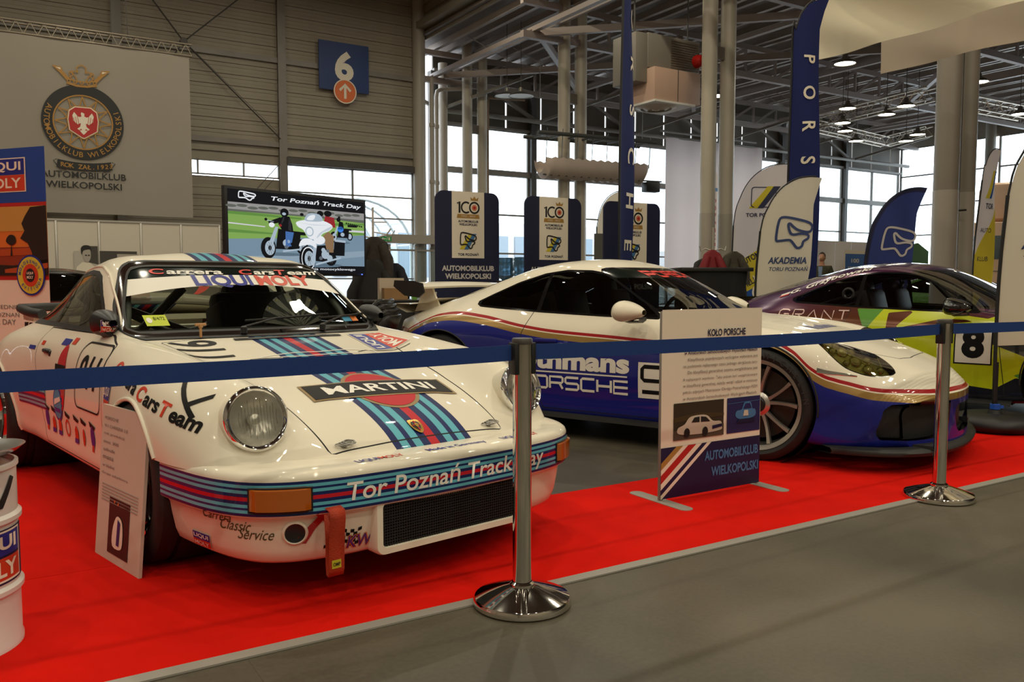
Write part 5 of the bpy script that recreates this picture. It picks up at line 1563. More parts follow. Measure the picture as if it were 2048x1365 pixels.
# ---- lamps: the hall's pendant lamps, in view and above the stand
lamp_mat = mat('lamp_glow', (1, .9, .7), .5, emit=(1.0, .86, .62), estr=26)
def pendant(name_label, p, r=.23, cord=2.0, power=0, group='pendant hall lamps', z_top=None, size=None):
    t = thing('pendant_lamp', name_label, 'lamp', p, 0, group)
    sh = MB().lathe([(.03, .30), (.07, .28), (.09, .16), (r * .9, .05), (r, 0), (r - .015, .0), (r * .86, .05), (.06, .14)], 24)
    obj('lamp_shade', sh, mat('lamp_shade_grey', rgb(120, 116, 108), .4, .5), t, 50)
    obj('lamp_disc', MB().lathe([(0, .018), (r - .018, .018)], 24), lamp_mat, t)
    obj('cord', MB().tube([(0, 0, .3), (0, 0, .3 + cord)], .012, 6), MP['steeld'], t)
    if power:
        l = bpy.data.lights.new('lamp_light', 'AREA'); l.shape = 'DISK'; l.size = (size or 2 * r); l.energy = power; l.color = LAMP_COL
        link('lamp_light', l, t, (0, 0, -.02))
    return t
LAMP_COL = (1.0, .905, .70)
LAMP_P = 106
lamps = [(1690, 128, 7.2), (1432, 193, 7.2), (1957, 165, 7.2), (1685, 247, 7.0), (1690, 263, 7.0), (1773, 230, 7.0), (1812, 213, 7.0), (1835, 270, 6.9), (1812, 283, 6.9), (1712, 283, 6.9), (1695, 218, 7.2), (1600, 246, 7.0), (2040, 229, 7.0), (1943, 226, 7.2)]
def pix_ray(px, py):
    c, s = math.cos(PITCH), math.sin(PITCH)
    xc = (px - 1024) / FPX; yc = -(py - 682.5) / FPX
    return Vector((xc, c + yc * s, -s + yc * c))
def at_z(px, py, z):
    d = pix_ray(px, py); t = (z - CAM_Z) / d.z
    return Vector((0, 0, CAM_Z)) + d * t
def at(px, py, Y):
    d = pix_ray(px, py); return Vector((0, 0, CAM_Z)) + d * (Y / d.y)
def at_b(px, py, b):
    d = pix_ray(px, py); return Vector((0, 0, CAM_Z)) + d * (b / (d.x * W.x + d.y * W.y))
def HA(p): return (p.x * U.x + p.y * U.y, p.x * W.x + p.y * W.y, p.z)
LAMP_L = ('lit lamp right below the corner of the near hanging white banner', 'lit lamp between the two round columns left of the tall navy flag', 'lit lamp just right of the two thick columns, under the second white banner', 'upper lit lamp of the two hanging close together at the left end of the truss', 'lower lit lamp of the two hanging close together at the left end of the truss', 'lit lamp in the middle of the bright lattice truss', 'lit lamp at the right end of the bright truss, near the thick column', 'right one of the two low lit lamps left of the thick columns', 'left one of the two low lit lamps left of the thick columns', 'lowest lit lamp right of the tall navy flag', 'lit lamp over the left end of the bright truss', 'lit lamp showing at the right edge of the tall navy flag', 'lit lamp at the very right edge of the picture', 'small lit lamp close to the right side of the thick columns')
for k, (px, py, z) in enumerate(lamps):
    p = at_z(px, py, z)
    pendant(LAMP_L[k], p, .30, max(.3, 9.4 - z), power=50 if k % 2 == 0 else 0)
for px, ll in ((1014, 'left one of two unlit white lamps before the far upper cladding'), (1042, 'right one of two unlit white lamps before the far upper cladding')):
    pendant(ll, at_z(px, 193, 7.3 if px < 1020 else 7.15), .42, 2.1, group='unlit lamps by the far wall')
for o in bpy.data.objects:
    if o.name.startswith('lamp_disc') and o.parent and 'unlit' in o.parent['label']:
        o.data.materials[0] = MP['white']
# unseen rows above the stand; the rearmost is added for light from behind the camera
for i, a in enumerate((-7.5, -2.5, 2.5, 7.5, 12.0)):
    for j, b in enumerate((-11.0, -6.0, -1.5, 4.0, 9.5, 15.0, 21)):
        pendant('unseen pendant lamp high above the hall', hall(a, b, 10.6), .15, 2.6, power=LAMP_P * (1.25 if j < 2 else .95), group='lamps over the stand', size=.26)
# ------------------------------------------------------------------ printing on flat or bent sheets
def warp_plane(o, x, y):
    o, x, y = Vector(o), Vector(x).normalized(), Vector(y).normalized(); n = x.cross(y).normalized()
    return lambda u, v, l=0.0: o + x * u + y * v + n * l
def sheet(name, parent, mt, items, warp, du=None, dv=None, label=None, lift=.0):
    """items: (verts, faces, dx, dy, material, layer)"""
    mb = MB()
    for it in items:
        vs, fs, dx, dy, mi = it[:5]; lay = it[5] if len(it) > 5 else 0
        vs = [(p[0] + dx, p[1] + dy) for p in vs]
        if du or dv: vs, fs = dice(vs, fs, du, dv)
        mb.add([warp(p[0], p[1], lift + lay * .002) for p in vs], fs, mi)
    return obj(name, mb, mt, parent, smooth=180 if (du or dv) else None, label=label)
TRACK = smooth2([(-.98, .6), (-.9, .92), (-.6, .98), (.1, .86), (.75, .70), (.98, .5), (.93, .24), (.7, .15), (.2, .25), (-.1, .42), (-.33, .62), (-.42, .55), (-.28, .14), (-.08, .0), (.35, .06), (.75, .0), (.78, -.2), (.52, -.38), (.45, -.65), (.2, -.75), (-.1, -.42), (-.3, -.3), (-.8, -.35), (-.98, -.3), (-1.0, .2)], 3)
def track(s, w, mi, dx=0, dy=0, lay=2, sx=1.0):
    v, f = stroke([(p[0] * s * sx, p[1] * s) for p in TRACK], w, True)
    return (v, f, dx, dy, mi, lay)
def arc_text(body, r, a0, a1, h, mi, lay=2, bold=.02):
    """letters round a circle with their heads towards the middle (a0 > a1 in degrees, through the bottom)"""
    it = []; n = len(body)
    for i, ch in enumerate(body):
        if ch == ' ': continue
        a = math.radians(a0 + (a1 - a0) * (i + .5) / n)
        vs, fs = text2d(ch, h / .72, bold=bold)
        ux, uy = -math.sin(a), math.cos(a)          # along increasing angle
        nx, ny = -math.cos(a), -math.sin(a)         # towards the middle
        it.append(([(r * math.cos(a) + ux * p[0] + nx * p[1], r * math.sin(a) + uy * p[0] + ny * p[1]) for p in vs], fs, 0, 0, mi, lay))
    return it
C_BLUE = mat('print_blue', rgb(24, 38, 104), .5); C_WHITE = mat('print_white', rgb(236, 226, 206), .55); C_BLACK = mat('print_black', (.010, .010, .011), .5)
C_GOLD = mat('print_gold', rgb(170, 130, 62), .5); C_RED = mat('print_red', rgb(182, 34, 30), .5); C_ORANGE = mat('print_orange', rgb(224, 104, 42), .5)
C_YEL = mat('print_yellow', rgb(214, 196, 60), .5); C_GREY = mat('print_grey', rgb(120, 116, 112), .5); C_LB = mat('print_light_blue', rgb(70, 120, 170), .5); C_NAVY = mat('print_navy', rgb(18, 24, 66), .5)

# ------------------------------------------------------------------ red carpet
cp = thing('red_carpet', 'bright red carpet under the white car and along the belt barrier', 'carpet', (0, 0, 0), HALL_ANG)
cm = mat('carpet_red', rgb(220, 22, 8), .95, noise=(3, .10), bump=(900, .4), spec=.1)
obj('carpet_runner', MB().box((5.5, 2.955, .003), (35, 1.01, .006)), cm, cp)
for a0, a1 in ((-11.9, -1.16), (-1.15, .845), (.855, 2.05)):
    obj('carpet_length', MB().box(((a0 + a1) / 2, 6.2, .003), (a1 - a0, 5.474, .006)), cm, cp)
obj('edge_tape', MB().box((5.5, 2.423, .004), (35, .05, .006)), mat('tape_grey', rgb(150, 146, 138), .35), cp)

# ------------------------------------------------------------------ belt posts and belts
chrome = mat('post_chrome', (.74, .72, .68), .07, 1.0)
def post(p, label, dirs):
    t = thing('belt_post', label, 'barrier post', p, HALL_ANG, 'belt posts')
    obj('base', MB().lathe([(0, .001), (.160, .001), (.165, .006), (.165, .022), (.160, .030), (.12, .044), (.06, .062), (.042, .066)], 56), chrome, t, 35)
    obj('collar', MB().lathe([(.042, .064), (.042, .074), (.034, .080)], 32), chrome, t, 40)
    obj('tube', MB().lathe([(.0315, .07), (.0315, .885)], 40), chrome, t, 60)
    obj('cap', MB().lathe([(.0335, .880), (.0345, .884), (.0345, .896), (.032, .900), (0, .901)], 40), MP['steeld'], t, 40, label='dark metal cap of the post')
    hd = MB()
    for d in dirs: hd.box((d * .033, 0, .833), (.018, .044, .105), bev=.004)
    obj('belt_head', hd, C_BLACK, t, 40)
    return t
def base_pt(px, py): return at_z(px, py, 0.0)
P1 = base_pt(1044, 1208); P2 = base_pt(1877, 997)
P0 = P1 - U * 2.55 + W * .06; P3 = P2 + U * 2.4
for p, l in ((P0, 'chrome belt post out of view beyond the oil drum'), (P1, 'chrome belt post standing in front of the white striped coupe'), (P2, 'chrome belt post standing before the nose of the blue and white coupe'), (P3, 'chrome belt post at the far right end of the belts')):
    post(p, l, (-1, 1))
belt = mat('belt_blue', rgb(16, 54, 120), .75, noise=(300, .12))
for k, (p, q, l) in enumerate(((P0, P1, 'blue webbing belt stretched across the white striped coupe'), (P1, P2, 'blue webbing belt stretched between the two chrome posts'), (P2, P3, 'blue webbing belt running off to the right of the right chrome post'))):
    rows = []
    for i in range(25):
        t = i / 24
        c = p.lerp(q, t) + Vector((0, 0, .853 - .010 * 4 * t * (1 - t)))
        if i == 0: c += (q - p).normalized() * .043
        if i == 24: c -= (q - p).normalized() * .043
        rows.append([c + Vector((0, 0, dz)) + W * dn for dz, dn in ((-.026, -.0012), (.026, -.0012), (.026, .0012), (-.026, .0012))])
    tag(obj('barrier_belt', MB().grid(rows, closed=True), belt, smooth=60), l, 'belt', 'barrier belts')

# ------------------------------------------------------------------ standing sign with two feet
t = thing('standing_sign', 'white and blue standing sign headed KO\u0141O PORSCHE before the blue coupe', 'sign', hall(3.125, 3.075, 0), HALL_ANG)
SW, SH = .70, .935
def sgw(u, v, l=0.0):
    v0 = v
    return Vector((u, -.010 - l + .018 * (2 * u / SW) ** 2 * 0, v + .015))
fr = MB(); fr.tube([(-SW / 2 + .012, .004, .01), (-SW / 2 + .012, .004, SH), (SW / 2 - .012, .004, SH), (SW / 2 - .012, .004, .01)], .012, 8)
obj('sign_frame', fr, MP['steel'], t, 60)
it = [(*one([(-SW / 2, 0), (SW / 2, 0), (SW / 2, SH), (-SW / 2, SH)]), 0, 0, 0, 0)]
bl = [(-SW / 2, 0), (SW / 2, 0), (SW / 2, .255), (-SW / 2, .255)]
it.append((*one(bl), 0, 0, 1, 1))
for x0, w, c in ((-.35, .045, 3), (-.305, .035, 0), (-.27, .055, 4), (-.215, .04, 0), (-.175, .035, 1), (-.14, .03, 0)):
    q = [(x0 - .235, .0), (x0 - .235 + w, .0), (x0 + w + .10, .255), (x0 + .10, .255)]
    poly = [(max(p[0], -SW / 2), p[1]) for p in q]
    # clip the slanted band at the left edge
    def clip(poly):
        out = []
        for i in range(4):
            a, b = q[i], q[(i + 1) % 4]
            ia, ib = a[0] >= -SW / 2, b[0] >= -SW / 2
            if ia: out.append(a)
            if ia != ib:
                s = (-SW / 2 - a[0]) / (b[0] - a[0]); out.append((-SW / 2, a[1] + (b[1] - a[1]) * s))
        return out
    pl = clip(q)
    if len(pl) > 2: it.append((*one(pl), 0, 0, c, 2))
obj_mats = [C_WHITE, C_NAVY, C_LB, C_GOLD, C_RED, C_GREY, C_BLACK, mat('photo_dark', rgb(52, 44, 30), .5), mat('photo_road', rgb(80, 70, 56), .5), mat('photo_car', rgb(206, 196, 178), .5), mat('photo_blue', rgb(34, 34, 88), .5), mat('photo_hill', rgb(66, 54, 28), .5)]
sg = sheet('sign_panel', t, obj_mats, it, sgw)
it = [(*text_fit('AUTOMOBILKLUB', .39, .05, bold=.03), .14, .185, 0, 2), (*text_fit('WIELKOPOLSKI', .345, .05, bold=.03), .165, .10, 0, 2)]
sheet('sign_lettering', t, [C_LB], it, sgw, label='light blue lettering on the foot of the sign')
it = [(*text_fit('KO\u0141O PORSCHE', .27, .036, bold=.02), .09, .815, 0, 2), (*text_fit('w Amatorskich Samochodowych Wy\u015bcigach P\u0142askich', .52, .024, bold=.015), .055, .717, 0, 2)]
for k, ln_ in enumerate(('   Klasyfikacja pojedynczych wy\u015bcig\u00f3w wy\u0142aniana jest', 'na podstawie najlepszego czasu jednego okr\u0105\u017cenia toru.', '   Do klasyfikacji generalnej sezonu uwzgl\u0119dniane jest', '8 najlepszych wynik\u00f3w. \u017beby jednak by\u0107 uwzgl\u0119dnionym', 'w klasyfikacji generalnej, nale\u017cy wzi\u0105\u0107 udzia\u0142 w minimum', 'pi\u0119ciu edycjach Mistrzostw Okr\u0119gu Pozna\u0144skiego PZM', 'w Amatorskich Samochodowych Wy\u015bcigach P\u0142askich.')):
    it.append((*text_fit(ln_.strip(), .53 - (.03 if ln_[0] == ' ' else 0), .020), .055 + (.015 if ln_[0] == ' ' else 0), .683 - .0325 * k, 1, 2))
sheet('sign_lettering', t, [C_NAVY, C_GREY], it, sgw, label='dark heading and grey paragraph of the sign')
# two printed photographs: a white coupe on a dark track, a pale coupe on blue
ph = [(*one([(-.27, .285), (.075, .285), (.075, .47), (-.27, .47)]), 0, 0, 7, 1), (*one([(-.27, .285), (.075, .285), (.075, .345), (-.27, .335)]), 0, 0, 8, 2), (*one([(-.27, .40), (-.1, .415), (.075, .40), (.075, .385), (-.27, .375)]), 0, 0, 11, 2)]
cs = smooth2([(-.235, .315), (-.245, .345), (-.20, .362), (-.165, .395), (-.10, .402), (-.045, .395), (-.005, .365), (.05, .358), (.06, .33), (.045, .312), (-.1, .305)], 4)
ph += [(*one(cs), 0, 0, 9, 3), (*one([(-.155, .368), (-.135, .392), (-.10, .394), (-.10, .366)]), 0, 0, 6, 4), (*one([(-.09, .366), (-.09, .394), (-.055, .389), (-.025, .364)]), 0, 0, 6, 4), (*one(ngon(16, .02, .024)), -.185, .318, 6, 4), (*one(ngon(16, .02, .024)), -.06, .315, 6, 4), (*one([(-.01, .34), (.058, .345), (.058, .33), (-.01, .322)]), 0, 0, 1, 4)]
ph += [(*one([(.10, .285), (.345, .285), (.345, .47), (.10, .47)]), 0, 0, 10, 1), (*one([(.10, .44), (.345, .445), (.345, .447), (.10, .442)]), 0, 0, 2, 2)]
cs = smooth2([(.16, .375), (.17, .40), (.205, .405), (.225, .44), (.27, .44), (.285, .405), (.305, .40), (.31, .37), (.27, .355), (.19, .355)], 4)
ph += [(*one(cs), 0, 0, 2, 2), (*one([(.215, .408), (.232, .435), (.265, .435), (.277, .408)]), 0, 0, 10, 3), (*one([(.215, .37), (.255, .37), (.25, .40), (.222, .40)]), 0, 0, 9, 3), (*one([(.17, .335), (.305, .335), (.30, .355), (.18, .355)]), 0, 0, 1, 3)]
sheet('sign_photos', t, obj_mats, ph, sgw, lift=.001)
for s in (-1, 1):
    f = MB(); f.prism(rrect(.075, .42, .036), .008, (s * (SW / 2 - .01), 0, .001), (1, 0, 0), (0, 1, 0))
    obj('sign_foot', f, mat('foot_alu', rgb(170, 166, 156), .4, .3), t, 30)

# ------------------------------------------------------------------ info board leaning on the wheel
pL, pR = at_z(190, 1108, 0.0), at_z(277, 1162, 0.0)
xd = (pR - pL); wS = xd.length; xd.normalize()
back = Vector((-xd.y, xd.x, 0)); hS = .60; lean = math.radians(5)
up = (Vector((0, 0, 1)) * math.cos(lean) + back * math.sin(lean)); nn = xd.cross(up)
t = thing('info_board', 'small white info board leaning against the white coupe\u2019s front wheel', 'board', pL, 0)
b_ = MB().prism([(0, 0), (wS, 0), (wS, hS), (0, hS)], -.012, (0, 0, .002), xd, up)
obj('board', b_, mat('board_white', rgb(206, 192, 176), .6), t)
wp = warp_plane((0, 0, .002), xd, up)
it = []
for k, (ln_, w_) in enumerate((('PORSCHE', .10), ('911 CARRERA 3.0', .17), ('rok produkcji', .15), ('moc 300', .11), ('silnik', .09), ('masa', .08), ('w klubie', .09), ('Grupa zabytkowa', .19))):
    it.append((*text_fit(ln_, w_ * wS / .32, .012), .03 + w_ * wS / .64, hS - .05 - .031 * k, 0, 1))
rr = random.Random(8)
for k in range(6): it.append((*one(rect(wS * .82, .004)), wS * .5, hS - .31 - .012 * k, 1, 1))
it += [(*one(rect(wS * .46, .215)), wS * .52, .145, 2, 1), (*one(smooth2([(-.05, -.08), (-.055, -.02), (-.03, .03), (.0, .04), (.035, .02), (.045, -.04), (.03, -.08)], 3)), wS * .53, .15, 3, 2), (*one([(-.01, -.07), (.015, -.07), (.02, .02), (-.005, .03)]), wS * .53, .15, 4, 3), (*one(ngon(8, .006)), wS * .42, .24, 5, 2), (*one(ngon(8, .006)), wS * .5, .235, 5, 2)]
sheet('board_print', t, [C_GREY, mat('print_pale_grey', rgb(160, 150, 142), .6), mat('photo_night', rgb(44, 30, 28), .5), C_WHITE, C_BLUE, C_ORANGE], it, wp)

# ------------------------------------------------------------------ oil drum with a metal tray
dp = Vector((-1.665, 2.415, 0)); DR, DH = .19, .555
t = thing('oil_drum', 'small white oil drum with blue and red logo at the bottom left corner', 'drum', dp)
pr = [(0, .004), (DR - .01, .004), (DR + .004, .0), (DR + .004, .02), (DR, .026), (DR, .165), (DR + .010, .175), (DR + .010, .188), (DR, .198), (DR, .375), (DR + .010, .385), (DR + .010, .398), (DR, .408), (DR, DH - .02), (DR + .006, DH - .014), (DR + .006, DH - .002), (DR - .004, DH), (DR - .012, DH - .012), (0, DH - .012)]
obj('drum_body', MB().lathe(pr, 56), mat('drum_white', rgb(220, 212, 206), .35, coat=.4), t, 40)
def dw(u, v, l=0.0):
    a = -.38 + u / DR
    return Vector(((DR + .0015 + l * .4) * math.cos(a), (DR + .0015 + l * .4) * math.sin(a), v))
it = [(*one(rect(.34, .160)), 0, .287, 3, 0), (*one(rect(.25, .066)), 0, .325, 0, 1), (*one(rect(.25, .066)), 0, .252, 1, 1), (*ring2d(rect(.262, .15), rect(.25, .138)), 0, .288, 2, 1), (*text_fit('LIQUI', .21, .048, bold=.03), 0, .325, 2, 2), (*text_fit('MOLY', .21, .048, bold=.03), 0, .252, 2, 2), (*one([(.02, .44), (.05, .44), (.11, .52), (.09, .53)]), 0, -.01, 4, 1)]
sheet('drum_label', t, [mat('logo_blue', rgb(36, 44, 140), .4), mat('logo_red', rgb(206, 62, 34), .4), C_WHITE, C_NAVY, C_BLACK], it, dw, du=.015, dv=None)
ty = MB().lathe([(0, 0), (.19, .0), (.212, .010), (.217, .010), (.195, -.006), (0, -.006)], 48)
o = obj('metal_tray', ty, mat('tray_steel', (.6, .6, .62), .22, 1.0), smooth=40, loc=dp + Vector((-.01, .02, DH + .02)), rot=(0, math.radians(-4), 0))
tag(o, 'shiny round metal tray lying on top of the white oil drum', 'tray')

# ------------------------------------------------------------------ roll-up banner of the oil firm
A_, B_ = Vector((-4.62, 7.12, 0)), Vector((-3.735, 6.80, 0)); wv = (B_ - A_).length; xr = (B_ - A_).normalized()
t = thing('roll_up_banner', 'tall roll-up banner with blue head, sunset photo and round seal', 'banner', (A_ + B_) / 2)
wp = warp_plane((0, 0, 0), xr, (0, 0, 1)); HB = 2.17
w2 = wv / 2
obj('banner_foot', MB().box((0, 0, .04), (wv + .04, .18, .08), Matrix.Rotation(math.atan2(xr.y, xr.x), 3, 'Z'), bev=.02), MP['steel'], t, 40)
obj('banner_pole', MB().tube([Vector((0, .03, .05)), Vector((0, .03, HB))], .012, 8), MP['steel'], t)
skym = [mat('photo_sky_top', rgb(196, 150, 70), .6), mat('photo_sky_low', rgb(214, 116, 40), .6), mat('photo_field', rgb(140, 52, 20), .6), mat('photo_tree', rgb(34, 22, 14), .6), mat('photo_field2', rgb(176, 74, 26), .6)]
mm_ = [C_WHITE, mat('banner_blue', rgb(32, 72, 158), .5), C_RED, mat('logo_blue', (0, 0, 0)), mat('logo_red', (0, 0, 0)), C_YEL, C_GREY, C_ORANGE, C_BLACK] + skym
it = [(*one(rect(wv, HB - .06)), 0, HB / 2 + .03, 0, 0), (*one(rect(wv, .44)), 0, HB - .22, 1, 1), (*one(rect(wv, .035)), 0, 1.715, 2, 1), (*one(rect(wv, .035)), 0, 1.12, 2, 1)]
it += [(v, f, dx - .0 + .0, dy + 1.955, {0: 3, 1: 4, 2: 0}[m], l + 2) for v, f, dx, dy, m, l in lm_logo(.50, .26)]
it += [(*one(rect(wv, .57)), 0, 1.415, 10, 1), (*one(rect(wv, .20)), 0, 1.60, 9, 2), (*one(rect(wv, .24)), 0, 1.25, 11, 2), (*one([(-w2, 1.34), (w2, 1.37), (w2, 1.31), (-w2, 1.29)]), 0, 0, 13, 3)]
tr_ = [(w2, 1.70), (.30, 1.69), (.24, 1.62), (.20, 1.56), (.23, 1.50), (.18, 1.44), (.26, 1.40), (.30, 1.33), (.33, 1.22), (w2, 1.2)]
it += [(*one(tr_), 0, 0, 12, 4), (*one(smooth2([(.02, 1.42), (.06, 1.47), (.12, 1.46), (.13, 1.41), (.08, 1.385)], 3)), 0, 0, 12, 4), (*one([(.065, 1.30), (.08, 1.40), (.09, 1.30)]), 0, 0, 12, 4), (*one([(-w2, 1.24), (.1, 1.22), (w2, 1.27), (w2, 1.14), (-w2, 1.14)]), 0, 0, 12, 4), (*one([(.0, 1.19), (.2, 1.21), (w2, 1.24), (w2, 1.2), (.2, 1.16), (.0, 1.16)]), 0, 0, 13, 5)]
bx, bz = .285, 1.14
it += [(*one(ngon(36, .155, .165)), bx, bz, 3, 6), (*one(ngon(36, .14, .15)), bx, bz, 5, 7), (*one(ngon(36, .085, .092)), bx, bz, 4, 8), (*one(ngon(24, .05, .055)), bx, bz, 8, 9), (*text_fit('LIQUI', .07, .024, bold=.03), bx, bz + .016, 0, 10), (*text_fit('MOLY', .07, .024, bold=.03), bx, bz - .016, 0, 10)]
it += [(v, f, bx, bz, 1, 10) for v, f, dx, dy, m, l in arc_text('MOTORENOL  ADDITIVE  ', .112, 540, 180, .026, 1)]
it += [(*text_fit('\u015aREDNIE', .30, .045), -.02, .885, 6, 2), (*text_fit('OSI\u0104GI', .20, .045), .27, .885, 7, 2), (*text_fit('TOR POZNA\u0143', .46, .045), -.10, .82, 6, 2), (*text_fit('TRACK DAY', .42, .045), -.12, .755, 6, 2), (*one(rect(.25, .115)), .31, .70, 8, 1), track(.055, .008, 0, .31, .705, 3, 1.4), (*text_fit('TOR POZNA\u0143', .16, .012), .31, .655, 0, 2)]
sheet('banner_print', t, mm_, it, wp)

# ------------------------------------------------------------------ television on its stand
pTL, pTR = at(445, 370, 8.0), at(728, 399, 9.5)
xr = (pTR - pTL); xr.z = 0; wT = xr.length; xr.normalize(); hT = pTL.z - 1.15
c = (pTL + pTR) / 2; c.z = 0
t = thing('television', 'large black television showing motorcycles on a race track', 'television', c)
zT = pTL.z
R3 = Matrix.Rotation(math.atan2(xr.y, xr.x), 3, 'Z')
obj('screen_body', MB().box((0, 0, zT - hT / 2), (wT, .05, hT), R3, bev=.006), C_BLACK, t, 40)
def scr(name, c, s=1.0): return mat('screen_' + name, (0, 0, 0), .3, emit=c, estr=s)
nrm = xr.cross(Vector((0, 0, 1)))
wp0 = warp_plane(Vector((0, 0, zT - hT / 2)) + nrm * .027, xr, (0, 0, 1))
SX, SY2 = wT * .965, hT * .93
SS = .95
sm_ = [scr('dark', (.006, .006, .008), SS), scr('hill', rgb(150, 148, 146), SS), scr('grass', rgb(128, 166, 84), SS), scr('tarmac', rgb(118, 142, 160), SS), scr('white', rgb(232, 236, 240), SS), scr('black', rgb(18, 18, 22), SS), scr('silver', rgb(168, 184, 198), SS), scr('jeans', rgb(70, 110, 170), SS), scr('red', rgb(150, 40, 44), SS), scr('kerb', rgb(208, 206, 214), SS), scr('trees', rgb(96, 100, 92), SS), scr('tan', rgb(140, 110, 80), SS), scr('blue', rgb(60, 130, 220), SS)]
X = lambda u: (u - .5) * SX
Zc = lambda v: (v - .5) * SY2          # v up
def PP(*p): return one([(X(a), Zc(b)) for a, b in p])
def EL(u, v, ru, rv, n=20): return one([(X(u) + ru * SX * math.cos(2 * PI * k / n), Zc(v) + rv * SY2 * math.sin(2 * PI * k / n)) for k in range(n)])
def RG(u, v, ru, rv, w=.7, n=24):
    return ring2d([(X(u) + ru * SX * math.cos(2 * PI * k / n), Zc(v) + rv * SY2 * math.sin(2 * PI * k / n)) for k in range(n)], [(X(u) + w * ru * SX * math.cos(2 * PI * k / n), Zc(v) + w * rv * SY2 * math.sin(2 * PI * k / n)) for k in range(n)])
it = []
def a_(g, m, lay): it.append((*g, 0, 0, m, lay))
a_(PP((0, 0), (1, 0), (1, 1), (0, 1)), 0, 0)
a_(PP((0, .10), (1, .10), (1, .845), (0, .845)), 3, 1)
a_(PP((0, .40), (.45, .45), (1, .54), (1, .74), (0, .74)), 2, 2)
a_(PP((0, .74), (1, .73), (1, .845), (0, .845)), 1, 3)
a_(PP((0, .735), (.6, .735), (1, .71), (1, .75), (0, .76)), 10, 4)
a_(PP((0, .585), (.24, .565), (.24, .578), (0, .60)), 9, 4); a_(PP((.78, .575), (1, .575), (1, .60), (.78, .60)), 9, 4)
a_(PP((.86, .64), (.94, .64), (.94, .67), (.86, .67)), 5, 5)
# bike on the left
def bike(u, v, s, fair, lay):
    a_(EL(u + .14 * s, v - .02 * s, .045 * s, .10 * s), 5, lay); a_(EL(u + .14 * s, v - .02 * s, .03 * s, .07 * s), 6, lay + 1)
    a_(EL(u - .10 * s, v - .05 * s, .052 * s, .135 * s), 5, lay + 1); a_(EL(u - .09 * s, v - .05 * s, .034 * s, .092 * s), 6, lay + 2); a_(EL(u - .09 * s, v - .05 * s, .012 * s, .03 * s), 5, lay + 3)
    a_(PP((u - .10 * s, v), (u - .05 * s, v + .22 * s), (u - .03 * s, v + .22 * s), (u - .07 * s, v - .02 * s)), 6, lay + 3)
    a_(PP((u - .05 * s, v - .06 * s), (u + .12 * s, v - .06 * s), (u + .13 * s, v + .14 * s), (u - .03 * s, v + .20 * s)), 5, lay + 2)
    a_(EL(u + .03 * s, v + .02 * s, .03 * s, .05 * s), 6, lay + 4)
    a_(PP((u + .06 * s, v + .13 * s), (u + .17 * s, v + .13 * s), (u + .16 * s, v + .17 * s), (u + .06 * s, v + .18 * s)), 5, lay + 4)
bike(.36, .36, 1.0, 0, 6)
a_(PP((.37, .50), (.44, .49), (.43, .62), (.41, .72), (.36, .72), (.33, .62)), 5, 12)
a_(PP((.26, .64), (.34, .70), (.40, .71), (.40, .67), (.33, .63), (.27, .60)), 5, 12); a_(EL(.375, .765, .03, .055), 5, 13); a_(EL(.372, .75, .014, .018), 6, 14)
a_(PP((.38, .34), (.42, .34), (.44, .52), (.38, .53)), 7, 13); a_(EL(.285, .60, .02, .032), 4, 13); a_(PP((.25, .66), (.30, .645), (.30, .64), (.25, .65)), 6, 13)
# far bikes
bike(.80, .52, .55, 0, 6); a_(PP((.78, .60), (.83, .60), (.82, .70), (.79, .71)), 5, 12); a_(EL(.785, .73, .016, .03), 5, 13); a_(EL(.80, .60, .025, .04), 12, 12)
a_(PP((.66, .62), (.76, .62), (.75, .75), (.68, .77)), 8, 10); a_(EL(.70, .80, .03, .04), 5, 11); a_(EL(.64, .79, .025, .04), 5, 11)
# white touring bike in front
a_(EL(.72, .19, .045, .09), 5, 12); a_(PP((.74, .24), (.83, .24), (.835, .42), (.75, .44)), 5, 14); a_(PP((.75, .43), (.84, .42), (.84, .45), (.76, .46)), 6, 15)
a_(EL(.535, .19, .058, .17), 5, 15); a_(RG(.545, .19, .052, .155, .9), 4, 16); a_(EL(.55, .19, .034, .10), 6, 16); a_(EL(.55, .19, .012, .035), 5, 17)
a_(PP((.60, .16), (.74, .14), (.76, .30), (.70, .38), (.60, .36)), 5, 13); a_(EL(.675, .25, .03, .06), 6, 18); a_(EL(.71, .20, .022, .045), 6, 18)
a_(one(smooth2([(X(.475), Zc(.35)), (X(.50), Zc(.44)), (X(.56), Zc(.45)), (X(.60), Zc(.40)), (X(.605), Zc(.33)), (X(.56), Zc(.37)), (X(.51), Zc(.36))], 3)), 4, 19)
a_(PP((.565, .10), (.59, .10), (.615, .42), (.59, .44)), 6, 18)
a_(PP((.69, .28), (.74, .28), (.745, .50), (.70, .56), (.66, .50)), 11, 19)
a_(one(smooth2([(X(.46), Zc(.66)), (X(.55), Zc(.70)), (X(.66), Zc(.70)), (X(.735), Zc(.64)), (X(.71), Zc(.57)), (X(.66), Zc(.53)), (X(.61), Zc(.45)), (X(.55), Zc(.46)), (X(.51), Zc(.56)), (X(.47), Zc(.60))], 3)), 4, 20)
a_(one(smooth2([(X(.52), Zc(.69)), (X(.55), Zc(.78)), (X(.63), Zc(.78)), (X(.66), Zc(.70)), (X(.59), Zc(.68))], 3)), 6, 21)
a_(EL(.555, .545, .032, .065), 6, 22); a_(EL(.555, .545, .024, .05), 4, 23)
a_(EL(.63, .44, .045, .06), 4, 21)
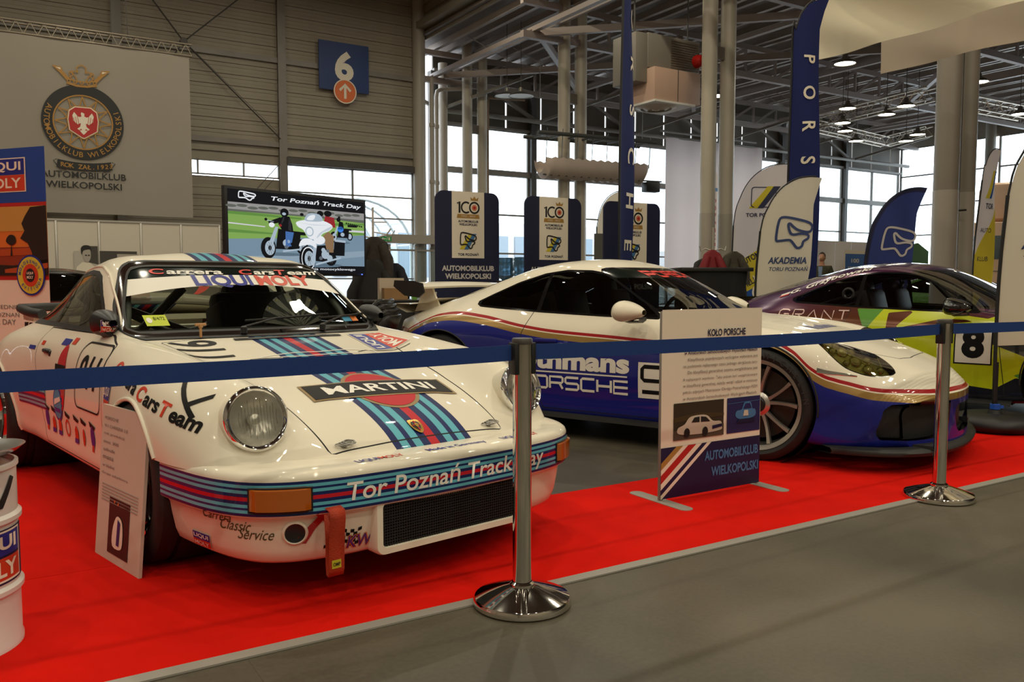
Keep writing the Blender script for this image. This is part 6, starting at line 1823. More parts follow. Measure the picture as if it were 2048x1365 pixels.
# finer tones of the picture: verge, shadows on the road, spokes, engine parts, seams of the fairing
sm_ += [scr('grass_dark', rgb(96, 140, 66), SS), scr('road_dark', rgb(92, 112, 128), SS), scr('fairing_shade', rgb(196, 206, 216), SS), scr('chrome_dark', rgb(96, 104, 112), SS), scr('leather', rgb(46, 44, 48), SS), scr('road_pale', rgb(140, 160, 176), SS)]
for q in ((0, .70, .5, .715, .74), (.55, .62, 1, .70, .66), (0, .48, .3, .50, .52), (.78, .55, 1, .565, .56)): a_(PP((q[0], q[1]), (q[2], q[3] - .02), (q[2], q[3]), (q[0], q[4])), 13, 3)
a_(PP((0, .12), (.5, .14), (1, .24), (1, .32), (.4, .22), (0, .19)), 18, 2)
for u, v, ru, rv in ((.36, .235, .15, .022), (.62, .055 + .05, .19, .03), (.80, .42, .08, .014)): a_(EL(u, v, ru, rv), 14, 5)
for u, v, ru, rv, l in ((.27, .31, .03, .082, 9), (.55, .19, .03, .09, 18), (.50, .34, .026, .06, 8), (.72, .19, .026, .055, 14)):
    for k in range(5):
        t_ = PI * k / 5
        a_(PP((u - ru * math.cos(t_), v - rv * math.sin(t_)), (u - ru * math.cos(t_) + .003, v - rv * math.sin(t_)), (u + ru * math.cos(t_) + .003, v + rv * math.sin(t_)), (u + ru * math.cos(t_), v + rv * math.sin(t_))), 16, l)
for u, v, r_, m_, l in ((.66, .31, .016, 6, 19), (.64, .20, .014, 16, 19), (.695, .30, .012, 16, 20), (.62, .25, .012, 5, 20), (.40, .40, .012, 6, 13), (.385, .33, .014, 16, 13), (.425, .37, .010, 5, 14)): a_(EL(u, v, r_, r_ * 1.8), m_, l)
a_(PP((.60, .10), (.80, .20), (.80, .225), (.60, .125)), 6, 20); a_(PP((.36, .26), (.50, .30), (.50, .32), (.36, .285)), 6, 14)
a_(one(smooth2([(X(.61), Zc(.46)), (X(.66), Zc(.54)), (X(.71), Zc(.58)), (X(.735), Zc(.64)), (X(.69), Zc(.60)), (X(.63), Zc(.53))], 3)), 15, 22); a_(PP((.47, .65), (.60, .63), (.73, .645), (.60, .64)), 15, 22)
a_(one(smooth2([(X(.535), Zc(.70)), (X(.56), Zc(.755)), (X(.60), Zc(.765)), (X(.585), Zc(.70))], 3)), 4, 22)
a_(PP((.345, .60), (.37, .66), (.375, .71), (.365, .71), (.355, .66)), 17, 14); a_(PP((.40, .55), (.425, .53), (.42, .66), (.405, .70)), 17, 14); a_(EL(.345, .60, .010, .016), 8, 15)
a_(EL(.245, .665, .010, .018), 5, 14); a_(EL(.50, .76, .014, .02), 5, 20); a_(EL(.79, .76, .010, .018), 5, 14); a_(EL(.70, .70, .03, .05), 8, 12); a_(EL(.66, .745, .012, .02), 10, 12)
for k in range(9): a_(EL(.85 + .016 * k, .69 - .004 * k, .006, .012), 5, 5)
for k in range(14): a_(EL(.02 + .07 * k, .80 + .012 * math.sin(k * 2.1), .035, .018), 10, 4)
it.append((*text_fit('Tor Pozna\u0144 Track Day', SX * .69, SY2 * .075, bold=.02, shear=.18), SX * .13, Zc(.925), 4, 4))
v, f, _, _, _, _ = track(.045, .012, 4, 0, 0, 3, 2.2); it.append((v, f, X(.125), Zc(.925), 4, 4))
it.append((*text_fit('szkolenia motocyklowego', SX * .46, SY2 * .042, bold=.005), SX * .19, Zc(.05), 4, 4))
def wpt(u, v, l=0.0): return wp0(u, v, l * .12)
sheet('screen_picture', t, sm_, it, wpt)
sd = MB(); sd.box((0, .04, .62), (.10, .06, 1.2), R3); sd.box((0, .03, .02), (.9, .5, .04), R3, bev=.01); sd.box(tuple(nrm * -.05 + Vector((0, 0, 1.4))), (.5, .05, .3), R3)
obj('stand', sd, C_BLACK, t, 40)
obj('power_light', MB().box(tuple(xr * (wT * .46) + nrm * .03 + Vector((0, 0, zT - hT + .02))), (.012, .012, .012)), scr('led', (.1, .2, 1), 2.0), t)

# ------------------------------------------------------------------ club banner on the truss
c = at_b(190, 250, 24.0)
a0, a1, z0, z1 = -1.6, 4.83, 2.82, 7.08
t = thing('club_banner', 'huge white hanging banner with a round club crest and crown', 'banner', (0, 0, 0), HALL_ANG)
def wv_(u, v, l=0.0):
    return Vector((u, 24.0 - l * 2 + .03 * math.sin(u * 1.7) * (z1 - v) / 4 + .015 * math.sin(u * 4.1 + v), v))
bn = cloth_mat('banner_cloth', rgb(164, 157, 145), .15)
sheet('banner_cloth', t, [bn], [(*one([(a0, z0), (a1, z0), (a1, z1), (a0, z1)]), 0, 0, 0, 0)], wv_, .3, .5)
ca, cz, cr = 2.235, 5.10, .93
it = [(*ring2d(ngon(64, cr), ngon(64, cr * .735)), ca, cz, 0, 1), (*ring2d(ngon(64, cr * .735), ngon(64, cr * .70)), ca, cz, 1, 2)]
for k in range(12):
    th = 2 * PI * k / 12 + PI / 12
    p = [(cr * .71 * math.cos(th - PI / 12 * .95), cr * .71 * math.sin(th - PI / 12 * .95)), (cr * .5 * math.cos(th), cr * .5 * math.sin(th)), (cr * .71 * math.cos(th + PI / 12 * .95), cr * .71 * math.sin(th + PI / 12 * .95))]
    q = [(cr * .40 * math.cos(th - PI / 12), cr * .40 * math.sin(th - PI / 12)), (cr * .43 * math.cos(th), cr * .43 * math.sin(th)), (cr * .40 * math.cos(th + PI / 12), cr * .40 * math.sin(th + PI / 12))]
    arc = [(cr * (.70 - .20 * math.sin(PI * s) ** .6) * math.cos(th - PI / 12 + PI / 6 * s), cr * (.70 - .20 * math.sin(PI * s) ** .6) * math.sin(th - PI / 12 + PI / 6 * s)) for s in np.linspace(0, 1, 9)]
    # scalloped sun between spokes
    arc = [((cr * (.415 + .27 * abs(2 * s - 1) ** 2.2)) * math.cos(th - PI / 12 + PI / 6 * s), (cr * (.415 + .27 * abs(2 * s - 1) ** 2.2)) * math.sin(th - PI / 12 + PI / 6 * s)) for s in np.linspace(0, 1, 11)]
    it.append((*stroke(arc, .028), ca, cz, 1, 2))
oct_ = [(-.17, .36), (.17, .36), (.30, .26), (.33, .05), (.30, -.20), (.02, -.38), (-.02, -.38), (-.30, -.20), (-.33, .05), (-.30, .26)]
it += [(*one([(p[0] * 1.12, p[1] * 1.12) for p in oct_]), ca, cz, 1, 3), (*one([(p[0] * 1.06, p[1] * 1.06) for p in oct_]), ca, cz, 3, 4), (*one(oct_), ca, cz, 2, 5)]
for pl in ([(-.05, .0), (.05, .0), (.07, -.10), (.03, -.22), (-.03, -.22), (-.07, -.10)], [(-.06, .14), (.06, .14), (.05, -.02), (-.05, -.02)], [(-.03, .12), (.03, .12), (.03, .22), (-.035, .25), (-.05, .21)], [(-.09, -.20), (.09, -.20), (.05, -.26), (0, -.31), (-.05, -.26)]): it.append((*one(pl), ca, cz, 3, 6))
for s in (-1, 1):
    for pl in ([(.05, .12), (.12, .14), (.13, -.06), (.05, -.02)], [(.12, .14), (.20, .24), (.24, .16), (.22, .02), (.13, -.06)], [(.06, -.10), (.14, -.17), (.10, -.20), (.04, -.15)]):
        it.append((*one([(s * p[0], p[1]) for p in pl][::s]), ca, cz, 3, 6))
for s in (-1, 1):
    for k in range(3): it.append((*stroke([(s * (.10 + .045 * k), -.05 - .0 * k), (s * (.13 + .045 * k), .16 - .03 * k)], .010), ca, cz, 2, 7))
it += [(v, f, dx + ca, dy + cz, 1, 3) for v, f, dx, dy, m, l in arc_text('AUTOMOBILKLUB WIELKOPOLSKI', cr * .868, 152, 386, .135, 1, bold=.01)]
# crown
cb = cz + cr * .98
it += [(*stroke([(-.34, .10), (-.12, .045), (.12, .045), (.34, .10)], .05), ca, cb - .06, 1, 2), (*stroke([(-.37, .22), (-.12, .155), (.12, .155), (.37, .22)], .03), ca, cb - .06, 1, 2)]
for x in (-.29, -.15, 0, .15, .29): it.append((*ring2d(ngon(12, .045), ngon(12, .022)), ca + x, cb + .06 + .35 * x * x, 1, 3))
for s in (-1, 1):
    it.append((*one([(s * .34, .16), (s * .46, .30), (s * .66, .50), (s * .44, .47), (s * .42, .38), (s * .28, .22)][::s]), ca, cb - .06, 1, 2))
    it.append((*one([(s * .46, .40), (s * .58, .45), (s * .47, .45)][::s]), ca, cb - .06, 3, 3))
    it.append((*stroke(smooth2([(s * .10, .16), (s * .22, .20), (s * .28, .34), (s * .22, .40), (s * .20, .30), (s * .30, .22)], 4, False), .022), ca, cb - .06, 1, 2))
it.append((*stroke(smooth2([(-.10, .17), (-.16, .30), (-.24, .36), (-.14, .40), (-.09, .38), (-.10, .50), (0, .56), (.10, .50), (.09, .38), (.14, .40), (.24, .36), (.16, .30), (.10, .17)], 4, False), .026), ca, cb - .06, 1, 2))
# ribbon and name
rb = [(x, -.06 * (1 - (x / .62) ** 2)) for x in np.linspace(-.62, .62, 13)]
it.append((*stroke(rb, .20), ca, cz - cr - .12, 0, 2))
for i, ch in enumerate('ROK ZA\u0141.1923'):
    x = -.50 + i * .1
    if ch != ' ': it.append((*text2d(ch, .155, bold=.02), ca + x, cz - cr - .12 - .06 * (1 - (x / .62) ** 2), 1, 3))
for s in (-1, 1): it.append((*stroke([(s * .62, .1), (s * .70, .06), (s * .56, -.14), (s * .42, -.16)], .018), ca, cz - cr - .12, 0, 2))
it += [(*text_fit('AUTOMOBILKLUB', 1.93, .165, bold=.012), ca - .02, 3.78, 0, 1), (*text_fit('WIELKOPOLSKI', 1.72, .165, bold=.012), ca - .02, 3.53, 0, 1)]
sheet('crest_print', t, [C_BLACK, mat('crest_gold', rgb(170, 124, 54), .5), C_RED, C_WHITE], it, wv_, .2, .25, lift=.012, label='black ring crest with gold letters, red shield and white eagle')
tt = MB()
for db in (0, .28):
    for z in (z1 + .03, z1 + .33): tt.tube([(-3, 24 + db, z), (4.9, 24 + db, z)], .026, 8)
for k in range(26):
    a = -2.9 + k * .3
    tt.tube([(a, 24, z1 + .03), (a + .15, 24, z1 + .33)], .011, 5); tt.tube([(a + .15, 24, z1 + .33), (a + .3, 24, z1 + .03)], .011, 5); tt.tube([(a, 24, z1 + .33), (a + .15, 24.28, z1 + .33)], .01, 5)
tag(hall_obj('lighting_truss', tt, mat('truss_alu', rgb(150, 140, 124), .4, .5), smooth=60), 'aluminium truss from which the huge club banner hangs', 'truss')
rp = MB()
for a in (2.95, 3.35): rp.tube([(a, 24.1, z1 + .33), (3.15, 24.1, 13.4)], .012, 5)
tag(hall_obj('suspension_wire', rp, MP['steeld']), 'pair of dark wires holding the truss above the club banner', 'wire')

# ------------------------------------------------------------------ gate sign with number six
p0, p1 = at_b(637, 78, 27.3), at_b(738, 196, 27.3)
a0, a1, z1, z0 = HA(p0)[0], HA(p1)[0], p0.z, p1.z + .12
t = thing('gate_sign', 'square blue sign with a white 6 high on the ribbed wall', 'sign', (0, 0, 0), HALL_ANG)
am, zm = (a0 + a1) / 2, (z0 + z1) / 2
obj('sign_board', MB().box((am, 27.32, zm), (a1 - a0, .04, z1 - z0)), mat('sign_blue', rgb(22, 52, 108), .5), t)
wp = warp_plane((am, 27.295, zm), (1, 0, 0), (0, 0, 1))
sheet('sign_number', t, [C_WHITE], [(*text_fit('6', .66, .98, bold=.04), .0, .0 + .03, 0, 1)], wp)
obj('arrow_disc', MB().lathe([(0, -.02), (.40, -.02), (.40, .02), (0, .02)], 40, 'y', (am, 27.26, z0 - .02)), mat('sign_orange', rgb(222, 110, 52), .5), t)
wp = warp_plane((am, 27.235, z0 - .02), (1, 0, 0), (0, 0, 1))
sheet('arrow_print', t, [C_WHITE], [(*ring2d(ngon(40, .40), ngon(40, .365)), 0, 0, 0, 1), (*stroke([(0, -.24), (0, .18)], .085), 0, 0, 0, 1), (*stroke([(-.19, .02), (0, .22), (.19, .02)], .085), 0, 0, 0, 1)], wp)

# ------------------------------------------------------------------ white exhibition partition
t = thing('partition', 'row of white exhibition partition panels behind the white coupe', 'partition', (0, 0, 0), HALL_ANG)
sm0 = [at_b(x, 445, 19.6) for x in (30, 111, 197, 281, 361, 438)]
aa = [HA(p)[0] for p in sm0]
pm_ = mat('partition_white', rgb(216, 208, 192), .6)
for i in range(5):
    obj('panel', MB().box(((aa[i] + aa[i + 1]) / 2, 19.6, 1.17), (aa[i + 1] - aa[i] - .05, .03, 2.32)), pm_, t)
for a in aa: obj('upright', MB().box((a, 19.59, 1.18), (.045, .05, 2.37), bev=.01), mat('alu_profile', rgb(190, 186, 178), .35, .6), t, 40)
obj('top_rail', MB().box(((aa[0] + aa[-1]) / 2, 19.59, 2.36), (aa[-1] - aa[0], .05, .04)), mat('alu_profile', (0, 0, 0)), t)
# posters on the partition
p0, p1 = HA(at_b(148, 502, 19.5)), HA(at_b(198, 560, 19.5))
t = thing('poster', 'black and white photo poster of a man on the white partition', 'poster', (0, 0, 0), HALL_ANG)
wq = p1[0] - p0[0]
obj('sheet', MB().box(((p0[0] + p1[0]) / 2, 19.56, p0[2] - .55), (wq, .01, 1.1)), mat('poster_pale', rgb(190, 184, 172), .6), t)
wp = warp_plane(((p0[0] + p1[0]) / 2, 19.55, p0[2] - .3), (1, 0, 0), (0, 0, 1))
K = wq / .5
it = [(*one([(.06, .05), (.25, .02), (.25, .29), (.02, .29)]), 0, 0, 2, 0), (*one(smooth2([(-.03, .28), (.06, .28), (.10, .20), (.09, .10), (.03, .05), (-.04, .08), (-.07, .18)], 3)), 0, 0, 0, 1), (*one(smooth2([(-.10, .26), (-.03, .30), (.09, .29), (.12, .22), (.07, .24), (-.05, .22), (-.09, .16)], 3)), 0, 0, 1, 2), (*one([(-.25, -.2), (-.20, -.02), (-.08, .05), (.08, .04), (.22, -.04), (.25, -.2)]), 0, 0, 3, 1), (*one([(-.02, .16), (.02, .16), (.02, .145), (-.02, .145)]), 0, 0, 1, 3), (*one([(.04, .16), (.08, .16), (.08, .145), (.04, .145)]), 0, 0, 1, 3)]
sheet('poster_print', t, [mat('photo_skin_grey', rgb(176, 168, 156), .6), mat('photo_black', rgb(36, 33, 30), .6), mat('photo_mid', rgb(72, 68, 62), .6), C_WHITE], [([(p[0] * K, p[1] * 1.4) for p in v], f, dx, dy, m, l) for v, f, dx, dy, m, l in it], wp)
p0, p1 = HA(at_b(200, 502, 19.5)), HA(at_b(275, 520, 19.5))
t = thing('poster', 'dark photo strip poster on the white partition above the coupe roof', 'poster', (0, 0, 0), HALL_ANG)
obj('sheet', MB().box(((p0[0] + p1[0]) / 2, 19.56, p0[2] - .4), (p1[0] - p0[0], .01, .8)), mat('photo_mid', (0, 0, 0)), t)
obj('bright_patch', MB().box((p0[0] + .75 * (p1[0] - p0[0]), 19.55, p0[2] - .12), (.42, .006, .12)), mat('photo_skin_grey', (0, 0, 0)), t)

# ------------------------------------------------------------------ exit door beside the television
p = HA(at_b(815, 490, 27.4))
d = MB(); da0, da1 = 11.85, 15.6
d.box((da0, 27.1, 1.2), (.14, .2, 2.4)); d.box((12.9, 27.1, 1.2), (.08, .16, 2.4)); d.box((14.0, 27.1, 1.2), (.10, .16, 2.4)); d.box(((da0 + da1) / 2, 27.05, 2.58), (da1 - da0 + .3, .4, .30)); d.box((13.4, 27.1, 2.2), (3.2, .08, .06)); d.box((12.4, 27.1, 1.0), (1.0, .04, .05)); d.box((14.6, 27.1, 1.2), (.06, .1, 2.3))
dr = struct(hall_obj('door_1', d, MP['pipe']))
for a0_, a1_ in ((11.95, 12.85), (12.95, 13.95), (14.05, 15.2)): obj('pane', MB().box(((a0_ + a1_) / 2, 27.12, 1.2), (a1_ - a0_, .01, 2.2)), MP['glass'], dr)
e = HA(at_b(770, 478, 26.9))
t = thing('exit_sign', 'small green emergency exit sign over the glazed door', 'sign', (0, 0, 0), HALL_ANG)
obj('sign_box', MB().box((e[0], 26.85, e[2]), (.42, .05, .16)), mat('exit_green', rgb(40, 120, 60), .4, emit=rgb(40, 130, 60), estr=.25), t)
wp = warp_plane((e[0], 26.82, e[2]), (1, 0, 0), (0, 0, 1))
sheet('sign_print', t, [C_WHITE], [(*stroke([(-.15, 0), (.0, 0)], .03), 0, 0, 0, 1), (*stroke([(-.10, .04), (-.15, 0), (-.10, -.04)], .025), 0, 0, 0, 1), (*one(rect(.06, .10)), .12, 0, 0, 1), (*one(ngon(8, .016)), .05, .04, 0, 1), (*stroke([(.05, .03), (.04, -.02), (.02, -.05)], .02), 0, 0, 0, 1)], wp)

# ------------------------------------------------------------------ coat rack with dark coats
cx = at(752, 566, 10.4); cx.z = 0
t = thing('coat_rack', 'white metal coat rack behind the television', 'coat rack', cx)
r_ = MB(); r_.tube([(-.03, 0, 0), (-.03, 0, 2.0)], .014, 8)
for s in (-1, 1): r_.tube([(-.03, 0, 1.62), (-.03 + s * .16, 0, 1.66), (-.03 + s * .22, 0, 1.74)], .010, 6); r_.tube([(-.03, 0, .3), (-.03 + s * .25, .0, .02)], .012, 6); r_.tube([(-.03, 0, .3), (-.03, s * .25, .02)], .012, 6)
r_.tube([(-.03, 0, 1.82), (.14, 0, 1.82)], .008, 6); r_.tube([(-.03, 0, 1.70), (.20, 0, 1.66), (.24, 0, 1.72)], .008, 6)
obj('rack', r_, mat('rack_white', rgb(200, 196, 188), .4), t, 60)
def coat(name, p, h, w, label, m, d=.14, seed=1):
    rr = random.Random(seed); rows = []
    ks = 22
    for k in range(ks + 1):
        u = k / ks
        sh_ = min(1, u / .14); ww = w * (.22 + .56 * math.sin(sh_ * PI / 2) + .22 * u); row = []
        for j in range(20):
            a = 2 * PI * j / 20
            fold = 1 + .09 * u * math.sin(6 * a + seed) + .035 * math.sin(11 * a + 4 * u)
            row.append((ww / 2 * math.cos(a) * fold, d * (.35 + .65 * u) * math.sin(a) * fold, h * (1 - u) - .0))
        rows.append(row)
    mb = MB(); mb.grid(rows, closed=True); mb.f.append(tuple(range(20))); mb.m.append(0)
    # sleeves
    for s in (-1, 1):
        mb.tube([(s * w * .22, -.02, h * .86), (s * w * .40, -.05, h * .62), (s * w * .44, -.07, h * .30)], [.055, .07, .055], 10)
    o = obj(name, mb, m, smooth=60, loc=p); return tag(o, label, 'coat', 'coats on the rack')
ck = mat('coat_black', (.012, .012, .011), .8, noise=(8, .3)); cb_ = mat('coat_brown', rgb(44, 37, 30), .8, noise=(20, .3))
coat('coat', cx + Vector((-.02, -.08, .30)), 1.06, .62, 'long black coat hanging beside the television', ck, seed=2)
coat('coat', cx + Vector((-.01, -.02, .92)), .72, .42, 'short brown fur-lined jacket hung above the black coat', cb_, .10, seed=5)
coat('coat', cx + Vector((.22, .14, .66)), .66, .30, 'dark blue jacket at the right of the coat rack', mat('coat_navy', rgb(22, 20, 34), .8), .09, seed=8)

# ------------------------------------------------------------------ balloon, cabinet, carton, cups
bp = at(779, 525, 11.5)
t = thing('balloon', 'white balloon on a thin string in front of the exit door', 'balloon', bp)
obj('balloon_skin', MB().lathe([(0, -.085), (.012, -.08), (.035, -.062), (.06, -.02), (.064, .015), (.05, .05), (.026, .068), (0, .072)], 24), mat('balloon_white', rgb(205, 198, 188), .3), t, 60)
obj('string', MB().tube([(0, 0, -.085), (.01, 0, -.3), (0, 0, -.7)], .002, 4), MP['steeld'], t)
cbp = at(825, 600, 9.3); cbp.z = 0
t = thing('cabinet', 'black low cabinet behind the blue coupe\u2019s rear wing', 'cabinet', cbp, HALL_ANG)
obj('body', MB().box((0, .2, .43), (1.15, .45, .86), bev=.004), C_BLACK, t, 30)
obj('worktop', MB().box((0, .2, .875), (1.2, .5, .03), bev=.004), mat('top_black', (.02, .02, .02), .3), t, 30)
for s in (-1, 1):
    dd = obj('door', MB().box((s * .285, -.03, .43), (.56, .02, .82), bev=.003), mat('cabinet_black', (.014, .014, .015), .4), t, 30)
    obj('handle', MB().box((s * .285 + .02, -.05, .775), (.16, .015, .014), bev=.004), mat('handle_steel', (.5, .48, .42), .3, .9), dd, 30)
kb = hall(HA(cbp)[0] - .16, HA(cbp)[1] + .12, .89)
o = obj('carton', MB().box((0, 0, .065), (.26, .2, .13), Matrix.Rotation(.3, 3, 'Z'), bev=.003), mat('cardboard', rgb(150, 116, 74), .8, noise=(6, .1)), loc=kb); tag(o, 'small brown cardboard box on the black cabinet', 'box')
o = obj('paper_box', MB().box((0, 0, .12), (.30, .05, .24), Matrix.Rotation(HALL_ANG, 3, 'Z')), mat('carton_pale', rgb(196, 182, 160), .8), loc=kb + Vector((-.07, .2, 0))); tag(o, 'pale flat carton standing behind the brown cardboard box', 'box')
o = obj('pack', MB().box((0, 0, .05), (.05, .05, .10), bev=.004).box((0, -.001, .02), (.052, .052, .04), m=1), [mat('pack_white', rgb(206, 196, 184), .5), mat('pack_green', rgb(100, 160, 60), .5)], loc=kb + Vector((.22, .0, 0))); tag(o, 'little white and green packet beside the cardboard box', 'packet')
for k in range(2):
    o = obj('cup', MB().lathe([(0, .0), (.026, .0), (.034, .085), (.030, .085), (.024, .006), (0, .006)], 16), mat('cup_white', rgb(210, 204, 194), .5), smooth=40, loc=kb + Vector((.34 + .09 * k, .05, 0))); tag(o, ('left white paper cup on the black cabinet', 'right white paper cup on the black cabinet')[k], 'cup', 'cups on the cabinet')

# ------------------------------------------------------------------ stack of black shell chairs
def chair_mesh():
    sh = MB(); rows = []
    for k in range(13):
        u = k / 12
        if u < .5: y = -.22 + .40 * (u / .5); z = .45 - .02 * math.sin(PI * u / .5)
        else:
            q = (u - .5) / .5; y = .18 + .14 * q; z = .45 + .36 * q ** 1.15
        row = []
        for j in range(9):
            s = -1 + 2 * j / 8
            lift = .10 * abs(s) ** 3 * (1 - abs(2 * u - 1) ** 4)
            row.append((s * (.235 - .03 * max(0, u - .8) * 5), y - .05 * abs(s) ** 3 * (u > .5), z + lift))
        rows.append(row)
    sh.grid(rows); return sh
def make_chair(p, rz, label):
    t = thing('shell_chair', label, 'chair', p, rz, 'stacked black chairs')
    o = obj('shell', chair_mesh(), mat('chair_black', (.013, .013, .014), .32), t, 60); o.modifiers.new('t', 'SOLIDIFY').thickness = .012
    rm = MB(); rows = chair_mesh(); R_ = 9
    edge = [rows.v[k * R_] for k in range(13)] + [rows.v[12 * R_ + j] for j in range(1, 9)] + [rows.v[k * R_ + 8] for k in range(11, -1, -1)]
    rm.tube(edge, .006, 5); obj('rim', rm, mat('chair_rim', (.05, .05, .05), .25), t, 60)
    for sx in (-1, 1):
        for sy in (-1, 1):
            obj('leg', MB().tube([(sx * .16, sy * .14, .44), (sx * .23, sy * .22, .0)], .011, 6), mat('leg_wire', (.3, .29, .26), .3, .9), t)
    return t
chp = at(722, 640, 7.0); chp.z = 0
names = ('bottom black shell chair of the leaning stack', 'second black shell chair from the bottom of the stack', 'third black shell chair from the bottom of the stack', 'topmost black shell chair of the stack beside the television')
ch0 = make_chair(chp, math.radians(-95), names[0])
KC = list(KIDS(ch0))
for k in range(1, 4):
    c = ch0.copy(); COL.objects.link(c); c['label'] = names[k]
    c.location = chp + Vector((-.062 * k, .01 * k, .062 * k)); c.rotation_euler = (math.radians(-3 * k), 0, math.radians(-95))
    for q in KC:
        d_ = q.copy(); COL.objects.link(d_); d_.parent = c

# ------------------------------------------------------------------ the three blue club panels
def club_panel(pa, pb, zt, label):
    a0, b0, _ = HA(pa); a1, b1, _ = HA(pb)
    t = thing('club_stand', label, 'display panel', hall((a0 + a1) / 2, 9.2, 0), HALL_ANG, 'blue club panels')
    w = a1 - a0; r = .11
    out = [(-w / 2, .02), (w / 2, .02), (w / 2, zt - r)] + [(w / 2 - r + r * math.cos(x), zt - r + r * math.sin(x)) for x in np.linspace(.2, PI / 2, 6)] + [(-w / 2 + r + r * math.cos(x), zt - r + r * math.sin(x)) for x in np.linspace(PI / 2, PI - .2, 6)] + [(-w / 2, zt - r)]
    obj('panel', MB().prism(out, .03, (0, .015, 0), (1, 0, 0), (0, 0, 1)), mat('club_blue', rgb(22, 28, 62), .6), t, 30)
    for s in (-1, 1): obj('foot', MB().box((s * w * .4, 0, .012), (.06, .5, .024), bev=.008), MP['steel'], t, 30)
    wp = warp_plane((0, -.017, 0), (1, 0, 0), (0, 0, 1))
    k = w / .92
    zz = zt
    it = [(*one(rect(.47 * k, .84 * k)), 0, zz - .42 * k, 0, 0)]
    L0 = zz - .20 * k
    it += [(*stroke([(-.155 * k, .045 * k), (-.125 * k, .07 * k), (-.125 * k, -.07 * k)], .026 * k), 0, L0, 1, 1)]
    arc = [(-.03 * k + .066 * k * math.cos(x), .066 * k * math.sin(x)) for x in np.linspace(.9, 2 * PI - .9, 18)]
    it += [(*stroke(arc, .022 * k), 0, L0, 1, 1), (*ring2d(ngon(28, .078 * k), ngon(28, .056 * k)), .09 * k, L0, 1, 1), (*one(ngon(20, .038 * k)), .09 * k, L0, 2, 1), (*one(ngon(8, .02 * k)), .09 * k, L0, 5, 2)]
    it += [(*one([(.04 * k, .09 * k), (.03 * k, .135 * k), (.065 * k, .11 * k), (.09 * k, .145 * k), (.115 * k, .11 * k), (.15 * k, .135 * k), (.14 * k, .09 * k)]), 0, L0, 3, 1)]
    it += [(*one([(-.155 * k, -.085 * k), (.155 * k, -.085 * k), (.165 * k, -.135 * k), (-.165 * k, -.135 * k)]), 0, L0, 3, 1), (*text_fit('1923 - 2023', .2 * k, .022 * k), 0, L0 - .11 * k, 0, 2)]
    it += [(*text_fit('AUTOMOBILKLUB', .29 * k, .03 * k, bold=.03), 0, zz - .375 * k, 4, 1), (*text_fit('WIELKOPOLSKI', .26 * k, .03 * k, bold=.03), 0, zz - .415 * k, 4, 1)]
    T0 = zz - .63 * k
    it += [(*one([(-.13 * k, -.10 * k), (-.03 * k, -.10 * k), (.11 * k, .10 * k), (.01 * k, .10 * k)]), 0, T0, 6, 1), (*one([(-.06 * k, -.10 * k), (0, -.10 * k), (.12 * k, .10 * k), (.06 * k, .10 * k)]), .0, T0, 7, 2), track(.115 * k, .016 * k, 1, 0, T0, 3), (*text_fit('TOR POZNA\u0143', .30 * k, .042 * k, bold=.03), 0, zz - .79 * k, 4, 1)]
    it += [(*text_fit('AUTOMOBILKLUB', .76 * k, .07 * k, bold=.04), 0, zz - .97 * k, 8, 1), (*text_fit('WIELKOPOLSKI', .67 * k, .07 * k, bold=.04), 0, zz - 1.07 * k, 8, 1)]
    for x0, c, wd in ((-.25, 3, .07), (-.17, 0, .05), (-.11, 5, .07), (-.03, 0, .05), (.04, 4, .05), (.10, 0, .05)):
        it.append((*one([(x0 - .12, 0), (x0 - .12 + wd, 0), (x0 + .30 + wd, .55), (x0 + .30, .55)]), -.02, zz - 1.85 * k, c, 1))
    sheet('panel_print', t, [C_WHITE, C_BLACK, mat('print_salmon', rgb(214, 130, 96), .5), C_GOLD, C_NAVY, C_RED, C_YEL, C_LB, mat('print_pale', rgb(206, 200, 196), .5)], it, wp)
    return t
club_panel(at(867, 385, 10.3), at(996, 383, 10.75), 2.2, 'leftmost blue club panel, nearest the exit door')
club_panel(at(1054, 393, 10.9), at(1175, 396, 11.3), 2.2, 'middle blue club panel behind the blue coupe\u2019s roof')
club_panel(at(1190, 404, 11.8), at(1316, 408, 12.2), 2.2, 'rightmost blue club panel, half hidden behind the tall flag')

# water coolers
for k, (px, Y) in enumerate(((1010, 11.9), (1046, 11.6))):
    p = at(px, 560, Y); p.z = 0
    t = thing('water_cooler', ('left pale water cooler with a blue bottle, behind the coupe roof', 'right pale water cooler with a blue bottle, behind the coupe roof')[k], 'water cooler', p, HALL_ANG, 'water coolers')
    obj('cabinet', MB().box((0, 0, .56), (.30, .32, 1.08), bev=.03), mat('cooler_white', rgb(196, 190, 180), .4), t, 40)
    obj('bottle', MB().lathe([(.03, 1.07), (.05, 1.12), (.125, 1.17), (.13, 1.20), (.122, 1.23), (.13, 1.26), (.13, 1.35), (.122, 1.37), (.13, 1.40), (.12, 1.425), (0, 1.43)], 28), mat('water_blue', rgb(90, 130, 160), .1, trans=.5), t, 60)
    obj('tap', MB().box((0, -.18, .86), (.10, .06, .05), bev=.01), C_GREY, t, 40)
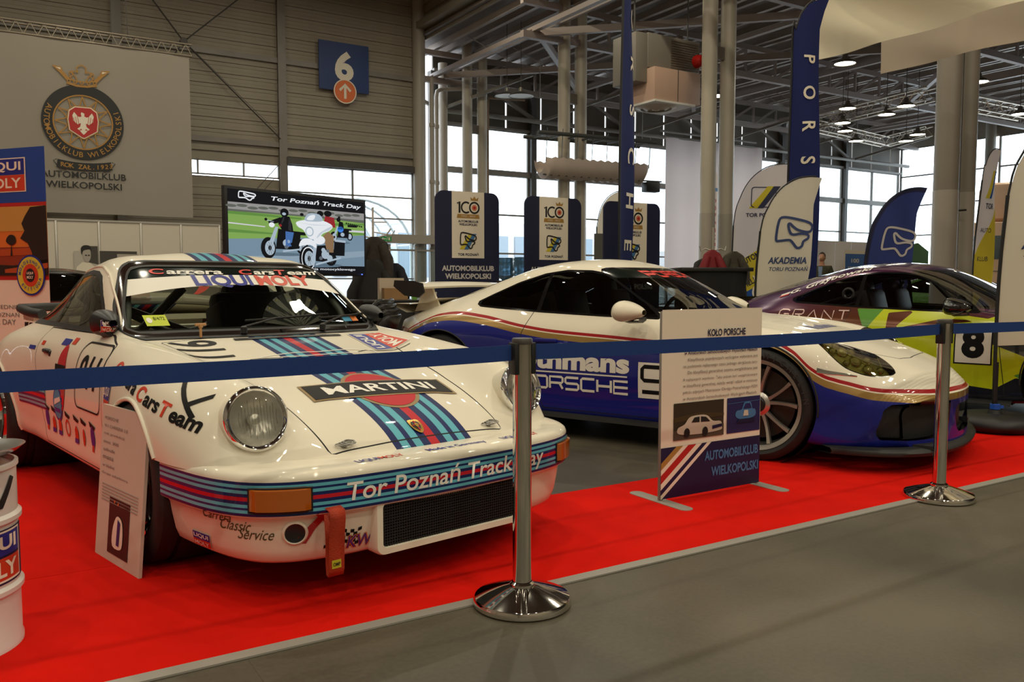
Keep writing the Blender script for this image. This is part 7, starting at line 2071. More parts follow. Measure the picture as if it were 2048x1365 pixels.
# ------------------------------------------------------------------ feather flags
def feather(label, base, top_px, H, Wd, ang, cloth, prints, mats, lean=.0, z0=.45, flip=1, wave=.05, base_kind=None, border=None, shape='feather', group=None):
    """sail shaped flag: straight mast edge, rounded head, cloth on one side. u across from the mast, v up. ang: heading of the cloth"""
    t = thing('feather_flag', label, 'flag', base, ang, group)
    def wv(u, v, l=0.0):
        uu = u / Wd; vv = (v - z0) / (H - z0)
        bow = lean * max(0, vv) ** 2
        return Vector((flip * u + flip * bow, -l * 1.5 + wave * math.sin(3.2 * uu + 2.4 * vv * 2) * (.3 + .7 * uu) * min(1, 3 * (1 - vv) + .25), v))
    if shape == 'feather':
        out = [(0, z0), (Wd * .92, z0 + .03), (Wd, z0 + (H - z0) * .35), (Wd * 1.0, z0 + (H - z0) * .60), (Wd * .97, z0 + (H - z0) * .80), (Wd * 1.04, H - .01), (Wd * .80, H + .0), (Wd * .52, H - .06 * Wd), (Wd * .26, H - .26 * Wd), (Wd * .09, H - .58 * Wd), (0, H - 1.05 * Wd)]
    else:                                      # sabre: long and narrow with a curved tip
        out = [(0, z0), (Wd * .96, z0), (Wd, z0 + (H - z0) * .5), (Wd * .98, H - 1.1 * Wd), (Wd * 1.12, H - .5 * Wd), (Wd * 1.28, H), (Wd * 1.05, H - .02), (Wd * .62, H - .22 * Wd), (Wd * .28, H - .62 * Wd), (Wd * .08, H - 1.2 * Wd), (0, H - 1.7 * Wd)]
    out = [(p[0], p[1]) for p in out]
    head = smooth2(out[5:] + [out[0]], 4, False)
    outline = out[:5] + head[:-1]
    sheet('cloth', t, [cloth], [(*one(outline), 0, 0, 0, 0)], wv, .12, .12)
    if border is not None:
        edge = [p for p in outline[5:]] + [outline[0]]
        v_, f_ = stroke(edge, .07)
        sheet('mast_sleeve', t, [border], [(v_, f_, 0, 0, 0, 0)], wv, None, .12, lift=.002)
    if prints: sheet('flag_print', t, mats, prints, wv, .10, .10, lift=.003)
    mast = [wv(0, z, 0) + Vector((-.012 * flip, 0, 0)) for z in np.linspace(.1, H - 1.05 * Wd, 9)] + [wv(p[0], p[1], 0) + Vector((-.008 * flip, 0, .008)) for p in head[::-1][2:-2]]
    obj('mast', MB().tube(mast, [.013] * 9 + [.008] * (len(mast) - 9), 8), C_BLACK, t, 60)
    if base_kind == 'round':
        obj('water_base', MB().lathe([(0, .0), (.25, .0), (.295, .03), (.30, .06), (.28, .10), (.20, .125), (.10, .13), (.05, .12), (.04, .15), (0, .15)], 44), C_BLACK, t, 50)
        obj('clamp', MB().lathe([(.026, .15), (.034, .155), (.034, .19), (.026, .195)], 20).box((.03, 0, .172), (.05, .02, .02)), mat('clamp_blue', rgb(40, 90, 190), .35), t, 40)
        obj('spindle', MB().tube([(0, 0, .14), (0, 0, .5)], .014, 10), C_BLACK, t, 60)
    else:
        ft = MB()
        for a in (0, PI / 2): ft.bar((-.4 * math.cos(a), -.4 * math.sin(a), .015), (.4 * math.cos(a), .4 * math.sin(a), .015), .05, .03)
        ft.tube([(0, 0, 0), (0, 0, .3)], .018, 8); obj('cross_foot', ft, MP['steel'], t)
    return t
fl_white = cloth_mat('flag_white', rgb(222, 214, 196), .35); fl_blue = cloth_mat('flag_blue', rgb(58, 68, 122), .4); fl_blue2 = cloth_mat('flag_blue_deep', rgb(38, 46, 96), .25)
fl_yel = cloth_mat('flag_yellow', rgb(222, 206, 70), .3); fl_lil = cloth_mat('flag_lilac_white', rgb(214, 206, 206), .3)
def ground_under(px, Y, z=0.0):
    p = at(px, 566, Y); return Vector((p.x, p.y, z))
# white academy flag: left edge 1530..., right edge 1625, top 355, behind the third car
Y_ = 9.6; b = ground_under(1513, Y_)
v, f, _, _, _, _ = track(.20, .028, 0, 0, 0, 1)
PR = [(v, f, .37, 1.62, 0, 1), (*text_fit('AKADEMIA', .42, .075, bold=.03, shear=.15), .32, 1.33, 0, 1), (*text_fit('TORU POZNA\u0143', .42, .06, shear=.15, bold=.01), .34, 1.24, 0, 1)]
feather('white academy flag with a blue track outline behind the purple coupe', b, None, 2.27, .58, .0, fl_white, PR, [mat('flag_ink', rgb(40, 58, 108), .6)], lean=.12, z0=.75)
Y_ = 12.4; b = ground_under(1728, Y_)
v, f, _, _, _, _ = track(.24, .03, 0, 0, 0, 1)
feather('dark blue academy flag with a pale track outline behind the purple coupe', b, None, 2.44, .66, .05, fl_blue, [(v, f, .43, 1.65, 0, 1), (*text_fit('AKADEMIA', .50, .09, bold=.03, shear=.15), .36, 1.30, 0, 1), (*text_fit('TORU POZNA\u0143', .5, .07, shear=.15, bold=.01), .38, 1.19, 0, 1)], [mat('flag_ink_pale', rgb(196, 190, 186), .6)], lean=.22, z0=.75, border=mat('sleeve_navy', rgb(20, 28, 74), .7))
# yellow and white circuit flag further back
Y_ = 14.0; b = ground_under(1464, Y_)
it = [(*one([(0, 1.35), (.86, 1.92), (.86, 1.24), (0, .80)]), 0, 0, 0, 1), (*one([(0, .6), (.86, .6), (.86, 1.24), (0, .80)]), 0, 0, 1, 1), (*one([(.22, 2.30), (.36, 2.30), (.66, 2.66), (.52, 2.66)]), 0, 0, 0, 1), (*one([(.34, 2.30), (.44, 2.30), (.72, 2.66), (.60, 2.66)]), .02, 0, 2, 2), (*ring2d(rrect(.42, .34, .05), rrect(.39, .31, .04)), .46, 2.48, 2, 1), (*text_fit('TOR POZNA\u0143', .60, .085, bold=.03), .48, 2.20, 2, 1)]
ca_, sa_ = math.cos(.52), math.sin(.52)
for k, wd in enumerate(('AUTOMOBILKLUB', 'WIELKOPOLSKI')):
    vs, fs = text_fit(wd, .78, .10, bold=.02)
    it.append(([(p[0] * ca_ - p[1] * sa_, p[0] * sa_ + p[1] * ca_) for p in vs], fs, .47, 1.58 - .40 * k, 2, 2))
it += [(*ring2d(ngon(24, .16), ngon(24, .13)), .50, .92, 3, 2), (*one(ngon(20, .06)), .50, .90, 4, 2), (*one([(.38, 1.09), (.34, 1.2), (.45, 1.13), (.5, 1.22), (.55, 1.13), (.66, 1.2), (.62, 1.09)]), 0, 0, 3, 2)]
feather('yellow and white circuit flag standing by the far round columns', b, None, 3.02, .95, .0, fl_lil, it, [fl_yel, cloth_mat('flag_mid_blue', rgb(50, 96, 176), .3), C_NAVY, C_WHITE, C_RED], lean=.05, z0=.6)
Y_ = 13.2; b = ground_under(1946, Y_)
it = [(*one([(0, 1.5), (.5, 2.3), (.5, 1.0), (0, .6)]), 0, 0, 0, 1), (*one([(0, .6), (.5, .6), (.5, 1.0), (0, .62)]), 0, 0, 1, 1), (*one([(.12, 2.4), (.22, 2.4), (.42, 2.85), (.32, 2.85)]), 0, 0, 0, 1), (*one([(.2, 2.4), (.26, 2.4), (.46, 2.85), (.40, 2.85)]), .02, 0, 1, 2), (*text_fit('TOR', .22, .09, bold=.02), .26, 2.28, 2, 1), (*text_fit('AUTO', .25, .07), .22, 1.9, 2, 2), (*text_fit('KLUB', .25, .07), .22, 1.45, 2, 2)]
feather('narrow yellow and white flag seen edge-on beside the thick grey columns', b, None, 3.2, .50, .62, fl_lil, it, [fl_yel, cloth_mat('flag_mid_blue', (0, 0, 0)), C_NAVY], lean=.25, z0=.6)
# white flag at the right edge on its black base
b = ground_under(2000, 6.12)
v, f, _, _, _, _ = track(.22, .03, 0, 0, 0, 1)
feather('white flag on a round black water base at the right edge', b, None, 2.36, .62, -.30, fl_white, [(v, f, .38, 1.72, 0, 1), (*text_fit('AKADEMIA', .46, .08, bold=.03, shear=.15), .34, 1.36, 0, 1), (*text_fit('TORU POZNA\u0143', .46, .065, shear=.15), .36, 1.26, 0, 1)], [mat('flag_ink', (0, 0, 0))], lean=.10, z0=.62, base_kind='round')
# tall navy flags with white marque lettering
def vertical_word(word, h, x, z_top, step, mi):
    it = []
    for k, ch in enumerate(word):
        vs, fs = text2d(ch, h / .72, bold=.02)
        xs = [p[0] for p in vs]; cx_ = (min(xs) + max(xs)) / 2
        it.append(([(p[1], -(p[0] - cx_)) for p in vs], fs, x, z_top - step * k, mi, 1))
    return it
Y_ = 10.3; b = ground_under(1574, Y_)
feather('tall navy flag with vertical white lettering in the middle of the right half', b, None, 4.50, .34, .0, fl_blue2, vertical_word('PORSCHE', .15, .20, 3.75, .40, 0), [C_WHITE], lean=.01, z0=.55, shape='sabre', wave=.10)
Y_ = 9.2; b = ground_under(1240, Y_)
feather('tall navy flag seen almost edge-on in front of the rightmost blue panel', b, None, 5.4, .56, math.radians(72), fl_blue2, vertical_word('PORSCHE', .20, .40, 4.5, .50, 0), [C_WHITE], lean=.06, z0=.62, shape='sabre', wave=.05)
# pale round-topped flag and grey board behind the tall flag
b = ground_under(1194, 15.5)
feather('pale round-headed flag behind the panels near the bright windows', b, None, 2.75, .62, .0, fl_white, [], [C_WHITE], lean=.0, z0=1.95)
gb = at(1207, 480, 15.0); o = obj('grey_board', MB().box((0, 0, .97), (.38, .05, 1.94), Matrix.Rotation(HALL_ANG, 3, 'Z')), mat('board_grey', rgb(84, 82, 76), .6), loc=(gb.x, gb.y, 0)); tag(o, 'tall grey board standing between the middle and right blue panels', 'board')

# ------------------------------------------------------------------ black draped table and coat stand with a red jacket
tp = at(1420, 560, 11.0); tp.z = 0
t = thing('high_table', 'black draped high table behind the blue coupe\u2019s windscreen', 'table', tp, math.radians(4))
obj('table_top', MB().box((0, 0, 1.245), (.94, .62, .05), bev=.006), mat('table_black', (.02, .02, .021), .35), t, 40)
rows = []
for z, k in ((1.22, .98), (1.0, .93), (.6, .98), (.02, 1.06)):
    row = []
    for j in range(64):
        a = 2 * PI * j / 64; ca_, sa_ = math.cos(a), math.sin(a)
        r = (abs(ca_) ** 6 + abs(sa_) ** 6) ** (-1 / 6)
        fo = 1 + (.05 * math.sin(9 * a) + .03 * math.sin(23 * a)) * (1.25 - z) / .8
        row.append((.45 * ca_ * r * k * fo, .29 * sa_ * r * k * fo, z))
    rows.append(row)
obj('drape', MB().grid(rows, closed=True), mat('drape_black', (.012, .012, .013), .8), t, 60)
cs_ = at(1425, 560, 12.6); cs_.z = 0
t = thing('coat_stand', 'chrome coat stand with jackets behind the black high table', 'coat stand', cs_)
r_ = MB(); r_.tube([(0, 0, 0), (0, 0, 1.9)], .014, 8)
for s in (-1, 1): r_.tube([(0, 0, 1.55), (s * .12, 0, 1.58), (s * .18, 0, 1.55), (s * .20, 0, 1.62)], .01, 6); r_.tube([(0, 0, .25), (s * .26, 0, .02)], .012, 6)
obj('stand', r_, MP['pipe'], t, 60)
coat('coat', cs_ + Vector((-.04, -.12, .86)), .70, .34, 'red jacket hanging behind the black high table', mat('coat_red', rgb(120, 12, 22), .7), .09, seed=3)
coat('coat', cs_ + Vector((-.10, .08, .82)), .62, .42, 'black jacket hanging to the left behind the red one', ck, .10, seed=6)
coat('coat', cs_ + Vector((.30, -.04, .84)), .70, .40, 'dark olive jacket hanging right of the red one', mat('coat_olive', rgb(58, 52, 40), .8, noise=(14, .4)), .10, seed=9)

# ------------------------------------------------------------------ air unit under the roof, fabric duct with its frame
ac = at(1322, 182, 22.0)
t = thing('air_handling_unit', 'boxy air unit with a round outlet hanging under the roof', 'air unit', ac, HALL_ANG)
pk = mat('unit_warm_lit_white', rgb(196, 164, 144), .5); gm = mat('unit_grey', rgb(130, 124, 114), .5)  # white case with the warm lamp light put into its colour
obj('case', MB().box((0, 0, 0), (1.55, 1.25, .80), bev=.02), pk, t, 40)
obj('upper_case', MB().box((.1, .2, .85), (1.75, 1.15, .85), bev=.02), gm, t, 40)
for k in range(12): obj('louvre', MB().box((.45, -.39, .52 + k * .06), (.95, .02, .035)), mat('louvre_tan', rgb(112, 100, 84), .5), t)
obj('duct', MB().box((-.95, .1, .65), (.4, .9, 1.2), bev=.02), gm, t, 40)
obj('outlet_plate', MB().box((-.12, -.05, -.43), (1.35, 1.25, .05)), MP['white'], t)
dif = MB()
for r0, r1, z in ((.52, .40, 0), (.34, .22, -.03), (.15, 0.0, -.05)): dif.lathe([(r0, -.54 + z * .5), (r1, -.58 + z)], 32, c=(-.2, -.05, .08))
obj('diffuser', dif, mat('diffuser', rgb(214, 200, 186), .4), t, 60)
obj('seam', MB().box((.0, -.63, 0), (.015, .01, .8)), MP['steeld'], t)
obj('alarm_lamp', MB().lathe([(.17, 0), (.17, -.08), (.12, -.22), (0, -.26)], 20, 'y', (.75, -.5, .72)), mat('alarm_red', rgb(170, 20, 14), .25), t, 50)
for sx in (-.9, .9): obj('hanger', MB().tube([(sx, 0, .5), (sx, 0, 2.9)], .02, 6), MP['steeld'], t)
# fabric trough lamp bank
a_ = at(1080, 330, 25.0); bb = at(1284, 336, 26.6); d = (bb - a_); dl = d.length
t = thing('fabric_duct', 'long white fabric trough on a hanging frame before the bright windows', 'duct', (a_ + bb) / 2, math.atan2(d.y, d.x))
rows = []
for k in range(29):
    x = -dl / 2 + dl * k / 28; s_ = 1 if 0 < k < 28 else .75
    rows.append([(x, .48 * math.cos(a) * s_, .1 + (.52 * math.sin(a) - .05 * (k % 2)) * s_) for a in np.linspace(PI * .98, 2.02 * PI, 13)])
obj('fabric', MB().grid(rows), mat('duct_white', rgb(206, 190, 178), .6), t, 60)
fr = MB()
for y in (-.45, .45): fr.tube([(-dl / 2 - .3, y, .80), (dl / 2 + .2, y, .80)], .06, 8)
for k in range(8):
    x = -dl / 2 + dl * k / 7; fr.tube([(x, -.45, .80), (x, .45, .80)], .035, 6); fr.tube([(x, -.36, .0), (x, -.45, .95)], .012, 5)
fr.tube([(-dl / 2, -.2, -.36), (dl / 2 + .6, -.2, -.36)], .025, 6)
for s in (-1, 1): fr.tube([(s * dl / 2, 0, .95), (s * dl / 2, 0, 3.0)], .012, 5)
obj('frame', fr, mat('frame_dark', rgb(70, 72, 70), .5), t, 60)
obj('floodlight', MB().box((dl / 2 + .2, -.2, -.55), (.5, .3, .3), bev=.02), C_BLACK, t, 40)

# ------------------------------------------------------------------ hanging white banners at the upper right
def hang_y(u, v, wave, seed):
    # soft diagonal drapes that run up from the lower edge
    s = u * .8 + v * 1.7
    return wave * (.55 * math.sin(s * 2.1 + seed) + .40 * math.sin(s * 3.7 + u * 1.3 + seed * 2) + .22 * math.sin(s * 6.1 - u * 1.1)) * (.3 + .7 * min(1, u / .8)) 
def hanging(label, p, length, h, seed, m, letter=None, wave=.15, thick=.0):
    d = -W; t = thing('hanging_banner', label, 'banner', p, math.atan2(d.y, d.x))
    rows = []
    for k in range(81):
        u = length * k / 80; row = []
        for j in range(33):
            v = h * j / 32
            y = hang_y(u, v, wave, seed)
            row.append((u, y, v))
        rows.append(row)
    obj('banner_cloth', MB().grid(rows), m, t, 180)
    if letter:
        def wv(u, v, l=0.0):
            y = hang_y(u, v, wave, seed)
            return Vector((u, y - .006 - l, v))
        sheet('banner_lettering', t, [C_BLACK], letter, wv, .1, .1)
    pole = MB().tube([(0, .01, h), (length, .01, h)], .02, 8)
    for u in (.4, length - .4): pole.tube([(u, .01, h), (u, .01, h + 2.5)], .008, 5)
    obj('banner_pole', pole, MP['steel'], t, 60)
    return t
hb = cloth_mat('hanging_white', rgb(238, 228, 200), .2)
pA = at(1628, 120, 11.2)
hanging('near white hanging banner sweeping across the top right corner', pA, 4.8, 2.4, .6, hb, [(*one(ngon(28, .22, .28)), .62, 1.13, 0, 0)])
pB = at(1761, 148, 13.0)
hanging('second white hanging banner behind the near one at the top right', pB, 4.6, 1.5, 2.2, cloth_mat('hanging_white_far', rgb(206, 190, 170), .2), wave=.08)

# ------------------------------------------------------------------ lighting trusses at the right
def box_truss(name_label, p, q, s=.32):
    p, q = Vector(p), Vector(q); L = (q - p).length; x = (q - p).normalized(); y = Vector((0, 0, 1)).cross(x).normalized(); z = Vector((0, 0, 1))
    mb = MB()
    for sy in (-1, 1):
        for sz in (-1, 1): mb.tube([p + y * (s / 2 * sy) + z * (s / 2 * sz), q + y * (s / 2 * sy) + z * (s / 2 * sz)], .028, 6)
    n = int(L / s)
    for k in range(n):
        c0 = p + x * (k * L / n); c1 = p + x * ((k + 1) * L / n); sg = 1 if k % 2 else -1
        for sy in (-1, 1): mb.tube([c0 + y * (s / 2 * sy) - z * (s / 2 * sg), c1 + y * (s / 2 * sy) + z * (s / 2 * sg)], .014, 5)
        for sz in (-1, 1): mb.tube([c0 + z * (s / 2 * sz) - y * (s / 2 * sg), c1 + z * (s / 2 * sz) + y * (s / 2 * sg)], .014, 5)
    tag(obj('lighting_truss', mb, mat('truss_alu_bright', rgb(196, 184, 166), .35, .7), smooth=60), name_label, 'truss')
box_truss('bright lattice truss between the lamps, left of the thick columns', at_z(1628, 246, 7.4), at_z(1862, 188, 7.4), .42)
box_truss('lower lattice truss running down to the right among the lamps', at_z(1622, 250, 7.2), at_z(1770, 284, 7.2), .36)
box_truss('short lattice truss joining the far end of the lower one', at_z(1770, 284, 7.2), at_z(1858, 262, 7.2), .36)
box_truss('lattice truss under the roof right of the thick columns', at_z(1930, 205, 7.3), at_z(2048, 228, 7.3), .42)
p, q = at_b(1450, 297, 27.4), at_b(1526, 312, 27.4)

# ------------------------------------------------------------------ big plain banner hung before the far windows
p0, p1 = at_b(1331, 296, 26.2), at_b(1522, 312, 26.2)
a0, a1 = HA(p0)[0], HA(p1)[0]
t = thing('hanging_banner', 'large plain pinkish white banner hung before the far windows', 'banner', (0, 0, 0), HALL_ANG)
rows = [[(a, 26.2 + .05 * math.sin(a * 2.3) + .03 * math.sin(a * 5.1), z) for z in np.linspace(.9, 7.0, 8)] for a in np.linspace(a0, a1, 36)]
obj('banner_cloth', MB().grid(rows), cloth_mat('banner_pinkish', rgb(214, 200, 196), .35), t, 180)
obj('banner_pole', MB().tube([(a0, 26.2, 7.02), (a1, 26.2, 7.02)], .05, 8).tube([(a0, 26.5, 7.3), (a1, 26.5, 7.3)], .05, 8), MP['steel'], t, 60)
# strip banner with red letters between the far columns
p0 = at_b(1428, 400, 22); t = thing('strip_banner', 'narrow white strip banner with faint red letters between the round columns', 'banner', (p0.x, p0.y, 0), HALL_ANG)
obj('strip_cord', MB().tube([(0, 0, 5.0), (0, 0, 9.6)], .008, 5), MP['steeld'], t)
obj('strip', MB().box((0, 0, 3.3), (.32, .02, 3.4)), mat('strip_white', rgb(206, 196, 190), .6), t)
wp = warp_plane((0, -.015, 3.2), (1, 0, 0), (0, 0, 1))
sheet('strip_lettering', t, [mat('strip_red', rgb(170, 90, 90), .6), C_LB], [(v, f, dx, dy, 0, 1) for v, f, dx, dy, m, l in vertical_word('PORSCHE', .2, 0, .8, .26, 0)] + [(*one(rect(.32, .12)), 0, 1.2, 1, 1)], wp)

# ------------------------------------------------------------------ far stands: partitions, roll-up, person
t = thing('partition', 'white partition panels of the far stand behind the standing man', 'partition', (0, 0, 0), HALL_ANG)
for k, (x0, x1) in enumerate(((1626, 1668), (1669, 1700), (1701, 1760), (1761, 1826))):
    p0, p1 = HA(at_b(x0, 520, 16.5)), HA(at_b(x1, 520, 16.5))
    obj('panel', MB().box(((p0[0] + p1[0]) / 2, 16.5, 1.16), (p1[0] - p0[0], .04, 2.32)), mat('partition_grey_white', rgb(206, 204, 206), .6), t)
rb_ = at_b(1710, 530, 15.9); t = thing('roll_up_banner', 'blue and white roll-up banner before the far white partition', 'banner', (rb_.x, rb_.y, 0), HALL_ANG)
obj('banner_foot', MB().box((0, 0, .05), (1.0, .2, .1)), MP['steel'], t)
wp = warp_plane((0, 0, 0), (1, 0, 0), (0, 0, 1))
sheet('banner_print', t, [mat('roll_blue', rgb(60, 110, 180), .5), C_WHITE], [(*one(rect(1.0, 1.95)), 0, 1.05, 1, 0), (*one(rect(.92, 1.6)), .0, 1.12, 0, 1), (*text_fit('100', .36, .12, bold=.02), 0, 1.72, 1, 2), (*text_fit('NOSTALGIA', .66, .13, bold=.03), .0, 1.48, 1, 2)], wp)

def person(p, rz):
    """one standing man, arms at his sides"""
    t = thing('person', 'man in an olive green vest over a pale shirt standing at the far stand', 'person', p, rz)
    V = [(0, 0, .98), (0, 0, 1.15), (0, .01, 1.32), (0, .0, 1.46), (0, -.005, 1.53), (0, .005, 1.60),           # pelvis, waist, chest, neck, jaw
         (.10, 0, .92), (.11, -.01, .52), (.115, .03, .10), (.12, -.10, .04),
         (-.10, 0, .92), (-.12, -.01, .52), (-.13, .03, .10), (-.14, -.10, .04),
         (.19, .01, 1.42), (.26, .02, 1.14), (.25, -.12, .92), (.24, -.17, .84),
         (-.19, .01, 1.42), (-.26, .02, 1.14), (-.25, -.12, .92), (-.24, -.17, .84)]
    E = [(0, 1), (1, 2), (2, 3), (3, 4), (4, 5), (0, 6), (6, 7), (7, 8), (8, 9), (0, 10), (10, 11), (11, 12), (12, 13), (2, 14), (14, 15), (15, 16), (16, 17), (2, 18), (18, 19), (19, 20), (20, 21)]
    Rr = [.15, .145, .17, .075, .055, .07, .10, .065, .048, .04, .10, .065, .048, .04, .075, .052, .036, .032, .075, .052, .036, .032]
    me = bpy.data.meshes.new('body'); me.from_pydata(V, E, []); me.update()
    o = link('body', me, t)
    m = o.modifiers.new('skin', 'SKIN'); m.use_smooth_shade = True
    for i, r in enumerate(Rr): me.skin_vertices[0].data[i].radius = (r, r * (.72 if i in (0, 1, 2) else 1))
    me.skin_vertices[0].data[0].use_root = True
    o.modifiers.new('sub', 'SUBSURF').levels = 2; o.modifiers['sub'].render_levels = 2
    bm_ = bpy.data.materials.new('person_clothes'); bm_.use_nodes = True; nt = bm_.node_tree; bs = nt.nodes['Principled BSDF']; bs.inputs['Roughness'].default_value = .8
    tc = nt.nodes.new('ShaderNodeTexCoord'); sx = nt.nodes.new('ShaderNodeSeparateXYZ'); cr = nt.nodes.new('ShaderNodeValToRGB'); dv = nt.nodes.new('ShaderNodeMath'); dv.operation = 'DIVIDE'; dv.inputs[1].default_value = 1.8
    nt.links.new(tc.outputs['Object'], sx.inputs[0]); nt.links.new(sx.outputs[2], dv.inputs[0]); nt.links.new(dv.outputs[0], cr.inputs[0]); nt.links.new(cr.outputs[0], bs.inputs[0])
    cr.color_ramp.interpolation = 'CONSTANT'; e = cr.color_ramp.elements
    e[0].position = 0; e[0].color = (.02, .02, .02, 1); e[1].position = .06; e[1].color = (*rgb(44, 46, 60), 1)
    for pos, c in ((.54, rgb(64, 62, 44)), (.815, rgb(176, 126, 98))): q = e.new(pos); q.color = (*c, 1)
    me.materials.append(bm_)
    skin_ = mat('skin', rgb(182, 132, 104), .5); hair = mat('hair_brown', rgb(48, 34, 24), .7)
    hd = MB(); rows = []
    for k in range(15):
        u = PI * k / 14
        row = []
        for j in range(22):
            a = 2 * PI * j / 22; r = math.sin(u)
            x = .076 * r * math.cos(a); y = .094 * r * math.sin(a); z = 1.665 + .118 * math.cos(u)
            if z < 1.62: x *= .84 + .16 * (z - 1.547) / .073; 
            if math.sin(a) < -.9 and 1.625 < z < 1.68: y -= .020 * (1 - abs(z - 1.645) / .035 if abs(z - 1.645) < .035 else 0)   # nose
            row.append((x, y, z))
        rows.append(row)
    hd.grid(rows, closed=True)
    h_ = obj('head', hd, skin_, t, 180)
    for s in (-1, 1):
        obj('ear', MB().lathe([(0, .012), (.014, .008), (.022, 0), (.016, -.006)], 12, 'x', (s * .078, .005, 1.655)), skin_, h_, 60)
        obj('eye', MB().lathe([(0, .009), (.007, .006), (.011, 0)], 10, 'y', (s * .030, -.0835, 1.672)), C_BLACK, h_, 60)
    obj('mouth', MB().box((0, -.086, 1.602), (.042, .012, .007), bev=.003), mat('lips', rgb(150, 86, 76), .5), h_, 40)
    hr = MB(); rows = []
    for k in range(9):
        u = .02 + 1.45 * k / 8; row = []
        for j in range(22):
            a = 2 * PI * j / 22; lim = u if math.sin(a) > -.3 else min(u, .85)
            row.append((.082 * math.sin(lim) * math.cos(a), .003 + .102 * math.sin(lim) * math.sin(a), 1.672 + .126 * math.cos(lim)))
        rows.append(row)
    hr.grid(rows, closed=True); obj('hair', hr, hair, h_, 60)
    # vest shell over the chest
    vs = MB(); rows = []
    for z, rx, ry in ((1.02, .185, .135), (1.15, .180, .13), (1.30, .205, .145), (1.42, .19, .12), (1.47, .10, .075)):
        rows.append([(rx * math.cos(a), ry * math.sin(a), z) for a in np.linspace(-PI / 2 + .22, 1.5 * PI - .22, 26)])
    vs.grid(rows); v_ = obj('vest', vs, mat('vest_olive', rgb(58, 58, 40), .85), t, 60); v_.modifiers.new('t', 'SOLIDIFY').thickness = .012
    obj('shirt_front', MB().box((0, -.118, 1.28), (.10, .03, .34), bev=.01), mat('shirt_pale', rgb(120, 140, 170), .8), t, 40)
    # hands with five fingers
    for s in (-1, 1):
        hm = MB(); c = Vector((s * .24, -.17, .84))
        hm.box(c + Vector((0, -.01, -.045)), (.030, .075, .085), bev=.012)
        for q in range(4):
            y = -.038 + .020 * q; L = (.062, .072, .068, .052)[q]
            hm.tube([c + Vector((0, y, -.085)), c + Vector((-s * .006, y, -.085 - L * .55)), c + Vector((-s * .022, y, -.085 - L))], [.0085, .008, .0065], 7)
        hm.tube([c + Vector((-s * .008, -.04, -.03)), c + Vector((-s * .02, -.065, -.055)), c + Vector((-s * .022, -.07, -.09))], [.011, .0095, .007], 7)
        obj('hand', hm, skin_, t, 60)
    return t
pm_p = at(1643, 560, 20.0); person(Vector((pm_p.x, pm_p.y, 0)), math.radians(-35))

# ------------------------------------------------------------------ lorry and green car at the far right
tr0 = at(1985, 560, 25.0)
t = thing('lorry', 'tall white lorry with a dark grey band seen behind the right flags', 'lorry', (tr0.x, tr0.y, 0), math.radians(-30))
lw = mat('lorry_white', rgb(236, 200, 170), .4)  # white paint tinted with the warm light that falls on it
def lorry_box(x0, x1, y0, y1, z0, z1, m, name, bev=.08): return obj(name, MB().box(((x0 + x1) / 2, (y0 + y1) / 2, (z0 + z1) / 2), (x1 - x0, y1 - y0, z1 - z0), bev=bev), m, t, 40)
lorry_box(-.75, 1.4, -.2, 4.5, .7, 2.85, lw, 'cab'); lorry_box(-.45, 1.15, .2, 4.4, 2.9, 4.05, lw, 'roof_fairing', .25)
lorry_box(-.78, 1.43, -.23, 4.53, 1.75, 2.45, mat('lorry_band', rgb(96, 110, 118), .5), 'grey_band', .04)
lorry_box(-1.15, -.75, -.1, .1, 2.85, 2.98, C_BLACK, 'sun_visor', .02)
for z in (1.05, 1.4): lorry_box(-.77, 1.42, -.225, -.19, z, z + .02, MP['steel'], 'seam', .004)
lorry_box(.28, .30, -.235, -.18, .75, 2.8, MP['steel'], 'seam', .004)
lorry_box(-.7, 1.35, -.15, 4.4, .35, .72, C_BLACK, 'chassis', .03)
for x in (-.5, 1.1):
    for y in (.6, 3.6): obj('wheel', MB().lathe([(.2, -.14), (.42, -.15), (.48, -.1), (.48, .1), (.42, .15), (.2, .14), (0, .12)], 28, 'x', (x, y, .48)), car_mats()['tyre'], t, 40)
gp = at(1836, 505, 21)
t = thing('green_stand', 'green counter board behind the dark blue academy flag', 'counter', (gp.x, gp.y, 0), HALL_ANG)
obj('board', MB().prism([(-.35, 1.2), (.35, 1.2), (.35, 1.85), (-.1, 2.05), (-.35, 2.0)], .06, (0, 0, 0), (1, 0, 0), (0, 0, 1)), mat('stand_green', rgb(92, 142, 54), .5), t)
obj('counter', MB().box((0, .3, .6), (1.2, .6, 1.2), bev=.02), lw, t, 40)

# ------------------------------------------------------------------ the cars
make_martini((-.836, 3.734, -.847))
make_rothmans((1.9725, 5.7546, -.612))

def make_plain(pose, label, col, col2=None, cls='modern'):
    M = car_mats()
    p = mat('paint_' + label.split()[0], col, .22, coat=1.0)
    S = modern_shell()
    S.cut(lambda x, y, z, a, b, c: np.maximum(sd_poly([(.34, .40), (.62, .385), (.66, .33), (.60, .20), (.44, .185), (.36, .25)], np.abs(y), z), .45 - x), 'intake')
    bvh = S.bvh([r for r in set(S.R) if r not in ('void', 'intake')])
    root = thing('sports_car', label, 'car', (pose[0], pose[1], 0), pose[2])
    p2 = mat('paint_roof_' + label.split()[0], col2, .25, coat=1.0) if col2 else p
    if col2:
        S.cut(lambda x, y, z, a, b, c: np.maximum(.93 - z, x + .6), 'roof')
    S.build('body_shell', {'body': 0, 'gap': 1, 'hood': 0, 'door': 0, 'roof': 2}, [p, M['gap'], p2], root)
    modern_common(root, S, bvh, M, None, dict(glass='tinted_glass', tint=(.30, .33, .31), tint_screen=(.42, .45, .44), mirror=p))
    intakes(root, S, M)
    return root
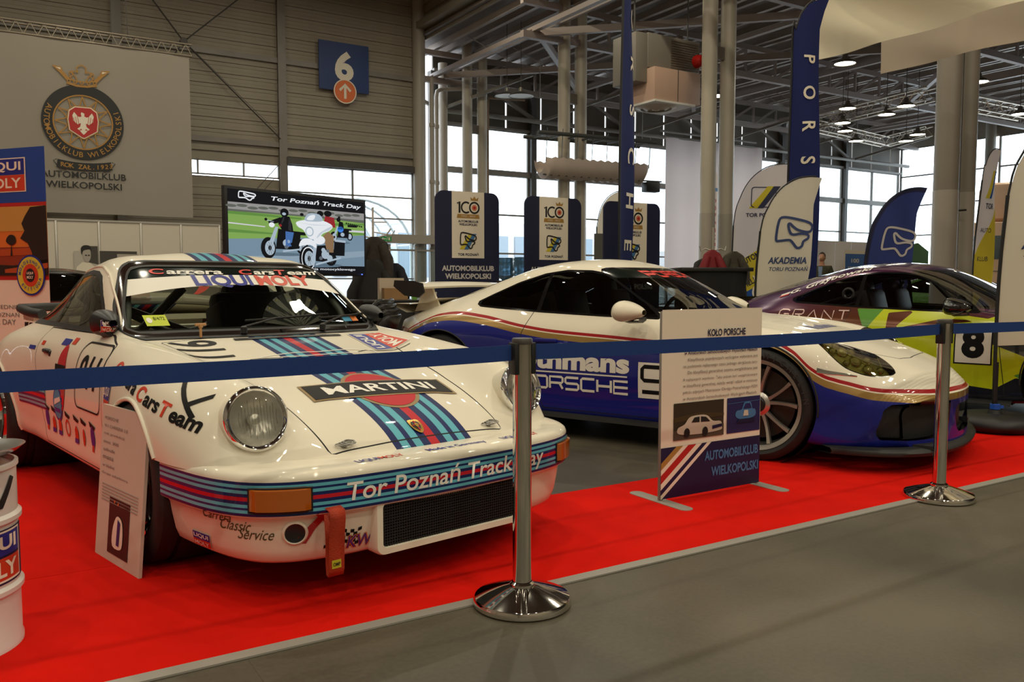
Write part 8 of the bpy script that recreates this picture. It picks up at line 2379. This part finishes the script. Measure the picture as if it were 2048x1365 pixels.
make_plain((-4.9, 9.3, math.radians(-52)), 'red coupe with a dark roof parked behind the white striped coupe', rgb(150, 18, 16), (.01, .01, .012))
g_ = at(1955, 560, 17.0)
make_plain((g_.x + .4, g_.y - 1.0, math.radians(-60)), 'green sports car with dark glass before the white lorry', rgb(92, 150, 58))

def make_cup(pose):
    """purple and lime racing coupe with number 8"""
    M = car_mats()
    pur = mat('paint_purple_flip', rgb(74, 22, 60), .22, .35, coat=1.0)
    nt = pur.node_tree; bs = nt.nodes['Principled BSDF']
    lw_ = nt.nodes.new('ShaderNodeLayerWeight'); lw_.inputs[0].default_value = .45
    rp = nt.nodes.new('ShaderNodeValToRGB'); rp.color_ramp.elements[0].color = (*rgb(96, 48, 18), 1); rp.color_ramp.elements[0].position = .15; rp.color_ramp.elements[1].color = (*rgb(70, 20, 84), 1); rp.color_ramp.elements[1].position = .6
    nt.links.new(lw_.outputs['Facing'], rp.inputs[0]); nt.links.new(rp.outputs[0], bs.inputs['Base Color'])
    lime = mat('paint_lime', rgb(196, 206, 28), .22, coat=1.0); grn = mat('paint_green', rgb(84, 156, 34), .22, coat=1.0); blk = mat('paint_black', (.012, .014, .022), .22, coat=1.0); nav = mat('paint_navy', rgb(32, 34, 86), .22, .2, coat=1.0)
    S = modern_shell()
    S.cut(lambda x, y, z, a, b, c: np.maximum(sd_poly([(.34, .40), (.62, .385), (.66, .33), (.60, .20), (.44, .185), (.36, .25)], np.abs(y), z), .45 - x), 'intake')
    def flank(x, z):                      # lime field on the flank below the belt, ahead of the rear arch
        return sd_poly([(-1.62, .86), (-1.50, .62), (-1.40, .15), (1.2, .15), (1.2, .95), (-.2, .95), (-.62, .80), (-1.05, .855)], x, z)
    regs = ['body', 'door', 'hood']
    for r in regs:
        S.cut(lambda x, y, z, a, b, c: np.maximum(flank(x, z), .35 - np.abs(y) + .0 * x), r + '_lime', (r,))
        S.cut(lambda x, y, z, a, b, c: sd_poly([(-1.66, .87), (-1.40, .868), (-1.56, .62)], x, z), r + '_green', (r + '_lime',))
        S.cut(lambda x, y, z, a, b, c: sd_poly([(-1.36, .83), (-1.16, .852), (-1.30, .70), (-.95, .79), (-.6, .79), (-1.0, .74), (-1.36, .63)], x, z), r + '_pur', (r + '_lime',))
        S.cut(lambda x, y, z, a, b, c: sd_poly([(-1.2, .71), (-.9, .745), (-.5, .70), (-.3, .60), (.4, .42), (.4, .33), (-.2, .47), (-.55, .60), (-.9, .70)], x, z), r + '_blk', (r + '_lime',))
        S.cut(lambda x, y, z, a, b, c: sd_poly([(-.42, .38), (-.20, .44), (.35, .34), (.35, .22), (-.2, .22)], x, z), r + '_green', (r + '_lime',))
        S.cut(lambda x, y, z, a, b, c: sd_poly([(-1.5, .15), (-1.45, .34), (-.55, .26), (-.40, .36), (-.05, .24), (.4, .22), (.4, .1), (-1.5, .1)], x, z), r + '_blk', (r + '_lime',))
        S.cut(lambda x, y, z, a, b, c: np.maximum(z - .50, x + 1.4), r + '_nav', (r,))
    S.cut(lambda x, y, z, a, b, c: sd_poly([(-3.4, .70), (-2.98, .82), (-2.95, .91), (-3.4, .9)], x, z), 'body_lime', ('body',))
    bvh = S.bvh([r for r in set(S.R) if r not in ('void', 'intake')])
    root = thing('sports_car', 'purple and lime racing coupe with number 8 on its door', 'car', (pose[0], pose[1], 0), pose[2])
    ms = [pur, M['gap'], lime, grn, pur, blk, nav]
    def dct(*rs):
        d = {}
        for r in rs: d.update({r: 0, r + '_lime': 2, r + '_green': 3, r + '_pur': 4, r + '_blk': 5, r + '_nav': 6})
        return d
    dd = dct('body'); dd['gap'] = 1
    S.build('body_shell', dd, ms, root); S.build('hood', dct('hood'), ms, root)
    for sd in (-1, 1): S.build('door', dct('door'), ms, root, side=sd)
    modern_common(root, S, bvh, M, None, dict(glass='clear_glass', tint=(.55, .56, .55), tint_screen=(.42, .45, .42), mirror=M['gloss']))
    intakes(root, S, M)
    # racing wing
    rows = [[(-3.10, y, 1.02), (-3.22, y, 1.03), (-3.38, y, 1.06), (-3.38, y, 1.045), (-3.22, y, 1.005)] for y in np.linspace(-.80, .80, 9)]
    dk = MB().grid([[(-2.80, y, .945), (-3.0, y, .92), (-3.16, y, .93), (-3.17, y, .90), (-3.0, y, .84)] for y in np.linspace(-.60, .60, 9)])
    obj('tail_lip', dk, lime, root, 50)
    # intake hole of the quarter pane, louvred reflections aside
    q = bvh.ray_cast(Vector((-1.72, -1.4, .985)), Vector((0, 1, 0)))[0]
    if q is not None: obj('vent_ring', MB().lathe([(.05, 0), (.055, -.015), (.04, -.02), (.03, -.005)], 24, 'y', (q.x, q.y - .004, q.z)), M['black'], root, 50)
    cage = MB()
    for sd in (-1, 1):
        cage.tube([(-1.62, sd * .58, .3), (-1.64, sd * .58, .9), (-1.66, sd * .50, 1.12), (-1.3, sd * .50, 1.15), (-1.1, sd * .53, 1.10), (-.88, sd * .60, .88), (-.80, sd * .62, .5)], .02, 8)
        cage.tube([(-1.64, sd * .56, 1.0), (-2.3, sd * .42, .8)], .02, 8)
    cage.tube([(-1.62, -.56, .5), (-1.65, .54, 1.08)], .02, 8); cage.tube([(-1.62, .56, .5), (-1.65, -.54, 1.08)], .02, 8); cage.tube([(-1.66, -.50, 1.12), (-1.66, .50, 1.12)], .02, 8)
    obj('roll_cage', cage, M['black'], root, 60)
    wh = mat('decal_white', (0, 0, 0)); bk = mat('decal_black', (0, 0, 0))
    R_, Z = Vector((1, 0, 0)), Vector((0, 0, 1))
    n_it = [(*one(rect(.27, .31)), 0, 0, 1, 0), (*one(rect(.25, .29)), 0, 0, 0, 1), (*text_fit('8', .16, .235, bold=.05), 0, .01, 1, 2)]
    decal('race_number', root, bvh, n_it, [wh, bk], (CUPN[0], -1.3, CUPN[1]), R_, Z, reach=1.0, back=.2, label='black 8 on a white square')
    ir = mat('letter_iridescent', rgb(206, 176, 170), .3, .4)
    g = [[(0, 0)],]
    A_ = [[(0, 0), (.5, 1), (1, 0)]]; gl_ = {'G': [[(1, .85), (.8, 1), (.2, 1), (0, .8), (0, .2), (.2, 0), (.8, 0), (1, .2), (1, .5), (.5, .5)]], 'R': [[(0, 0), (0, 1), (.9, 1), (1, .85), (1, .6), (.85, .48), (.2, .48)], [(.5, .48), (1, 0)]], 'A': A_, 'N': [[(0, 0), (0, 1), (1, 0), (1, 1)]], 'T': [[(0, 1), (1, 1)], [(.5, 1), (.5, 0)]]}
    it = []
    for i, ch in enumerate('GRANT'):
        for pl in gl_[ch]: it.append((*stroke([(-.30 + i * .128 + p[0] * .088, (p[1] - .5) * .075) for p in pl], .010), 0, -.0 * i, 0, 0))
    decal('side_lettering', root, bvh, it, [ir], (-1.98, -1.3, .80), Vector((1, 0, .0)), Z, reach=1.0, back=.2, lift=.004, label='thin spaced sponsor lettering on the rear haunch')
    s_ = [(*text_fit('G. Grzybowski', .72, .082, bold=.02), .08, 0, 0, 0), (*one(rect(.085, .026)), -.33, .013, 0, 0), (*one(rect(.085, .026)), -.33, -.013, 1, 0)]
    up = Vector((0, .55, .83)).normalized(); rt = Vector((1, 0, .42)).normalized()
    n_ = rt.cross(up).normalized()
    decal('roof_lettering', root, bvh, s_, [wh, C_RED], Vector((-2.02, -.60, 1.075)) + n_ * .3, rt, up, reach=1.2, back=.2, lift=.004, label='driver lettering and a small white and red flag along the roof edge')
    return root
CUPN = (-.70, .60)
make_cup((4.70, 6.73, -.718))
